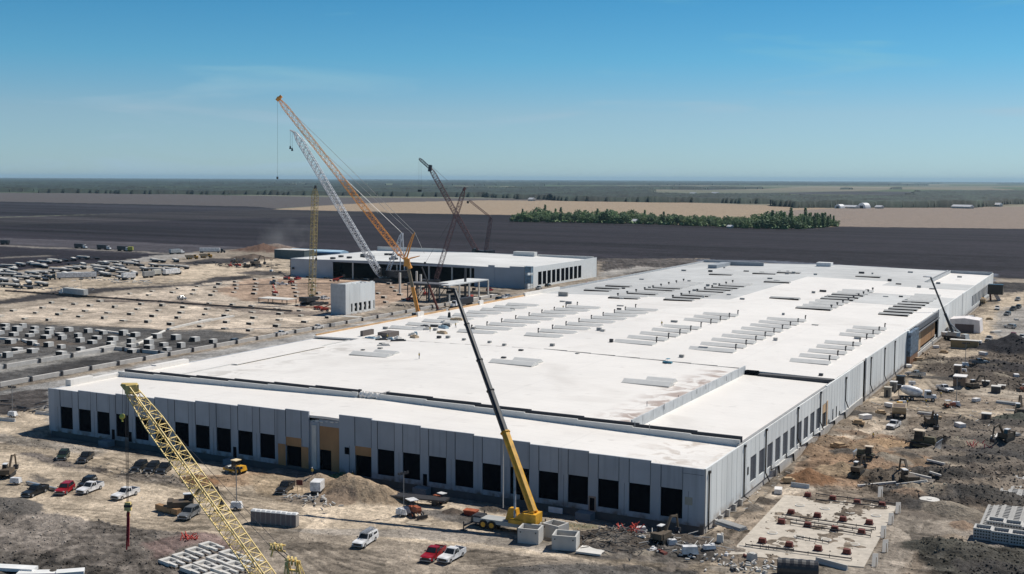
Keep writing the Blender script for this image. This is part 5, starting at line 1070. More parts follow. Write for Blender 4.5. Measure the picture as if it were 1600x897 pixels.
place(box_trailer('semi_truck', mat('pale_load', (.5, .5, .48)), 18, True), 118, 463, (90, 460), 'flat grey truck parked at the edge of the sand slab', 'semi truck')
place(box_trailer('semi_truck', steel_d, 13, True), 725, 478, (690, 484), 'long dark truck on the road in front of the open canopy', 'semi truck')
bt = place(box_trailer('box_trailer', white_p, 5, False), 496, 772, (505, 763), 'small white box trailer on the rubble beside the sand heaps', 'trailer'); bt.scale = (.62, .8, .62)
# ------------------------------------------------------------------ cranes
def V(p): return Vector([float(c) for c in p])
def lattice(mb, p, q, w, r, bays=None, w0=None, w1=None, up=Vector((0, 0, 1)), tl=.06):
    p = V(p); q = V(q); d = (q-p); L = d.length; d.normalize(); a = d.cross(up); 
    if a.length < .2: a = d.cross(Vector((0, 1, 0)))
    a.normalize(); b = a.cross(d); w0 = w*.35 if w0 is None else w0; w1 = w*.4 if w1 is None else w1; bays = bays or max(4, int(L/w*.9))
    def wd(t): return w0+(w-w0)*t/tl if t < tl else (w1+(w-w1)*(1-t)/tl if t > 1-tl else w)
    rings = []
    for k in range(bays+1):
        t = k/bays; h = wd(t)/2; c = p+d*(L*t); rings.append([c+a*h*sx+b*h*sy for sx, sy in ((-1, -1), (1, -1), (1, 1), (-1, 1))])
    for k in range(bays):
        for i in range(4):
            mb.bar(rings[k][i], rings[k+1][i], r, 4, caps=False)
            j = (i+1) % 4; mb.bar(rings[k][i], rings[k+1][j], r*.6, 3, caps=False) if k % 2 else mb.bar(rings[k][j], rings[k+1][i], r*.6, 3, caps=False)
            if k: mb.bar(rings[k][i], rings[k][j], r*.6, 3, caps=False)
def rel(t, P): return V(P)-t.location
def crawler_base(t, paint, s=1., yaw=0., cab=True):
    ca, sa = math.cos(yaw), math.sin(yaw)
    def tr(m): m.v = [((x*ca-y*sa)*s, (x*sa+y*ca)*s, z*s) for x, y, z in m.v]; return m
    for k in (-1, 1):
        m = MB(); pts = [(-3.6+.6*math.cos(a), .6+.6*math.sin(a)) for a in np.linspace(math.pi/2, 1.5*math.pi, 8)]+[(3.6+.6*math.cos(a), .6+.6*math.sin(a)) for a in np.linspace(-math.pi/2, math.pi/2, 8)]
        m.prism(pts, k*2.8-.55, k*2.8+.55); tr(m).build('track', steel_d, t)
    m = MB(); m.bx(-1.5, 1.5, -2.4, 2.4, .6, 1.4); m.bar((0, 0, 1.3), (0, 0, 1.8), 1.4, 12); m.bx(-4.2, 2.4, -1.5, 1.5, 1.8, 3.4); tr(m).build('upper_works', paint, t)
    m = MB()
    for z in (1.7, 2.4, 3.1): m.bx(-6.0, -4.3, -2.3, 2.3, z, z+.6)
    tr(m).build('counterweight', steel_d, t)
    m = MB(); m.add(*frust(1.0, 3.0, 1.0, 2.7, 1.9, 4.1, .7, .6)); m.v = [(x, y+2.2, z) for x, y, z in m.v]; tr(m); c = m.build('cab', glass, t)
def _hook(t, top, bot, r=.06, s=1., two=.0):
    T = rel(t, top); Bt = rel(t, bot); m = MB(); m.bar(T, Bt, r, 4)
    if two: m.bar(T+Vector((two, two*.3, 0)), Bt+Vector((two, two*.3, 0)), r, 4)
    m.build('hoist_rope', steel_d, t)
    return Bt
# -- pale yellow lattice boom crane in the left foreground
Bp = G(625, 1235); t = empty('crawler_crane', (Bp[0], Bp[1], 0)); tag(t, 'foreground crawler crane with a pale yellow lattice boom rising to the upper left', 'crane')
foot = PD(602, 1165, 117.); tip = PD(203, 607, 126.)
yw = math.atan2(tip[1]-foot[1], tip[0]-foot[0]); crawler_base(t, lat_yellow, 1.1, yw)
m = MB(); lattice(m, rel(t, foot), rel(t, tip), 1.5, .07, 50, tl=.1, w1=.85); m.build('boom', lat_yellow, t)
d = (V(tip)-V(foot)).normalized(); hp = PD(191, 601, 126)
m = MB(); m.box(rel(t, PD(206, 608, 126)), (1.3, .9, 1.0), 1.); m.bar(rel(t, PD(214, 603, 126)), rel(t, PD(190, 601, 126)), .35, 6, .2); m.bar(rel(t, PD(206, 614, 126.5)), rel(t, PD(203, 600, 126.5)), .5, 10); m.bar(rel(t, PD(190, 600, 126)), rel(t, PD(200, 613, 126)), .2, 4); m.build('boom_head', lat_yellow, t)
for k in range(3):
    m = MB(); m.bar(rel(t, PD(195+2.6*k, 606, 126)), rel(t, PD(198+1.3*k, 785, 126)), .03, 3); m.build('hoist_rope', steel_d, t)
m = MB(); c = rel(t, PD(200, 791, 126)); m.box(c, (.75, .45, .9), .5, .8); m.box(c+Vector((0, 0, -.75)), (.4, .3, .7), .5, .5); o = m.build('hook_block', lat_yellow, t)
m = MB(); m.box(c+Vector((0, 0, .05)), (.78, .48, .25), .5); m.build('stripe', steel_d, o)
m = MB(); a = rel(t, PD(200, 800, 126)); b = rel(t, PD(198, 859, 126)); m.bar(a, b, .13, 5, .09); m.bar(a+Vector((.12, .05, 0)), b+Vector((.22, .05, .4)), .08, 4); m.build('sling', mat('red_sling', (.30, .01, .02), .7), t)
m = MB(); a = rel(t, PD(192, 606, 126)); b = rel(t, PD(191, 649, 126)); m.bar(a, b, .025, 3); m.build('hoist_rope', steel_d, t)
m = MB(); blob(m, rel(t, PD(191, 651, 126)), .32, seed=1, rough=.02); m.bar(rel(t, PD(191, 654, 126)), rel(t, PD(191, 659, 126)), .1, 4); m.build('headache_ball', mat('ball_yellow', (.8, .7, .15)), t)
gt = PD(457, 878, 114.); br = PD(433, 858, 117.)
for k in (-1, 1):
    m = MB(); m.bar(rel(t, PD(500+22*k, 1165, 115)), rel(t, gt)+Vector((k*.5, k*.2, 0)), .2, 4, .15); lattice(m, rel(t, PD(500+22*k, 1165, 115)), rel(t, gt)+Vector((k*.5, k*.2, 0)), .55, .06, 14); m.build('gantry_leg', lat_yellow, t)
c = rel(t, PD(432, 856, 117)); m = MB()
for k in range(4): m.bar(c+Vector((-.75+.42*k, 0, .15*(k % 2))), c+Vector((-.60+.42*k, .1, .15*(k % 2))), .36, 12)
m.bar(c+Vector((-.9, 0, -.3)), c+Vector((.95, .2, -.3)), .09, 4); m.bar(c+Vector((-.9, 0, .3)), c+Vector((.95, .2, .35)), .09, 4); m.bar(c+Vector((-.5, 0, -.4)), c+Vector((-.7, 0, -1.0)), .1, 4); m.build('bridle', lat_yellow, t)
g_ = rel(t, gt); m = MB()
for k in range(3): m.bar(g_+Vector((-.55+.45*k, -.1, .1)), g_+Vector((-.40+.45*k, 0, .1)), .45, 12)
m.bar(g_+Vector((-.8, -.1, .1)), g_+Vector((.8, .2, .1)), .12, 6); m.bar(g_+Vector((-.6, 0, -.9)), g_+Vector((.6, .2, -.9)), .14, 5); m.build('gantry_head', lat_yellow, t)
for k in (-1, 1):
    m = MB(); m.bar(c+Vector((.5*k, .2*k, 0)), rel(t, PD(203, 609, 126))+Vector((.5*k, .2*k, 0)), .03, 3); m.build('pendant_rope', steel_d, t)
    m = MB(); m.bar(c+Vector((.3*k, .1*k, 0)), rel(t, gt)+Vector((.3*k, .1*k, 0)), .06, 3); m.build('pendant_rope', steel_d, t)
# -- all-terrain crane with black telescopic boom
Bp = G(795, 828); t = empty('mobile_crane', (Bp[0], Bp[1], 0)); tag(t, 'yellow mobile crane with a long black telescopic boom, parked by the concrete vaults', 'crane')
hd = heading((748, 820), (835, 833)); ca, sa = math.cos(hd), math.sin(hd)
def loc(m, rz=hd, off=(0, 0, 0)): 
    c_, s_ = math.cos(rz), math.sin(rz); m.v = [(x*c_-y*s_+off[0], x*s_+y*c_+off[1], z+off[2]) for x, y, z in m.v]; return m
m = MB(); m.bx(-5.6, 6.2, -1.3, 1.3, 1.0, 1.75); loc(m).build('carrier', mat('pale_grey_carrier', (.42, .43, .42), .5), t)
m = MB(); m.add(*frust(4.6, 6.8, 4.8, 6.6, .8, 2.0, 1.25, 1.15)); c = loc(m).build('driver_cab', steel_d, t)
for x in (-4.6, -3.0, 2.6, 4.2):
    for y in (-1.25, 1.25):
        m = MB(); m.bar((x, y-.25, .8), (x, y+.25, .8), .8, 16); o = loc(m).build('wheel', rubber, t); m = MB(); s = 1 if y > 0 else -1; m.bar((x, y+s*.24, .8), (x, y+s*.31, .8), .45, 12); loc(m).build('rim', yellow_p, o)
for x in (6.4, -5.4):
    for s in (-1, 1):
        m = MB(); m.bar((x, s*.5, .9), (x+.3, s*3.9, .9), .18, 4); m.bar((x+.3, s*3.9, 1.6), (x+.3, s*3.9, .1), .12, 6); m.bx(x-.3, x+.9, s*3.9-.5, s*3.9+.5, 0, .12); loc(m).build('outrigger', steel_d, t)
U = rel(t, G(812, 815, 2.)); U.z = 0
foot = G(834, 801, 3.9); tip = G(710, 452, 39.2); fy = math.atan2(tip[1]-foot[1], tip[0]-foot[0])
m = MB(); m.bx(-3.3, 1.6, -1.2, 1.2, 1.85, 2.5); m.bx(-3.6, -1.3, -1.35, 1.35, 2.2, 3.9); m.prism([(-3.0, 2.4), (1.0, 2.4), (-.3, 3.6), (-3.0, 4.3)], -.85, -.6); m.prism([(-3.0, 2.4), (1.0, 2.4), (-.3, 3.6), (-3.0, 4.3)], .6, .85); loc(m, hd, U).build('upper_works', yellow_p, t)
m = MB(); m.add(*frust(.6, 2.9, .9, 2.3, 1.9, 3.9, .7, .6)); m.v = [(x, y-1.0, z) for x, y, z in m.v]; c = loc(m, hd, U).build('cab', yellow_p, t); m = MB(); m.bx(1.0, 2.75, -1.75, -1.5, 2.6, 3.5); m.add(*quadbox((2.75, -1.5, 2.5), (2.75, -.5, 2.5), (2.4, -.5, 3.7), (2.4, -1.5, 3.7), .04)); loc(m, hd, U).build('window', glass, c)
f = rel(t, foot); q = rel(t, tip); L = q-f
cuts = [(0, .335, .74, yellow_p), (.335, .52, .62, black_plastic), (.52, .66, .54, black_plastic), (.66, .83, .46, black_plastic), (.83, 1., .38, black_plastic)]
for a, b, r, mm in cuts:
    m = MB(); m.bar(f+L*a, f+L*b, r, 8); m.bar(f+L*(b-.004), f+L*(b+.001), r*1.22, 8); m.build('boom_section', mm, t)
m = MB(); m.bar(f+L*.22+Vector((0, 0, -.5)), U+Vector((.9*math.cos(hd), .9*math.sin(hd), 2.3)), .22, 8); m.build('lift_cylinder', silver_p, t)
m = MB(); m.bar(q, q+Vector((-3.0, -.6, .2)), .28, 4, .2); m.bar(q+Vector((-1.5, -.3, -.7)), q+Vector((.4, 0, -.4)), .35, 6); m.build('boom_head', black_p, t)
m = MB(); m.bar(q+Vector((-.9, -.4, -.5)), q+Vector((-.9, -.4, -4.4)), .04, 3); m.build('hoist_rope', steel_d, t); m = MB(); m.box(q+Vector((-.9, -.4, -4.9)), (.5, .4, 1.), 0, .7); m.build('hook_block', black_p, t)
m = MB(); m.bar(f+L*.3+Vector((-.6, -.6, -.6)), f+L*.3+Vector((-.6, -.6, -12.)), .1, 5); m.build('tag_pole', conc_w, t)
# -- orange heavy crane with lattice jib
Bp = G(659, 506); t = empty('mobile_crane', (Bp[0], Bp[1], 0)); tag(t, 'tallest crane, orange, its long lattice jib leaning left, beside the main roof', 'crane'); D = depth(Bp)
crawler_base(t, orange_p, 1.1, 2.6)
a = rel(t, PD(657, 505, D)); h = rel(t, PD(637, 414, D))
m = MB(); m.bar(a, a+(h-a)*.22, 1.0, 8, .95); m.build('boom_section', lat_orange, t); m = MB(); m.bar(a+(h-a)*.22, a+(h-a)*.62, .82, 8); m.build('boom_section', lat_orange, t); m = MB(); m.bar(a+(h-a)*.62, h, .72, 8); o = m.build('boom_section', mat('worn_boom', (.22, .17, .11), .6), t)
m = MB(); m.box(rel(t, PD(636, 410, D)), (2.6, 1.8, 3.2), .4, .8); m.bar(rel(t, PD(633, 402, D)), rel(t, PD(641, 420, D)), 1.0, 8); m.build('boom_head', lat_orange, t)
m = MB(); lattice(m, rel(t, PD(631, 404, D)), rel(t, PD(436, 155, D)), 2.1, .11, 46, tl=.05); m.build('jib', lat_orange, t)
m = MB(); m.box(rel(t, PD(436, 154, D)), (1.5, 1.1, 1.5), .3); m.bar(rel(t, PD(440, 150, D)), rel(t, PD(432, 157, D)), .7, 8); m.build('jib_head', lat_orange, t)
for (x, y, x2, y2, r) in ((636, 402, 648, 363, .3), (632, 401, 645, 366, .25), (640, 404, 656, 400, .25)):
    m = MB(); m.bar(rel(t, PD(x, y, D)), rel(t, PD(x2, y2, D)), r*1.3, 5, r*.7); m.build('strut', lat_orange, t)
for (x, y, x2, y2) in ((648, 363, 436, 155), (645, 366, 470, 205), (648, 363, 663, 396), (591, 333, 560, 306)):
    m = MB(); m.bar(rel(t, PD(x, y, D)), rel(t, PD(x2, y2, D)), .09, 4); m.build('pendant_rope', conc, t)
m = MB(); m.bar(rel(t, PD(433.5, 158, D)), rel(t, PD(433.5, 276, D)), .045, 3); m.build('hoist_rope', steel_d, t); m = MB(); m.box(rel(t, PD(433.5, 278, D)), (.6, .5, 1.)); m.build('hook_block', steel_d, t)
# -- white lattice crane
Bp = G(612, 441); t = empty('crawler_crane', (Bp[0], Bp[1], 0)); tag(t, 'white lattice crawler crane parallel to the orange one, in front of the far warehouse', 'crane'); D = depth(Bp)
crawler_base(t, steel_d, 2.0, 2.8)
m = MB(); lattice(m, rel(t, PD(598, 436, D)), rel(t, PD(461, 207, D)), 3.3, .26, 46, tl=.05); m.build('boom', lat_white, t)
m = MB(); lattice(m, rel(t, PD(602, 434, D+1)), rel(t, PD(629, 364, D+1)), 2.0, .16, 14); m.build('mast', lat_white, t)
m = MB(); m.bar(rel(t, PD(629, 364, D)), rel(t, PD(633, 436, D)), .4, 4); m.bar(rel(t, PD(626, 366, D)), rel(t, PD(625, 436, D)), .4, 4); m.build('mast_strut', lat_white, t)
m = MB(); m.bar(rel(t, PD(461, 207, D)), rel(t, PD(453, 203, D)), .7, 5, .4); m.build('boom_head', lat_white, t)
for x, y in ((453.5, 229), (456.5, 232)):
    m = MB(); m.bar(rel(t, PD(x, 205, D)), rel(t, PD(x, y, D)), .08, 3); m.build('hoist_rope', steel_d, t); m = MB(); m.box(rel(t, PD(x, y+1.5, D)), (1., .8, 1.8), 0, .5); m.build('hook_block', black_p, t)
m = MB(); m.bar(rel(t, PD(628, 364, D)), rel(t, PD(463, 207, D)), .11, 3); m.build('pendant_rope', steel_g, t)
m = MB(); m.bar(rel(t, PD(610, 431, D)), rel(t, PD(620, 423, D)), .5, 4); m.build('stay', lat_white, t)
# -- upright olive lattice crane
Bp = G(488, 476); t = empty('crawler_crane', (Bp[0], Bp[1], 0)); tag(t, 'olive lattice crane with its boom almost upright, left of the small precast block', 'crane'); D = depth(Bp)
crawler_base(t, steel_d, 1.1, 1.5)
m = MB(); lattice(m, rel(t, PD(487, 470, D)), rel(t, PD(492.5, 294, D)), 2.3, .13, 34); m.build('boom', lat_olive, t)
m = MB(); m.bar(rel(t, PD(492.5, 295, D)), rel(t, PD(493, 290, D)), .6, 6); m.build('boom_head', steel_d, t)
m = MB(); m.bar(rel(t, PD(495, 292, D)), rel(t, PD(494, 404, D)), .05, 3); m.build('hoist_rope', steel_d, t); m = MB(); m.box(rel(t, PD(494, 405, D)), (.7, .6, 1.3)); m.build('hook_block', black_p, t)
m = MB(); m.bar(rel(t, PD(480, 462, D)), rel(t, PD(492, 300, D)), .05, 3); m.build('pendant_rope', steel_d, t)
# -- maroon lattice cranes behind
Bp = G(752, 404); t = empty('crawler_crane', (Bp[0], Bp[1], 0)); tag(t, 'distant maroon lattice crane with a short dark jib, leaning left behind the warehouse', 'crane'); D = depth(Bp)
crawler_base(t, steel_d, 1.8, 2.8)
m = MB(); lattice(m, rel(t, PD(750, 402, D)), rel(t, PD(672, 262, D)), 3.2, .2, 40); m.build('boom', lat_red, t)
m = MB(); lattice(m, rel(t, PD(673, 264, D)), rel(t, PD(655, 247.5, D)), 1.8, .25, 6); m.bar(rel(t, PD(673, 258, D)), rel(t, PD(671, 268, D)), 1.4, 6); m.build('jib', steel_d, t)
m = MB(); m.bar(rel(t, PD(672, 258, D)), rel(t, PD(700, 283, D)), .12, 3); m.build('pendant_rope', steel_g, t)
for x in (654.5, 658): m = MB(); m.bar(rel(t, PD(x, 249, D)), rel(t, PD(x, 297, D)), .06, 3); m.build('hoist_rope', steel_d, t)
m = MB(); m.box(rel(t, PD(656, 298, D)), (3, 1, 1.6)); m.build('hook_block', black_p, t)
Bp = G(679, 449); t = empty('crawler_crane', (Bp[0], Bp[1], 0)); tag(t, 'maroon lattice crane leaning right, crossing the distant one like scissors', 'crane'); D = depth(Bp)
crawler_base(t, steel_d, 1.2, .5)
m = MB(); lattice(m, rel(t, PD(679, 443, D)), rel(t, PD(725, 297, D)), 2.1, .13, 34); m.build('boom', lat_red, t)
m = MB(); m.bar(rel(t, PD(724, 298, D)), rel(t, PD(727, 293, D)), .8, 6); m.build('boom_head', lat_red, t)
m = MB(); m.bar(rel(t, PD(718, 320, D)), rel(t, PD(664.5, 411, D)), .07, 3); m.build('tag_line', steel_d, t); m = MB(); m.box(rel(t, PD(664, 411, D)), (.9, .8, 1.2)); m.build('hook_block', black_p, t)
Bp = G(757, 402); t = empty('crawler_crane', (Bp[0], Bp[1], 0)); tag(t, 'small far crane with a bent-over jib, right of the crossing maroon cranes', 'crane'); D = depth(Bp)
crawler_base(t, steel_d, 1.2, 2.8)
m = MB(); lattice(m, rel(t, PD(758, 400, D)), rel(t, PD(767, 340, D)), 2., .16, 14); m.build('mast', lat_red, t)
m = MB(); lattice(m, rel(t, PD(767, 340, D)), rel(t, PD(733, 313, D)), 1.3, .14, 16); m.build('jib', lat_red, t)
m = MB(); m.box(rel(t, PD(731, 316, D)), (1.4, 1, 1.8)); m.build('hook_block', black_p, t)
m = MB(); m.bar(rel(t, PD(767, 340, D)), rel(t, PD(767, 402, D)), .12, 3); m.build('pendant_rope', steel_d, t)
# -- dark telescopic boom beyond the roof edge and the steel frame there
Bp = G(688, 492); t = empty('mobile_crane', (Bp[0], Bp[1], 0)); tag(t, 'short dark crane boom leaning left between the orange crane and the open canopy', 'crane'); D = depth(Bp); crawler_base(t, steel_d, .7, 2.)
m = MB(); m.bar(rel(t, PD(686, 488, D)), rel(t, PD(670, 445, D)), .55, 6); m.build('boom_section', rust, t); m = MB(); m.bar(rel(t, PD(670, 445, D)), rel(t, PD(659, 417, D)), .35, 6); m.build('boom_section', steel_d, t)
Bp = G(668, 470); t = empty('steel_frame', (Bp[0], Bp[1], 0)); tag(t, 'dark braced steel frame standing left of the open white canopy', 'steel frame'); t.rotation_euler = (0, 0, 0)
m = MB()
for x in (-9, -3, 3, 9):
    for y in (-4, 4): m.bar((x, y, 0), (x, y, 8), .3)
    m.bar((x, -4, 8), (x, 4, 8), .3)
    if x < 9:
        for y in (-4, 4): m.bar((x, y, 0), (x+6, y, 8), .18); m.bar((x, y, 8), (x+6, y, 8), .35)
m.build('frame', steel_d, t); m = MB(); m.bx(-9.4, 9.4, -4.4, 4.4, 8.3, 8.9); m.build('deck', mat('deck_grey', (.10, .10, .11)), t)
# -- small white crane at the right
Bp = G(1492, 532); t = empty('mobile_crane', (Bp[0], Bp[1], 0)); tag(t, 'small white mobile crane with a thin dark boom against the long side wall', 'crane'); D = depth(Bp)
hd = heading((1520, 535), (1470, 528))
m = MB(); m.bx(-5, 5.4, -1.3, 1.3, .9, 1.6); loc(m, hd).build('carrier', steel_d, t)
m = MB(); m.bx(-2.5, 1.5, -1.2, 1.2, 1.7, 3.2); m.add(*frust(3.4, 5.6, 3.5, 5.2, 1.0, 2.9, 1.2, 1.1)); loc(m, hd).build('upper_works', mat('crane_white', (.6, .63, .62), .5), t)
m = MB(); m.bx(-5.2, -3.2, -1.4, 1.4, 1.6, 2.8); loc(m, hd).build('counterweight', white_p, t)
for x in (-3.6, -2.2, 2.2, 4):
    for y in (-1.15, 1.15): m = MB(); m.bar((x, y-.2, .55), (x, y+.2, .55), .55, 10); loc(m, hd).build('wheel', rubber, t)
f = rel(t, PD(1489, 521, D)); q = rel(t, PD(1454, 433, D)); L = q-f
m = MB(); m.bar(f, f+L*.35, .5, 6); m.build('boom_section', black_plastic, t); m = MB(); m.bar(f+L*.35, q, .34, 6); m.build('boom_section', black_plastic, t)
m = MB(); m.bar(f+L*.2, rel(t, PD(1500, 520, D)), .3, 6); m.build('lift_cylinder', silver_p, t)
m = MB(); m.bar(q, q+Vector((-2.5, -1, .2)), .3, 5); m.build('boom_head', white_p, t)
# blue-grey conveyor at the far right end of the wall
Bp = G(1552, 470); t = empty('conveyor', (Bp[0], Bp[1], 0)); tag(t, 'dark hopper with pale sloping tubes at the far end of the side wall', 'conveyor'); D = depth(Bp)
m = MB(); m.box(rel(t, PD(1556, 452, D)), (7, 5, 5)); m.build('hopper', black_p, t)
for k in (0, 1):
    m = MB(); m.bar(rel(t, PD(1547+2*k, 446, D)), rel(t, PD(1560+3*k, 470, D)), .55, 5); m.build('tube', mat('pale_tube', (.55, .5, .5)), t)
m = MB(); m.bar(rel(t, PD(1546, 446, D)), rel(t, PD(1548, 470, D)), .5, 4); m.bar(rel(t, PD(1546, 446, D)), rel(t, PD(1563, 447, D)), .4, 4); m.build('frame', rust, t)

# ------------------------------------------------------------------ site objects
def vault(px, py, w, d, h, rz, label):
    P = G(px, py); P[2] = gz(P); t = empty('concrete_vault', P, rz); th = .28; m = MB()
    o = [(-w/2, -d/2), (w/2, -d/2), (w/2, d/2), (-w/2, d/2)]; i = [(-w/2+th, -d/2+th), (w/2-th, -d/2+th), (w/2-th, d/2-th), (-w/2+th, d/2-th)]
    vs = [(x, y, 0) for x, y in o]+[(x, y, h) for x, y in o]+[(x, y, h) for x, y in i]+[(x, y, .25) for x, y in i]; fs = [(3, 2, 1, 0)]
    for k in range(4):
        n = (k+1) % 4; fs += [(k, n, 4+n, 4+k), (4+k, 4+n, 8+n, 8+k), (8+k, 8+n, 12+n, 12+k)]
    fs.append((12, 13, 14, 15)); m.add(vs, fs); m.build('vault_wall', conc, t)
    for (x, y) in ((-w/2+.5, -d/2-.02), (w/2-.5, -d/2-.02)): m = MB(); m.bar((x, y+.02, h-.6), (x, y-.06, h-.6), .12, 6); m.build('lifting_socket', steel_d, t)
    return tag(t, label, 'concrete vault')
vault(829, 846, 3.6, 3.0, 2.5, .18, 'open concrete vault nearest the yellow mobile crane')
vault(868, 838, 3.4, 3.0, 2.3, -.2, 'open concrete vault behind the front pair, middle of three')
vault(884, 856, 4.0, 3.4, 2.4, .25, 'open concrete vault nearest the camera, beside the flat slab')
def simple(name, P, rz, build, label, cat, group=None):
    t = empty(name, (P[0], P[1], gz(P)), rz)
    for nm, mb, mt in build(): mb.build(nm, mt, t)
    return tag(t, label, cat, group)
def solid(name, px, py, dims, rz, m, label, cat, group=None, z=0, lip=None):
    P = G(px, py); P[2] = gz(P)+z; mb = MB(); mb.box((0, 0, dims[2]/2), dims, 0)
    o = mb.build(name, m); o.location = [float(v) for v in P]; o.rotation_euler = (0, 0, rz)
    return tag(o, label, cat, group)
solid('concrete_slab', 924, 863, (4.2, 3.4, .3), .1, conc_w, 'flat concrete slab lying right of the three vaults', 'slab')
solid('plywood_sheet', 655, 818, (4.4, 1.6, .1), .2, mat('ply_pale', (.45, .38, .29), .8), 'pale plywood sheet flat on the gravel below the orange tractor', 'plywood')
def skip():
    t = empty('waste_skip'); m = MB(); m.add(*frust(-1.6, 1.6, -2.0, 2.0, 0, 1.3, .8, 1.0)); m.build('container', mat('skip_red', (.45, .07, .03), .6), t); m = MB(); m.bx(-2.05, 2.05, -1.05, 1.05, 1.3, 1.36); m.build('lid', orange_p, t); return t
sk_ = place(skip(), 736, 804, .1, 'orange and red metal box with a flat lid left of the mobile crane', 'skip'); sk_.scale = (.62, .8, .7)
def generator(paint):
    t = empty('generator_trailer'); m = MB(); m.add(*frust(-1.3, 1.3, -1.2, 1.1, .5, 1.7, .7, .6)); m.build('housing', paint, t)
    for y in (-.75, .75): wheel(t, 0, y, .35, .2)
    m = MB(); m.bar((1.3, 0, .6), (2.4, 0, .4), .06); m.build('tow_bar', steel_d, t); return t
gn = generator(white_p); place(gn, 1078, 869, .5, 'white generator box in the clutter below the near building corner', 'generator', 'small generators')
for px, py, rz, l in ((25, 757, .3, 'cream generator box at the left edge'), (628, 806, .2, 'orange and white generator under the tall pole'), (1410, 636-2, .2, 'white generator between the mixer and the wall'), (1505, 583, 0, 'white generator at the edge of the dark mud, far right'), (1000, 838, .7, 'grey generator in the rebar clutter'), (1425, 603, .3, 'generator beside the black cabinet at the side wall')):
    P = G(px, py); P[2] = gz(P); t = dup(gn, P, rz, l, 'small generators'); t.scale = (.8,)*3
def cabinet(px, py, w, d, h, body, roof, label, rz=.0, cat='site cabin', name='site_cabin'):
    P = G(px, py); t = empty(name, (P[0], P[1], gz(P)), rz); m = MB(); m.bx(-w/2, w/2, -d/2, d/2, .1, h); m.build('body', body, t); m = MB(); m.bx(-w/2-.1, w/2+.1, -d/2-.1, d/2+.1, h, h+.18); m.build('roof', roof, t)
    m = MB(); m.bx(-w*.2, w*.1, -d/2-.05, -d/2, .15, min(h-.2, 2.0)); m.build('door', steel_d, t); return tag(t, label, cat)
brn = mat('cabin_brown', (.20, .14, .10), .8); wht = mat('cabin_roof', (.72, .70, .68), .7)
cabinet(1500, 606, 3.4, 4.5, 3.4, brn, wht, 'brown site cabin with a pale roof, larger of the stacked-looking pair at right')
cabinet(1496, 590, 2, 2.6, 3.2, brn, wht, 'narrow brown hut with a white roof just behind the larger brown cabin')
cabinet(1407, 606, 2.2, 2.2, 3.4, black_p, black_p, 'black cabinet against the side wall behind the mixer')
cabinet(1396, 611, 1.8, 1.8, 2.6, grey_p, white_p, 'white-roofed cabinet left of the black one by the side wall')
cabinet(1387, 620, 1.8, 1.8, 2.6, mat('cab_tan', (.3, .27, .22)), mat('cab_tan2', (.45, .42, .36)), 'tan cabinet at the tail of the concrete mixer')
cabinet(1556, 614, 2.4, 2.2, 1.8, steel_d, conc_w, 'dark box with a pale lid on the muddy ground at right')
cabinet(1541, 657, 2.2, 2.2, 1.6, brn, conc_w, 'low brown hut in the dark mud right of the excavator')
cabinet(1540, 604, 2.0, 1.6, 1.0, steel_d, conc_w, 'low pale box left of the dark one on the muddy ground')
cabinet(1565, 608, 2.0, 1.6, 1.0, brn, conc_w, 'low pale box right of the dark one on the muddy ground')
tent = mat('tent_white', (.72, .68, .67), .7)
P = G(1506, 520); t = empty('storage_tent', (P[0], P[1]+6, gz(P)), .0); m = MB(); m.prism([(-6, 0), (6, 0), (5.5, 5.0), (0, 5.6), (-5.5, 5.0)], -5, 5); m.build('cover', tent, t); m = MB(); m.bx(-3.5, 3.5, -5.1, -5.0, 0, 3.2); m.build('opening', mat('tent_dark', (.12, .09, .09)), t); tag(t, 'white covered tent behind the small white crane at the side wall', 'tent')
P = G(1507, 545); t = empty('timber_crate', (P[0], P[1], gz(P)), .02); m = MB(); m.bx(-4.6, 4.6, -1.4, 1.4, .2, 2.9); m.build('side_board', mat('khaki', (.28, .21, .11), .8), t); m = MB(); m.bx(-4.8, 4.8, -1.5, 1.5, 2.9, 3.1); m.bx(-4.8, 4.8, -1.5, 1.5, 0, .2); m.build('frame', conc_w, t); tag(t, 'long khaki timber crate in front of the small white crane', 'crate')
P = G(1400, 712-140); 
# trailer and equipment in front of the dock wall
place(flatbed(0), 648, 787, .15, 'empty dark flatbed trailer on the shadow edge behind the orange tractor', 'trailer')
P = G(66, 762); m = MB(); a, b = G(42, 757), G(88, 768); m.bar((0, 0, .45), V(b)-V(a)+Vector((0, 0, .45)), .35, 4); o = m.build('steel_beam', silver_p); o.location = [float(v) for v in a]; tag(o, 'long silver beam lying on the road behind the black pickup', 'beam')
P = G(280, 800); a, b = G(246, 797), G(280, 806); m = MB(); m.bar((0, 0, .7), V(b)-V(a)+Vector((0, 0, .7)), .7, 4); o = m.build('timber_stack', mat('brown_stack', (.30, .18, .09), .8, var=.3)); o.location = [float(v) for v in a]; tag(o, 'long brown timber bundle lying left of the machine with the white roof', 'timber bundle')
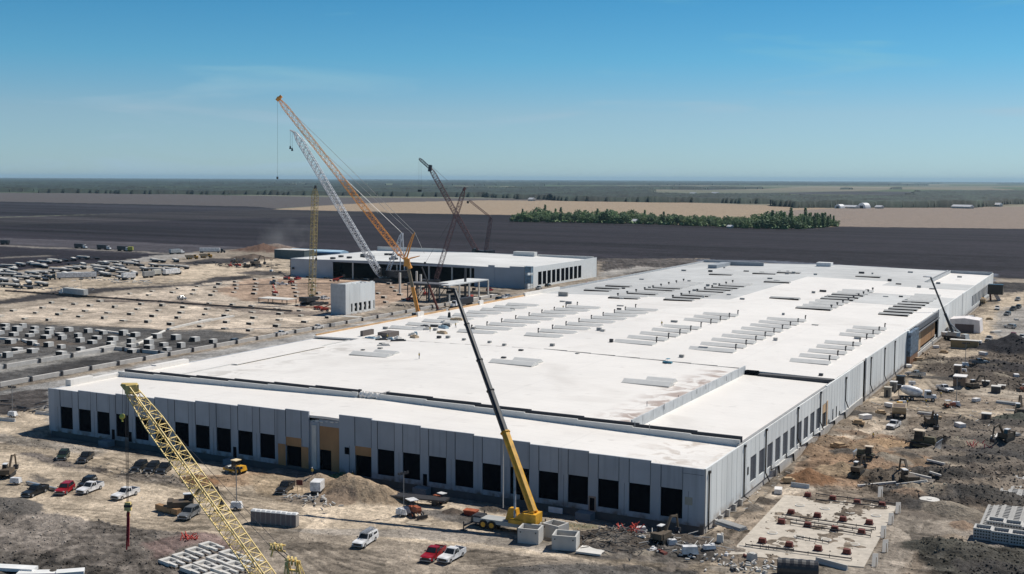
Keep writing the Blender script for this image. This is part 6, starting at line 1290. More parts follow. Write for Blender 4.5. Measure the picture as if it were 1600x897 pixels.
# concrete trays (open-topped catch basins with perforated rims)
def tray():
    t = empty('precast_tray'); m = MB(); w, d, h, th = 2.7, 1.75, .6, .2
    def ring(z): return [(-w/2, -d/2, z), (w/2, -d/2, z), (w/2, d/2, z), (-w/2, d/2, z)]
    vs = ring(0)+ring(h)+[(-w/2+.75, -d/2+th, h), (w/2-.2, -d/2+th, h), (w/2-.2, d/2-th, h), (-w/2+.75, d/2-th, h)]+[(-w/2+.75, -d/2+th, .15), (w/2-.2, -d/2+th, .15), (w/2-.2, d/2-th, .15), (-w/2+.75, d/2-th, .15)]
    fs = [(3, 2, 1, 0)]
    for k in range(4):
        n = (k+1) % 4; fs += [(k, n, 4+n, 4+k), (4+k, 4+n, 8+n, 8+k), (8+k, 8+n, 12+n, 12+k)]
    fs.append((12, 13, 14, 15)); m.add(vs, fs); m.build('frame', conc_w, t); m = MB(); m.bx(w/2, w/2+1.6, -d/2+.1, -d/2+.5, h-.35, h); m.bx(w/2, w/2+1.6, d/2-.5, d/2-.1, h-.35, h); m.build('lip', conc_w, t); return t
tp = tray(); TR = [(326, 857), (305, 864), (285, 872), (264, 880), (358, 868), (338, 876), (318, 885), (298, 893), (386, 880), (366, 888), (346, 897), (330, 905)]
rz = heading((286, 866), (264, 874)); rz = heading((358, 864), (326, 853))
for k, (px, py) in enumerate(TR):
    P = G(px, py); P[2] = gz(P)
    if k == 0: tp.location = [float(v) for v in P]; tp.rotation_euler = (0, 0, rz); t = tp
    else: t = dup(tp, P, rz)
    t.scale = (1.05, 1.15, 1.); tag(t, '%s tray from the top in the %s row of concrete trays below the boom' % (ORD[k % 4], ['left', 'middle', 'right'][k//4]), 'concrete tray', 'rows of precast trays')
# white sheets in the bottom-left corner
for k, (px, py, L) in enumerate(((12, 893, 9), (60, 899, 6), (110, 900, 4))):
    solid('white_panel', px, py, (L, 1.8, .5), .35+.2*k, mat('panel_white', (.78, .78, .76), .6), ['large white panel cut by the bottom-left corner', 'white panel second from the bottom-left corner', 'small white panel third from the bottom-left corner'][k], 'panel')
# footings on the sand slab and taller piers in the grey pit
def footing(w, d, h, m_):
    t = MB(); t.bx(-w/2, w/2, -d/2, d/2, -.5, h); t.mi = 1; t.bx(-w/2+.05, w/2-.12, -d/2-.06, -d/2+.01, -.4, h-.14); return t.build('concrete_footing', [m_, mat('front_face_shade', (.035, .03, .03), .9)])  # black panel paints shade onto the front face
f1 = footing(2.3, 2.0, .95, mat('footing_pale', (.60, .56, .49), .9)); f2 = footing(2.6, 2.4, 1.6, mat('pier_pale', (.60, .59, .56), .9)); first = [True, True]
cnt = 0
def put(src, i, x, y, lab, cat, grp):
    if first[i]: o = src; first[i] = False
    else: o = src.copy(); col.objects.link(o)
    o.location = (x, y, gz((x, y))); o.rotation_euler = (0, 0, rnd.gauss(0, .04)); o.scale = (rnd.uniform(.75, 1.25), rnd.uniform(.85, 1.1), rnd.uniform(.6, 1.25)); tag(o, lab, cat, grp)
JR = {}
for j in range(16):
    for i in range(21, -1, -1):
        x = -302-13.62*i+rnd.uniform(-1, 1); y = 337.4+16.4*j+rnd.uniform(-1, 1); px, py = proj(x, y, 0)
        if not (-15 < px < 640) or cnt > 215: continue
        if 464 < py < 476 and px > 180 and px < 480: continue
        if inpoly(np.array([px]), np.array([py]), [p for c, p, a in POLY if c is SND][0])[0] and not (500 < px < 590 and 440 < py < 496):
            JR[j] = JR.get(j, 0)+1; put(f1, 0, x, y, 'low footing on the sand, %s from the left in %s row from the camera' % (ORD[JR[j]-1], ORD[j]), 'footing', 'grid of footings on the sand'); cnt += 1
for jy, y in enumerate((297.5, 309.8, 322.)):
    n_ = 0
    for i in range(23, -1, -1):
        x = -294.-8.6*i+rnd.uniform(-1.5, 1.5); y = y+rnd.uniform(-1.2, 1.2); px, py = proj(x, y, 0)
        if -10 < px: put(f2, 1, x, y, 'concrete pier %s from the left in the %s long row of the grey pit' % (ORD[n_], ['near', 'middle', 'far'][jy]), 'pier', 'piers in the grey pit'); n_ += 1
for k, (x, y) in enumerate(sorted(((-336.5, 286), (-329, 285), (-320, 285.5), (-330, 273.5), (-316, 273.7), (-345, 286), (-355, 285), (-338, 274), (-346, 262), (-352, 274), (-328, 262), (-302, 322), (-300, 290)), key=lambda p: proj(p[0], p[1], 0)[0])):
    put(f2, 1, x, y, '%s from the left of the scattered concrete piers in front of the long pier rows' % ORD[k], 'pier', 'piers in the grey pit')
# grade beams
def beam(name, pts, w, h, m_, label, cat='grade beam', every=6.):
    t = empty(name, (pts[0][0], pts[0][1], 0)); x0, y0 = pts[0]; m = MB(); x1, y1 = pts[1]; L = math.hypot(x1-x0, y1-y0); a = math.atan2(y1-y0, x1-x0)
    m.box(((x1-x0)/2, (y1-y0)/2, h/2-.3), (L, w, h+.6), a); m.build('beam', m_, t)
    n = int(L/every)
    for k in range(min(n, 40)):
        q = (k+.5)/n; m = MB(); m.box(((x1-x0)*q+math.sin(a)*0, (y1-y0)*q, h/2-.1), (.7, w+.7, h+.5), a); m.build('pocket', steel_d, t)
    return tag(t, label, cat)
gb = mat('beam_pale', (.52, .50, .47), .9)
beam('grade_beam', [(-283.8, 150), (-283.8, 520)], .9, 1.3, gb, 'long pale concrete wall running beside the grey road behind the building', every=11)
beam('grade_beam', [(-309.8, 200), (-309.8, 292)], .9, 1.3, gb, 'second pale concrete wall parallel to the road, beside the grey pit', every=13)
beam('grade_beam', [(-309.5, 291.4), (-284.5, 291.4)], .8, 1.3, gb, 'short cross wall joining the two long pale walls', every=8)
beam('grade_beam', [(-520, 415.5), (-331, 415.5)], .8, .8, mat('trench_brown', (.20, .15, .12), .9), 'low broken brown wall crossing the sand slab', every=14)
a, b = G(215, 540), G(257, 519); m = MB(); m.bar((0, 0, .5), V(b)-V(a)+Vector((0, 0, .5)), .5, 8); o = m.build('pipe', conc_w); o.location = [float(v) for v in a]; tag(o, 'white pipe lying diagonally in the grey pit', 'pipe')
P = G(432, 474); t = empty('loading_canopy', (P[0], P[1], 0)); m = MB(); m.bx(-9, 9, -3, 4.5, 2.2, 2.5); m.build('roof', conc_w, t)
for x in (-8.5, 0, 8.5):
    for y in (-2.7, 4.2): m = MB(); m.bar((x, y, 0), (x, y, 2.2), .2); m.build('post', steel_d, t)
tag(t, 'pale flat roof on short posts, left of the upright olive crane', 'canopy')
for k, (px, py, h) in enumerate(((625, 459, 11), (651, 446, 8), (657.5, 455, 9), (727, 467, 15.5), (635, 440, 6))):
    P = G(px, py); m = MB(); m.bx(-.45, .45, -.45, .45, 0, h); o = m.build('concrete_column', conc_w if k != 3 else steel_d); o.location = (P[0], P[1], 0); tag(o, ['lone pale column standing on the sand left of the orange crane', 'pale column behind the orange crane, left of a pair', 'pale column behind the orange crane, right of a pair', 'tall thin dark mast in front of the open canopy', 'short pale column before the far warehouse'][k], 'column')
rl = mat('lift_red', (.42, .05, .03), .6)
for k, (px, py) in enumerate(((497, 484), (517-10, 487), (640, 470), (665, 462), (448, 437), (470, 431), (455, 443), (360, 417), (372, 416), (525, 440), (735, 466), (430, 460))):
    P = G(px, py); t = empty('boom_lift', (P[0], P[1], gz(P)), k*.8); m = MB(); m.bx(-1.8, 1.8, -1, 1, .5, 1.6); m.build('chassis', rl, t); m = MB(); m.bar((-1, 0, 1.5), (4.5, 0, 3+k % 3), .25); m.build('arm', rl if k % 2 else steel_d, t)
    m = MB(); m.bx(4.2, 5.4, -.8, .8, 2.6+k % 3, 3.8+k % 3); m.build('basket', steel_d, t)
    for x in (-1.2, 1.2):
        for y in (-1, 1): wheel(t, x, y, .5, .35)
    tag(t, '%s red boom lift from the left on the sandy work floor' % ORD[sorted((360,372,430,448,455,470,497,507,525,640,665,735)).index(px)], 'boom lift', 'red boom lifts')
# far blue sheeting
P = G(497, 400); t = empty('temporary_hall', (P[0], P[1], 0)); m = MB(); m.prism([(-6, 0), (6, 0), (5, 4), (0, 5.2), (-5, 4)], -25, 25); m.v = [(y, x, z) for x, y, z in m.v]; m.f = [f[::-1] for f in m.f]; m.build('cover', mat('blue_sheet', (.38, .55, .68), .6, var=.3, scale=.1), t)
m = MB(); m.bx(-24, 24, -6.1, -6.0, .3, 3); m.build('opening', mat('blue_dark', (.08, .12, .16)), t); tag(t, 'pale blue sheeted hall left of the far warehouse roof', 'hall')
P = G(440, 403); t = empty('temporary_hall', (P[0]+12, P[1], 0)); m = MB(); m.bx(-14, 14, -6, 6, 0, 6.5); m.build('wall', mat('green_grey', (.12, .15, .15)), t); m = MB(); m.bx(-14.2, 14.2, -6.2, 6.2, 6.5, 6.8); m.build('roof', conc_w, t); tag(t, 'dark flat-roofed shed between the soil heap and the far warehouse', 'shed')
# ------------------------------------------------------------------ slab with red-capped inserts, lower right
c4 = [G(1172, 772), G(1405, 793), G(1330, 905), G(1085, 870)]
c4 = [G(1226, 775), G(1402, 791), G(1350, 888), G(1138, 868)]
top = .22
t = MB(); zb = -.6; vs = [(p[0], p[1], zb) for p in c4]+[(p[0], p[1], top) for p in c4]; t.add(vs, [(0, 1, 2, 3), (7, 6, 5, 4), (1, 0, 4, 5), (2, 1, 5, 6), (3, 2, 6, 7), (0, 3, 7, 4)]); pad = t.build('concrete_pad', mat('pad_tan', (.50, .45, .38), .9, var=.15, scale=.8)); tag(pad, 'pale concrete pad dotted with dark red covers and pipe runs, lower right', 'concrete pad')
def redcap():
    t = empty('pipe_cover'); m = MB(); m.add(*frust(-.75, .75, -.6, .6, 0, 1.0, .6, .5)); m.build('housing', rust, t); m = MB(); m.bx(-.85, .85, -.7, .7, 0, .12); m.build('base', steel_d, t); return t
rc = redcap(); CAPS = [(1262, 776), (1301, 781), (1339, 787), (1378, 791), (1236, 803), (1277, 808), (1317, 814), (1358, 819), (1221, 818), (1262, 823), (1304, 829), (1346, 834), (1191, 848), (1233, 854), (1278, 860), (1323, 865)]
a = heading((1358, 819), (1236, 803))
for k, (px, py) in enumerate(CAPS):
    P = G(px, py, top); P[2] = top-.01
    if k == 0: rc.location = [float(v) for v in P]; rc.rotation_euler = (0, 0, a); t = rc
    else: t = dup(rc, P, a)
    t.scale = (.85, .85, .8)
    tag(t, '%s dark red cover from the left in the %s row on the concrete pad' % (ORD[k % 4], ['farthest', 'second farthest', 'second nearest', 'nearest'][k//4]), 'pipe cover', 'red covers on the pad')
for k, (p, q) in enumerate((((1222, 807), (1368, 828)), ((1216, 812), (1362, 833)), ((1235, 820), (1360, 840)), ((1275, 774), (1400, 790)), ((1165, 854), (1330, 876)), ((1245, 841), (1295, 850)), ((1275, 783), (1385, 795)), ((1175, 855), (1240, 862)))):
    a, b = G(*p, top), G(*q, top); t = empty('pipe_run', a); d = V(b)-V(a); m = MB(); m.bar((0, 0, .35), d+Vector((0, 0, .35)), .11, 6); m.build('pipe', steel_d, t)
    for s in range(6):
        c = d*(s/5); m = MB(); m.bar(c+Vector((0, 0, 0)), c+Vector((0, 0, .6)), .06, 4); m.build('bracket', steel_d, t)
    tag(t, ['dark pipe run just nearer than the second farthest row of red covers', 'dark pipe run second of the close pair in mid pad', 'dark pipe run along the third row of red covers', 'dark pipe run along the farthest row of red covers', 'long dark pipe run along the nearest row of red covers', 'short dark pipe lying alone between the round rims', 'dark pipe run just below the farthest red covers', 'short dark pipe at the left of the nearest row'][k], 'pipe', 'pipe runs on the pad')
for k, (px, py) in enumerate(((1250, 790), (1289, 795), (1328, 801), (1369, 806), (1207, 833), (1249, 839), (1291, 844), (1335, 851))):
    P = G(px, py, top); m = MB(); m.bar((0, 0, 0), (0, 0, .12), .9, 14, .9); m.mi = 1; m.bar((0, 0, .1), (0, 0, .14), .7, 14); m.mi = 0; o = m.build('round_pit_cover', [conc_w, mat('pit_tan', (.4, .36, .3))]); o.location = (P[0], P[1], top); tag(o, '%s pale round rim from the left in the %s row of rims in the pad' % (ORD[k % 4], ['far', 'near'][k//4]), 'pit rim', 'round rims on the pad')
def culvert():
    a, b = G(1215, 888, 1.), G(1278, 893, 1.); t = empty('culvert_pipe', (a[0], a[1], gz(a))); d = V(b)-V(a); d.z = 0; n = 16; m = MB()
    n = 5
    for k in range(n): m.bar(d*(k/n)+Vector((0, 0, 1.35)), d*((k+.5)/n)+Vector((0, 0, 1.35)), 1.42, 20, 1.36); m.bar(d*((k+.5)/n)+Vector((0, 0, 1.35)), d*((k+1)/n)+Vector((0, 0, 1.35)), 1.36, 20, 1.42)
    m.build('pipe', black_plastic, t)
    for q in (0, 1): m = MB(); e = Vector(d).normalized()*(.08 if q else -.08); m.bar(d*q+Vector((0, 0, 1.35))+e, d*q+Vector((0, 0, 1.35))-e*.1, 1.1, 20); m.build('end_cap', steel_d, t)
    for q in (.2, .8): m = MB(); m.box(d*q+Vector((0, 0, .2)), (.7, 3.2, .4), math.atan2(d.y, d.x)); m.build('cradle', conc_w, t)
    tag(t, 'big black ribbed culvert pipe lying at the lower edge of the concrete pad', 'pipe')
culvert()
def barrier(px, py, L, rz, label, m_=None, h=.85):
    P = G(px, py); t = empty('concrete_barrier', (P[0], P[1], gz(P)), rz); m = MB(); m.prism([(-.3, 0), (.3, 0), (.3, .12), (.12, .4), (.1, h), (-.1, h), (-.12, .4), (-.3, .12)], -L/2, L/2); m.v = [(y, x, z) for x, y, z in m.v]; m.f = [f[::-1] for f in m.f]; m.build('barrier', m_ or conc_w, t); return tag(t, label, 'barrier')
barrier(1299, 886, 5.5, heading((1316, 890), (1290, 883)), 'long pale barrier at the right end of the culvert pipe', conc)
barrier(1250, 762, 3.6, heading((1262, 763), (1240, 760)), 'pale blue-grey barrier in front of the orange sand cone', mat('blue_grey', (.42, .46, .5), .8))
barrier(68, 648, 5, 0.1, 'white barrier behind the left end of the building'); barrier(8, 658, 6, 0.2, 'white barrier at the left edge behind the building')
for k, (px, py, h) in enumerate(((1377, 782, 2), (1405, 803, 2), (1394, 820, 2), (1382, 842, 2), (1385, 864, 2), (1369, 886, 2))):
    P = G(px, py); t = empty('warning_board', (P[0], P[1], gz(P)), .5); m = MB(); m.box((0, 0, .95), (1.5, .06, 1.7), 0, 1); m.v = [(x*.6+.3*(z-.9), y+.75*z, z) for x, y, z in m.v]; m.build('board', mat('board_cream', (.74, .68, .60), .7), t); m = MB(); m.bar((0, .05, 0), (0, .05, 1.6), .06); m.build('post', wood, t)
    tag(t, '%s cream board from the far end along the right rim of the concrete pad' % ORD[k], 'board', 'cream boards along the pad')
# rows of precast cribs with their long ladder-like strips
def crib():
    t = empty('precast_crib'); m = MB(); w, d, h, th = 2.9, 2.9, 1.9, .3
    vs = [(-w/2, -d/2, 0), (w/2, -d/2, 0), (w/2, d/2, 0), (-w/2, d/2, 0), (-w/2, -d/2, h), (w/2, -d/2, h), (w/2, d/2, h), (-w/2, d/2, h)]
    i = [(-w/2+th, -d/2+th), (w/2-th, -d/2+th), (w/2-th, d/2-th), (-w/2+th, d/2-th)]; vs += [(x, y, h) for x, y in i]+[(x, y, h-.5) for x, y in i]; fs = [(3, 2, 1, 0)]
    for k in range(4):
        n = (k+1) % 4; fs += [(k, n, 4+n, 4+k), (4+k, 4+n, 8+n, 8+k), (8+k, 8+n, 12+n, 12+k)]
    fs.append((12, 13, 14, 15)); m.add(vs, fs); m.mi = 1
    for r in range(3):
        for c in range(6): m.bx(-1.25+.44*c, -1.0+.44*c, -d/2-.02, -d/2+.01, .35+.5*r, .6+.5*r)
    for r in range(4):
        for c in range(5): m.bx(-1.05+.45*c, -.75+.45*c, -1.05+.55*r, -.7+.55*r, h-.51, h-.47)
    m.build('frame', [conc, black_p], t); return t
cb = crib(); rzc = heading((1365+235, 848), (1330, 830)) if 0 else heading((1585, 838), (1537, 830))
for k, (px, py) in enumerate(((1536, 840), (1564, 845), (1593, 850), (1556, 828), (1583, 833), (1611, 838))):
    P = G(px, py); P[2] = gz(P)
    if k == 0: cb.location = [float(v) for v in P]; cb.rotation_euler = (0, 0, 0); t = cb
    else: t = dup(cb, P, 0)
    tag(t, '%s perforated concrete crib of the %s three at the end of the ladder-like strips' % (ORD[k % 3], ['front', 'rear'][k//3]), 'concrete crib', 'perforated cribs')
LAD = [((1538, 828), (1549, 790)), ((1553, 815), (1571, 768)), ((1568, 820), (1590, 748)), ((1586, 822), (1606, 745)), ((1602, 828), (1622, 752)), ((1618, 832), (1636, 760))]
for k, (p, q) in enumerate(LAD):
    a, b = G(*p), G(*q); t = empty('reinforcement_cage', (a[0], a[1], gz(a)+.05)); L = b[1]-a[1]; m = MB()
    for x in (-.7, .7): m.bx(x-.22, x+.22, 0, L, .1, .55)
    n = int(L/1.1)
    for s in range(n): m.bx(-.5, .5, s*1.1, s*1.1+.5, .2, .5)
    m.build('cage', mat('strip_conc', (.36, .355, .34), .9), t); m = MB(); m.bx(-.95, .95, -.2, L+.2, 0, .1); m.build('tray', steel_d, t)
    tag(t, '%s from the left of the ladder-like pale strips behind the perforated cribs' % ORD[k], 'precast strip', 'ladder-like strips')
# formwork outlines in the mud
for k, (p, q) in enumerate((((1452, 745), (1470, 748)), ((1400, 765), (1448, 772)), ((1412, 764), (1420, 748)), ((1420, 745), (1455, 750)), ((1340, 763), (1400, 757)), ((1448, 727), (1476, 731)), ((1571, 643), (1640, 648)), ((1549, 688), (1553, 684)), ((1555, 689), (1559, 682)))):
    a, b = G(*p), G(*q); za, zb_ = gz(a), gz(b); m = MB(); m.bar((0, 0, .35), V(b)-V(a)+Vector((0, 0, .35+zb_-za)), .28, 4); o = m.build('formwork_board', conc_w); o.location = (a[0], a[1], za+.1); tag(o, ['white board in the mud above the fenced grey patch', 'white board along the lower side of the small grey patch in the mud', 'white board on the left side of the small grey patch in the mud', 'white board on the upper side of the small grey patch in the mud', 'long white board between the sand heaps and the grey patch', 'white board under the bulldozer', 'white beam at the right edge below the dirt road', 'left of two short white boards in the mud right of the bulldozer', 'right of two short white boards in the mud right of the bulldozer'][k], 'board', 'white boards in the mud')
P = G(1452, 789); m = MB(); m.bar((0, 0, .1), (0, 0, .9), 1.9, 16, 1.8); m.bar((0, 0, .9), (0, 0, 1.0), .5, 8); o = m.build('manhole_top', conc_w); o.location = (P[0], P[1], gz(P)); tag(o, 'pale round concrete cover lying at the foot of the dark soil bank', 'manhole cover')
# clutter near the corner
CL = [(1000, 850, 2.4, .5, .3), (1018, 862, 2.6, 1.0, .4), (1035, 867, 2.4, 1.1, .5), (1050, 852, 2.0, 1.2, 1.2), (1075, 855, 5.5, .7, .4), (1125, 850, 1.4, 1.2, 1.8), (1135, 868, 1.1, .7, .5), (1165, 872, 1.0, .7, .4), (1175, 876, 1.6, 1.6, 1.6), (1160, 889, 1.2, .8, .6), (1185, 893, 1.0, .8, .5), (1200, 888, 1.2, .6, .4), (1172, 868, .8, .6, .4), (1195, 896, 1., .8, .5), (1145, 893, 1.3, .7, .5), (1108, 862, 2.6, 1.2, .9)]
for k, (px, py, a, b, h) in enumerate(CL):
    a, b, h = a*.8, b*.8, h*.7
    P = G(px, py); m = MB(); m.box((0, 0, h/2), (a, b, h), 0, .85); m.box((a*.3, b*.2, h+.08), (a*.3, b*.5, .16), .4); o = m.build('debris_block', [conc_w, conc, white_p, steel_d, rust][(k*7) % 5 if k not in (15, 3) else 2]); o.location = (P[0], P[1], gz(P)); o.rotation_euler = (0, 0, k*1.3); tag(o, '%s loose block from the left in the clutter between the near corner and culvert' % ORD[sorted(c[0]+c[1]*.001 for c in CL).index(px+py*.001)], 'debris', 'clutter by the near corner')
for k, (px, py, n, s) in enumerate(((983, 842, 26, 1.6), (295, 843, 22, 1.3), (1522, 704, 20, 2.4), (230, 868, 0, 1))):
    if not n: continue
    P = G(px, py); m = MB(); r2 = random.Random(k)
    for q in range(n):
        x, y = r2.gauss(0, s*.6), r2.gauss(0, s*.5); m.bar((x, y, .1), (x+r2.uniform(-1, 1), y+r2.uniform(-.8, .8), r2.uniform(.2, 1.1)), .09, 4)
    o = m.build('safety_netting', net if k != 2 else mat('net_pink', (.6, .1, .1))); o.location = (P[0], P[1], gz(P)); tag(o, ['crumpled red netting on the dark rubble beside the near corner', 'crumpled red netting above the concrete trays', 'crumpled pinkish netting in the dark mud right of the bulldozer'][k], 'netting', None, 'stuff')
def heap(name, px, py, n, s, ln, r, mt, label, cat='rubble'):
    P = G(px, py); m = MB(); r2 = random.Random(px)
    for q in range(n):
        x, y = r2.gauss(0, s[0]), r2.gauss(0, s[1]); z = gz((P[0]+x, P[1]+y))-gz(P)+.1; a = r2.uniform(0, 6.28); L = ln*r2.uniform(.4, 1); m.bar((x, y, z+r2.uniform(0, .3)), (x+L*math.cos(a), y+L*math.sin(a), z+r2.uniform(0, .5)), r, 4)
    o = m.build(name, mt); o.location = (P[0], P[1], gz(P)); return tag(o, label, cat, None, 'stuff')
heap('rebar_rubble', 965, 848, 90, (4, 2.6), 2.2, .09, mat('rebar_grey', (.10, .095, .09)), 'dark heap of rebar and broken concrete right of the flat slab')
heap('rebar_rubble', 1045, 846, 50, (5, 2.2), 3, .07, conc, 'pale bars and hoses strewn before the near corner')
heap('loose_stakes', 880, 820, 40, (5, 1.2), .6, .08, wood, 'yellowish stakes and scraps along the foot of the dock wall')
heap('rubble', 490, 786, 40, (4, 1.2), .9, .16, conc, 'broken rubble strip at the foot of the sand heaps')
heap('rubble', 1150, 882, 60, (5, 2), .9, .16, conc_w, 'pale rubble left of the culvert pipe')
heap('rubble', 640, 480, 40, (10, 5), 4, .2, steel_d, 'dark steel scrap between the orange crane and the steel frame')
heap('roof_clutter', 60, 640, 40, (12, 3), 5, .15, steel_d, 'dark beams stacked on the ground behind the left end of the building')
heap('steel_bars', 225, 743, 40, (7, 1.6), .9, .12, mat('rock_pale', (.35, .31, .26)), 'line of broken stones below the three dark cars')
P = G(468, 770); t = empty('site_board', (P[0], P[1], gz(P)), .2); m = MB(); m.box((0, 0, 2.), (1.3, .1, 1.), 0); m.build('panel', rust, t); m = MB(); m.bar((-.5, .1, 0), (-.5, .1, 2), .06); m.bar((.5, .1, 0), (.5, .1, 2), .06); m.build('post', wood, t); tag(t, 'small brown board on posts left of the white box trailer', 'board')
P = G(526, 752); m = MB()
for k in range(9): blob(m, (rnd.uniform(-1.6, 1.6), rnd.uniform(-1, 1), .5+.2*rnd.random()), .8, seed=k, rough=.3)
o = m.build('green_tarpaulin', mat('tarp_green', (.03, .10, .055), .7, var=.4)); o.location = (P[0], P[1], gz(P)); tag(o, 'dark green tarpaulin heap at the wall behind the sand heaps', 'tarpaulin')
# roof equipment that rests on the roof
def gator():
    t = empty('utility_cart'); m = MB(); m.bx(-1.2, 1.2, -.6, .6, .35, .8); m.build('body', mat('cart_blue', (.04, .20, .28), .5), t); m = MB(); m.bx(-.3, .6, -.6, .6, 1.5, 1.58); m.bar((-.3, -.5, .8), (-.3, -.5, 1.5), .04); m.bar((-.3, .5, .8), (-.3, .5, 1.5), .04); m.build('roll_frame', mat('cart_blue'  , (0, 0, 0)), t)
    for x in (-.8, .8):
        for y in (-.6, .6): wheel(t, x, y, .3, .2)
    return t
g = gator(); P = G(1043, 567, 11.9); g.location = (P[0], P[1], rf(P[0])+.82); tag(g, 'small teal utility cart on the white roof near the expansion joint', 'cart')
# steps at the roof ends
# ------------------------------------------------------------------ people
def person(top, bottom, stride=.0, arm=.0):
    t = empty('person'); sk = bpy.data.meshes.new('body')
    vs = [(0, 0, .95), (0, 0, 1.15), (0, 0, 1.4), (0, 0, 1.5), (0, 0, 1.56), (0, .19, 1.4), (.08+arm, .25, 1.12), (.15+arm, .24, .88), (0, -.19, 1.4), (-.08, -.25, 1.12), (-.12, -.24, .88), (0, .09, .92), (stride*.6, .1, .5), (stride*.5, .1, .06), (stride*.5+.16, .1, .04), (0, -.09, .92), (-stride*.5, -.1, .5), (-stride*.9, -.1, .08), (-stride*.9+.16, -.1, .04)]
    es = [(0, 1), (1, 2), (2, 3), (3, 4), (2, 5), (5, 6), (6, 7), (2, 8), (8, 9), (9, 10), (0, 11), (11, 12), (12, 13), (13, 14), (0, 15), (15, 16), (16, 17), (17, 18)]
    rs = [.15, .14, .15, .07, .06, .075, .055, .04, .075, .055, .04, .1, .075, .05, .045, .1, .075, .05, .045]
    sk.from_pydata(vs, es, []); o = bpy.data.objects.new('body', sk); col.objects.link(o); o.parent = t; sk.materials.append(bottom)
    md = o.modifiers.new('skin', 'SKIN'); 
    if not sk.skin_vertices: 
        import bmesh
        bm = bmesh.new(); bm.from_mesh(sk); bm.verts.layers.skin.verify(); bm.to_mesh(sk); bm.free()
    for k, r in enumerate(rs): sk.skin_vertices[0].data[k].radius = (r, r); sk.skin_vertices[0].data[k].use_root = (k == 0)
    s2 = o.modifiers.new('sub', 'SUBSURF'); s2.levels = 1; s2.render_levels = 1
    m = MB(); blob(m, (0.02, 0, 1.66), .105, 1, .85, 1.15, sub=2, rough=0); m.bar((.1, 0, 1.66), (.14, 0, 1.63), .02, 4); m.build('head', skin_m, t)
    m = MB(); blob(m, (0, 0, 1.74), .13, 1.1, .95, .65, sub=2, rough=0); m.build('hard_hat', white_p, t)
    m = MB(); m.bar((0, 0, 1.0), (0, 0, 1.45), .19, 10, .2); m.build('vest', top, t); return t
pp = person(vest, jeans, .25, .1)
PE = [(1364, 691, 0, 'person walking on the pale track below the side wall'), (1418, 634, 0, 'person in light clothes at the back of the concrete mixer'), (1447, 633, 0, 'person standing in front of the concrete mixer'), (1470, 622, 0, 'person beyond the cab of the concrete mixer'), (488, 757, 0, 'person with a white helmet by the recessed door of the dock wall'), (551, 747, 0, 'person standing at the wall right of the boarded recess'), (463, 817, 0, 'person at the right end of the portable toilets'),
      (655, 562, 1, 'person on the white roof left of the black boom'), (672, 515, 1, 'person on the roof near the plywood parapet'), (712, 509, 1, 'person on the roof just left of the black boom tip'), (880, 482, 1, 'person on the roof near the grey box'), (1034, 510, 1, 'person on the roof between two monitor rows'), (605, 527, 1, 'person at the plywood roof edge')]
for k, (px, py, rf_, l) in enumerate(PE):
    P = G(px, py, 11.9 if rf_ else 0); z = rf(P[0])+(.82 if P[1] > 292 else 1.15) if rf_ else gz(P)
    if k == 0: pp.location = (P[0], P[1], z); t = pp
    else: t = dup(pp, (P[0], P[1], z), k*1.1)
    tag(t, l, 'person')

# extra clutter of the work site: strip footings in the pit, material bundles on the roof, stacks in the yard
for k, (p, q) in enumerate((((-8, 530), (30, 532)), ((36, 533), (60, 541)), ((120, 553), (178, 541)), ((150, 517), (215, 526)), ((262, 516), (330, 500)), ((300, 507), (365, 495)), ((0, 556), (60, 547)))):
    a, b = G(*p), G(*q); m = MB(); m.box(((b[0]-a[0])/2, (b[1]-a[1])/2, .3), (math.hypot(b[0]-a[0], b[1]-a[1]), 1.1, .9), math.atan2(b[1]-a[1], b[0]-a[0])); o = m.build('strip_footing', conc_w); o.location = (a[0], a[1], gz(a)); tag(o, '%s pale strip footing from the left between the piers of the grey pit' % ORD[(0, 2, 3, 4, 5, 6, 1)[k]], 'strip footing', 'strip footings in the pit')
rr_ = random.Random(77); RB = sorted([(rr_.uniform(575, 720), 0) for _ in range(20)])
for k, (px, _) in enumerate(RB):
    py = float(np.interp(px, [575, 720], [536, 505]))+rr_.uniform(-9, 10); P = G(px, py, 11.6); P[0] = max(P[0], -220.); L = rr_.uniform(1.5, 5); m = MB(); m.box((0, 0, .35), (L, rr_.uniform(.8, 1.6), .7), 0, .9); m.box((L*.1, 0, .8), (L*.5, .7, .3), .15); m.bx(-L*.45, L*.45, -.3, -.2, 0, .15)
    o = m.build('material_bundle', [mat('bundle_blue', (.30, .42, .50), .6), membrane, steel_d, conc_w, mat('bundle_tan', (.5, .38, .25))][k % 5]); o.location = (P[0], P[1], rf(P[0])+.8); o.rotation_euler = (0, 0, rr_.uniform(-.4, .6)); tag(o, '%s material bundle from the left near the plywood edge of the roof' % ORD[k], 'bundle', 'bundles on the roof')
heap('yard_clutter', 45, 448, 60, (22, 6), 5, .22, steel_g, 'grey tangle of steel parts at the near left end of the storage yard', 'steel parts')
heap('yard_clutter', 160, 437, 70, (25, 5), 5, .25, conc, 'pale tangle of beams in front of the white trailers in the yard', 'steel parts')
heap('yard_clutter', 380, 415, 60, (22, 8), 5, .3, steel_d, 'dark machinery parts scattered left of the distant soil heap', 'steel parts')
heap('site_scraps', 1290, 690, 50, (5, 4), 1.2, .08, wood, 'scraps and stakes on the rough ground beside the side wall', 'scraps')
heap('site_scraps', 1180, 760, 60, (3, 10), 1.2, .07, conc_w, 'pale scraps along the foot of the near side wall', 'scraps')
heap('site_scraps', 1480, 640, 60, (16, 8), 1.6, .10, conc, 'pale scraps scattered over the muddy ground right of the mixer', 'scraps')

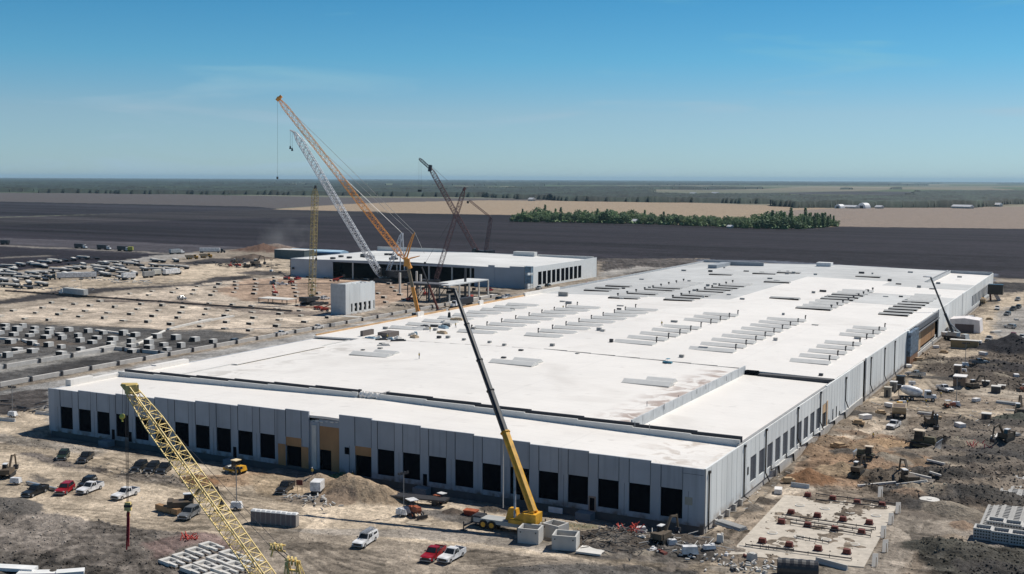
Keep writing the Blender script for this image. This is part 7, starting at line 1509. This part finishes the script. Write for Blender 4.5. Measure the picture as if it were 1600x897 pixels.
# more plant and stores of the right-hand work zone
def pallet(kind, n_):
    t = empty('material_stack'); m = MB(); r2 = random.Random(n_)
    if kind == 0:
        for k in range(5): m.bar((-2.6, -.8+.4*k, .2), (2.6, -.8+.4*k, .2), .19, 6)
        for k in range(4): m.bar((-2.6, -.6+.4*k, .55), (2.6, -.6+.4*k, .55), .19, 6)
        m.build('pipe_bundle', conc, t)
    elif kind == 1: m.bx(-1.3, 1.3, -.8, .8, .15, 1.1); m.build('wrapped_load', wht, t)
    else: m.bx(-1.5, 1.5, -.9, .9, .15, .8); m.bx(-1.2, .8, -.7, .7, .8, 1.2); m.build('timber_load', wood, t)
    m = MB()
    for k in (-.9, 0, .9): m.bx(k-.08, k+.08, -.9, .9, 0, .15)
    m.build('bearer', brn, t); return t
PK = [pallet(0, 1), pallet(1, 2), pallet(2, 3)]; PN = ['bundle of pale pipes', 'white wrapped pallet', 'stack of brown timber']
ST = [(1448, 648, 0), (1462, 655, 2), (1390, 636, 1), (1376, 648, 2), (1525, 628, 1), (1572, 632, 0), (1588, 590, 1), (1540, 572, 2), (1462, 545, 1), (1475, 552, 2), (1530, 545, 1), (1556, 520, 0), (1546, 500, 2), (1588, 500, 0), (1568, 535, 1), (1352, 655, 1), (1342, 668, 2), (1310, 700, 2), (1500, 668, 1), (1580, 680, 0), (1232, 756, 2), (1216, 770, 1), (1142, 824, 0), (1412, 740, 2), (1536, 556, 1), (1420, 574, 1), (1436, 566, 2)]
CT = {0: [], 1: [], 2: []}
for px, py, k in ST: CT[k].append(px)
for px, py, k in ST:
    P = G(px, py); P[2] = gz(P); i = sorted(CT[k]).index(px)
    t = dup(PK[k], P, (px*7 % 31)/10.); s_ = .8+.35*((px*13) % 7)/7; t.scale = (s_,)*3; tag(t, '%s %s from the left beside the long side wall' % (ORD[i], PN[k]), 'material stack', 'stacks beside the side wall')
for q in PK:
    for ch in list(q.children): bpy.data.objects.remove(ch)
    bpy.data.objects.remove(q)
for (px, py, f, c_, st_, l) in ((1476, 612, (1490, 616), 'white', 'pickup', 'white pickup on the muddy ground left of the brown cabins'), (1545, 533, (1536, 540), 'silver', 'pickup', 'silver pickup on the bend of the dirt track, left of the red pickup'), (1530, 575, (1545, 575), 'grey', 'pickup', 'dark grey pickup at the left foot of the large black heap'), (1590, 470, (1580, 474), 'silver', 'suv', 'silver car last at the top of the far right parking'), (1396, 668, (1385, 674), 'white', 'pickup', 'white pickup on the pale track below the dump truck')):
    car(px, py, f, c_, st_, l)
for (px, py, f, s, l) in ((1520, 608, (1535, 606), .8, 'excavator among the pale boxes on the muddy ground'), (1570, 700, (1555, 705), .9, 'excavator on the dark bank near the right edge'), (1340, 745, (1350, 738), .7, 'compact excavator at the foot of the middle sand heap')):
    P = G(px, py); P[2] = gz(P); dup(ex, P, heading(f, (px, py)), l, 'excavators', scale=s)
# ------------------------------------------------------------------ trees of the shelter belt
leafs = [mat('leaf_green', (.12, .20, .065), .7, var=.35, scale=.35), mat('leaf_dark', (.08, .15, .055), .7, var=.35, scale=.35), mat('leaf_olive', (.15, .21, .075), .7, var=.35, scale=.35)]
bark = mat('bark', (.10, .08, .06), .9)
def tree(seed, h, r, mt, conic=False):
    rr = random.Random(seed); t = empty('broadleaf_tree' if not conic else 'poplar_tree'); m = MB(); m.bar((0, 0, -.5), (rr.uniform(-.4, .4), 0, h*.55), .38, 6, .18)
    for k in range(5):
        a = rr.uniform(0, 6.28); m.bar((0, 0, h*(.2+.07*k)), (math.cos(a)*r*.6, math.sin(a)*r*.6, h*(.45+.08*k)), .16, 4, .06)
    m.build('trunk', bark, t); m = MB(); lobes = [(rr.uniform(-.5, .5)*r, rr.uniform(-.5, .5)*r, h*rr.uniform(.22, .8), r*rr.uniform(.45, .7)) for _ in range(7)]
    n = 260
    for k in range(n):
        if conic:
            z = rr.random(); rad = r*(1-abs(z-.35))*.9; a = rr.uniform(0, 6.28); c = (math.cos(a)*rad*rr.random()**.5, math.sin(a)*rad*rr.random()**.5, h*(.12+.88*z))
        else:
            lx, ly, lz, lr = rr.choice(lobes); v = Vector((rr.gauss(0, 1), rr.gauss(0, 1), rr.gauss(0, .8))).normalized()*lr*rr.uniform(.55, 1.05); c = (lx+v.x, ly+v.y, max(.8, lz+v.z-h*.08))
        blob(m, c, rr.uniform(.38, .8)*(.8 if conic else 1), 1, 1, .7, seed=seed*999+k, sub=0, rough=.4)
    m.build('crown', mt, t); return t
protos = [tree(1, 15, 5.5, leafs[0]), tree(2, 12, 5, leafs[1]), tree(3, 16, 6.2, leafs[1]), tree(4, 10, 4.6, leafs[2]), tree(5, 13, 5.5, leafs[0]), tree(6, 18, 2.6, leafs[1], True), tree(7, 15, 2.2, leafs[0], True)]
usedp = [0]*7; rt = random.Random(8); BELT = []
def edge(px): return float(np.interp(px, [800, 900, 1000, 1100, 1180, 1250, 1310], [346.5, 348, 350, 353.5, 357, 358, 354]))
def back(px): return float(np.interp(px, [800, 840, 950, 1050, 1180, 1250, 1310], [343, 341, 343.5, 346, 350, 349, 352]))
for row in range(6):
    px = 801.+row*1.7
    while px < 1308:
        f = row/5; py = edge(px)*(1-f)+back(px)*f; BELT.append((px+rt.uniform(-2, 2), py+rt.uniform(-.4, .4), row)); px += rt.uniform(8., 12.)
hp_ = lambda px: float(np.interp(px, [800, 840, 880, 945, 1000, 1020, 1060, 1150, 1215, 1235, 1290, 1310], [.65, 1.05, .85, 1.1, .9, .7, .75, .8, 1.15, 1.0, .9, .55]))
for px, py, row in BELT:
    if abs(px-993) < 7 and row < 3: continue
    k = rt.choice([0, 1, 2, 3, 4, 0, 1, 2]);
    if (1205 < px < 1310 and rt.random() < .4) or rt.random() < .05: k = rt.choice([5, 6])
    P = G(px, py); P[2] = 0; s = hp_(px)*rt.uniform(.62, 1.15); rz = rt.uniform(0, 6.28)
    if not usedp[k]: usedp[k] = 1; t = protos[k]; t.location = [float(v) for v in P]; t.rotation_euler = (0, 0, rz); t.scale = (s*1.5, s*1.5, s*1.2)
    else: t = dup(protos[k], P, rz, None, None, None, (s*1.5, s*1.5, s*1.2))
    if k > 4: tag(t, 'tall slender tree of the green belt between the black and tan fields', 'tree', 'slender trees of the belt')
    else: tag(t, 'rounded leafy tree of the green belt between the black and tan fields', 'tree', 'leafy trees of the belt')
ub = MB(); ru = random.Random(2)
for k in range(900):
    px = ru.uniform(803, 1308); f = ru.random(); py = edge(px)*(1-f)+back(px)*f; P = G(px, py+.15); r_ = ru.uniform(1.6, 3.2)
    blob(ub, (P[0], P[1], r_*.5), r_, 1.3, 1.3, .8, seed=k, sub=0, rough=.35)
u_ = ub.build('undergrowth', leafs[0]); tag(u_, 'bushes filling the foot of the green tree belt', 'bushes', None, 'stuff')
# ------------------------------------------------------------------ distant woods: canopies with a broken surface
WOOD = [[(-300, 288), (0, 289.5), (200, 290.5), (420, 292), (620, 293), (780, 295), (900, 297), (1000, 299), (1200, 303), (1210, 316), (1205, 319), (900, 314.5), (800, 310.5), (760, 308.5), (640, 307.5), (400, 304.5), (185, 303), (0, 300.5), (-300, 297)],
 [(1200, 304), (1280, 308), (1390, 308), (1420, 302), (1700, 302), (1700, 320), (1600, 318.5), (1560, 322), (1540, 325), (1400, 324.5), (1212, 325), (1200, 320)]]
CLEAR = [(-50, 68, 282.5, 286.), (225, 345, 282.6, 284.4), (330, 420, 285.5, 287.2), (60, 230, 286.8, 288.), (430, 700, 286.6, 288.6), (700, 790, 290.4, 292.), (640, 1000, 287.0, 289.2), (880, 1045, 291., 293.2), (1020, 1260, 298.8, 303.2), (1230, 1425, 300.5, 306.), (1370, 1440, 290.4, 292.6), (1480, 1600, 290.8, 293.), (1060, 1300, 293.2, 294.6), (380, 520, 293.8, 295.), (1130, 1480, 287.6, 289.0), (500, 640, 283.2, 284.2), (900, 1100, 284.2, 285.3), (1250, 1420, 284.6, 285.6)]
def far_wood():
    r = [2300.]
    while r[-1] < 42000: r.append(r[-1]*(1.006 if r[-1] < 9000 else 1.012))
    r = np.array(r); A = np.radians(np.linspace(-29, 29, 1250))-YAW; RR, AA = np.meshgrid(r, A, indexing='ij'); X = RR*np.sin(AA); Y = RR*np.cos(AA)
    jx = X+fbm(X/160, Y/160, 4, 200)*120; jy = Y+fbm(X/160+5, Y/160, 4, 201)*160; px, py = proj(jx, jy, 0.)
    M = np.zeros(X.shape, bool)
    for w_ in WOOD: M |= inpoly(px, py, w_)
    for x0, x1, y0, y1 in CLEAR: M &= ~((px > x0+40*fbm(X/300, Y/700, 2, 210)) & (px < x1) & (py > y0) & (py < y1+.2*(y1-279.5)+.1+.8*fbm(X/200, Y/900, 2, 211)))
    clear = (fbm(X/420, Y/900, 3, 202) > .10) & (py < 301) ; M &= ~clear
    n = fbm(X/1500, Y/2600, 4, 203)+.25*fbm(X/260, Y/5000, 2, 204)
    M |= (py < 289.5) & (n > .02) | ((py < 296) & (py > 289) & (n > .09)) | ((py < 283.5) & (n > -.04))
    Hh = 9+9*np.clip(fbm(X/70, Y/90, 3, 205)+.35, 0, 1)+_h((X/9).astype(np.int64), (Y/14).astype(np.int64), 7)*3; Hh = Hh*np.where(RR > 9000, 1.25, 1)
    idx = -np.ones(X.shape, int); inner = M.copy(); inner[1:] &= M[:-1]; inner[:-1] &= M[1:]; inner[:, 1:] &= M[:, :-1]; inner[:, :-1] &= M[:, 1:]
    idx[M] = np.arange(M.sum()); Z = np.where(inner, Hh, 0.); V = np.stack([X[M], Y[M], Z[M]], -1)
    q = M[:-1, :-1] & M[1:, :-1] & M[1:, 1:] & M[:-1, 1:]; Q = np.stack([idx[:-1, :-1][q], idx[:-1, 1:][q], idx[1:, 1:][q], idx[1:, :-1][q]], -1)[:, ::-1]
    me = bpy.data.meshes.new('far_woods'); me.vertices.add(len(V)); me.vertices.foreach_set('co', V.ravel()); me.loops.add(Q.size); me.loops.foreach_set('vertex_index', Q.ravel().astype(np.int32)); me.polygons.add(len(Q)); me.polygons.foreach_set('loop_start', (np.arange(len(Q))*4).astype(np.int32)); me.update(calc_edges=True)
    me.materials.append(mat('wood_canopy', (.016, .030, .021), .85, var=.75, scale=.012, var2=.5, scale2=.003)); o = bpy.data.objects.new('far_woods', me); col.objects.link(o)
    tag(o, 'dark green woods and hedgerows stretching along the horizon', 'woods', None, 'stuff')
far_wood()
# ------------------------------------------------------------------ farm buildings far off
def barn(px, py, w, d, h, label, dome=False, m_=white_p, rz=-YAW, name=None):
    P = G(px, py); t = empty('barn' if not dome else 'round_barn', (P[0], P[1], 0), -YAW+rz*0); m = MB()
    if dome:
        pr = [(w/2*math.cos(a), h*math.sin(a)) for a in np.linspace(0, math.pi, 13)]; m.prism(pr, -d/2, d/2); m.build('roof', m_, t); m = MB(); m.bx(-w*.2, w*.2, -d/2-.3, -d/2, 0, h*.5); m.build('door', steel_d, t)
    else:
        m.bx(-w/2, w/2, -d/2, d/2, 0, h*.5); m.build('wall', mat('farm_wall', (.45, .44, .42)), t); m = MB(); m.prism([(-d/2-1, h*.5), (0, h), (d/2+1, h*.5)], -w/2-1, w/2+1); m.v = [(y, x, z) for x, y, z in m.v]; m.f = [f[::-1] for f in m.f]; m.build('roof', m_, t)
    return tag(t, label, 'barn' if not name else name)
barn(1312, 325.6, 17, 14, 9, 'white domed barn, leftmost of the farm before the right-hand woods', True)
barn(1329, 325.6, 34, 12, 7, 'long white barn between the two domed barns')
barn(1350, 325.6, 22, 17, 12, 'larger white domed barn right of the long white barn', True)
barn(1374, 325.8, 15, 10, 7, 'small white barn right of the two domed barns')
barn(1504, 325.6, 46, 14, 8, 'low white barn alone before the woods at far right')
barn(1556, 322.8, 26, 14, 9, 'pale farm building behind the field edge at far right')
barn(993, 349, 9, 8, 6, 'white farmhouse among the trees in the middle of the belt', name='house')
barn(1141, 356.5, 6, 5, 4, 'small white shed under the trees in the right half of the belt', name='shed')
barn(119, 291., 110, 30, 14, 'long white roof in the woods at far left', name='farm building')
barn(150, 292, 50, 30, 14, 'pale farm building just right of the long white roof in the left woods', name='farm building')
barn(247, 300, 28, 14, 14, 'tiny white house at the wood edge, left of the tall cranes', name='house')
barn(831, 314, 20, 12, 9, 'tiny white house at the left end of the tan field wood edge', name='house')
barn(978, 303, 40, 16, 12, 'small white farm building in the far woods above the tree belt', name='farm building')
barn(1083, 305.5, 30, 14, 12, 'white farm building in the green fields, left of a similar one', name='farm building')
barn(1118, 305, 36, 14, 12, 'white farm building in the green fields, right of a similar one', name='farm building')
# ------------------------------------------------------------------ dust kicked up beyond the soil heap
P = G(432, 390); m = MB(); blob(m, (0, 0, 0), 1, 30, 14, 16, seed=3, sub=2, rough=.12); o = m.build('dust_cloud', None or mat('dust_tmp', (.5, .5, .5))); o.location = (P[0], P[1]+10, 12)
dm = bpy.data.materials.new('dust'); dm.use_nodes = True; n_ = dm.node_tree.nodes; l_ = dm.node_tree.links; n_.remove(n_['Principled BSDF']); pv = n_.new('ShaderNodeVolumePrincipled'); pv.inputs['Color'].default_value = (.95, .93, .9, 1)
tc = n_.new('ShaderNodeTexCoord'); nz = n_.new('ShaderNodeTexNoise'); nz.inputs['Scale'].default_value = .05; nz.inputs['Detail'].default_value = 4; mr = n_.new('ShaderNodeMapRange'); mr.inputs[1].default_value = .45; mr.inputs[2].default_value = .75; mr.inputs[3].default_value = 0; mr.inputs[4].default_value = .012
l_.new(tc.outputs['Object'], nz.inputs[0]); l_.new(nz.outputs[0], mr.inputs[0]); l_.new(mr.outputs[0], pv.inputs['Density']); l_.new(pv.outputs[0], n_['Material Output'].inputs['Volume'])
o.data.materials.clear(); o.data.materials.append(dm); tag(o, 'thin pale dust rising beyond the distant soil heap', 'dust', None, 'stuff')
# ------------------------------------------------------------------ air
m = MB(); m.bx(-82000, 82000, -82000, 82000, -5., 190.); hz = m.build('haze', mat('dust_tmp', (.5, .5, .5))); hm = bpy.data.materials.new('haze'); hm.use_nodes = True; n_ = hm.node_tree.nodes; n_.remove(n_['Principled BSDF'])
pv = n_.new('ShaderNodeVolumePrincipled'); pv.inputs['Color'].default_value = (.55, .82, 1, 1); pv.inputs['Density'].default_value = 2.3e-5; pv.inputs['Anisotropy'].default_value = .1
hm.node_tree.links.new(pv.outputs[0], n_['Material Output'].inputs['Volume']); hz.data.materials.clear(); hz.data.materials.append(hm); hz['kind'] = 'stuff'; hz['label'] = 'thin blue haze over the plain'
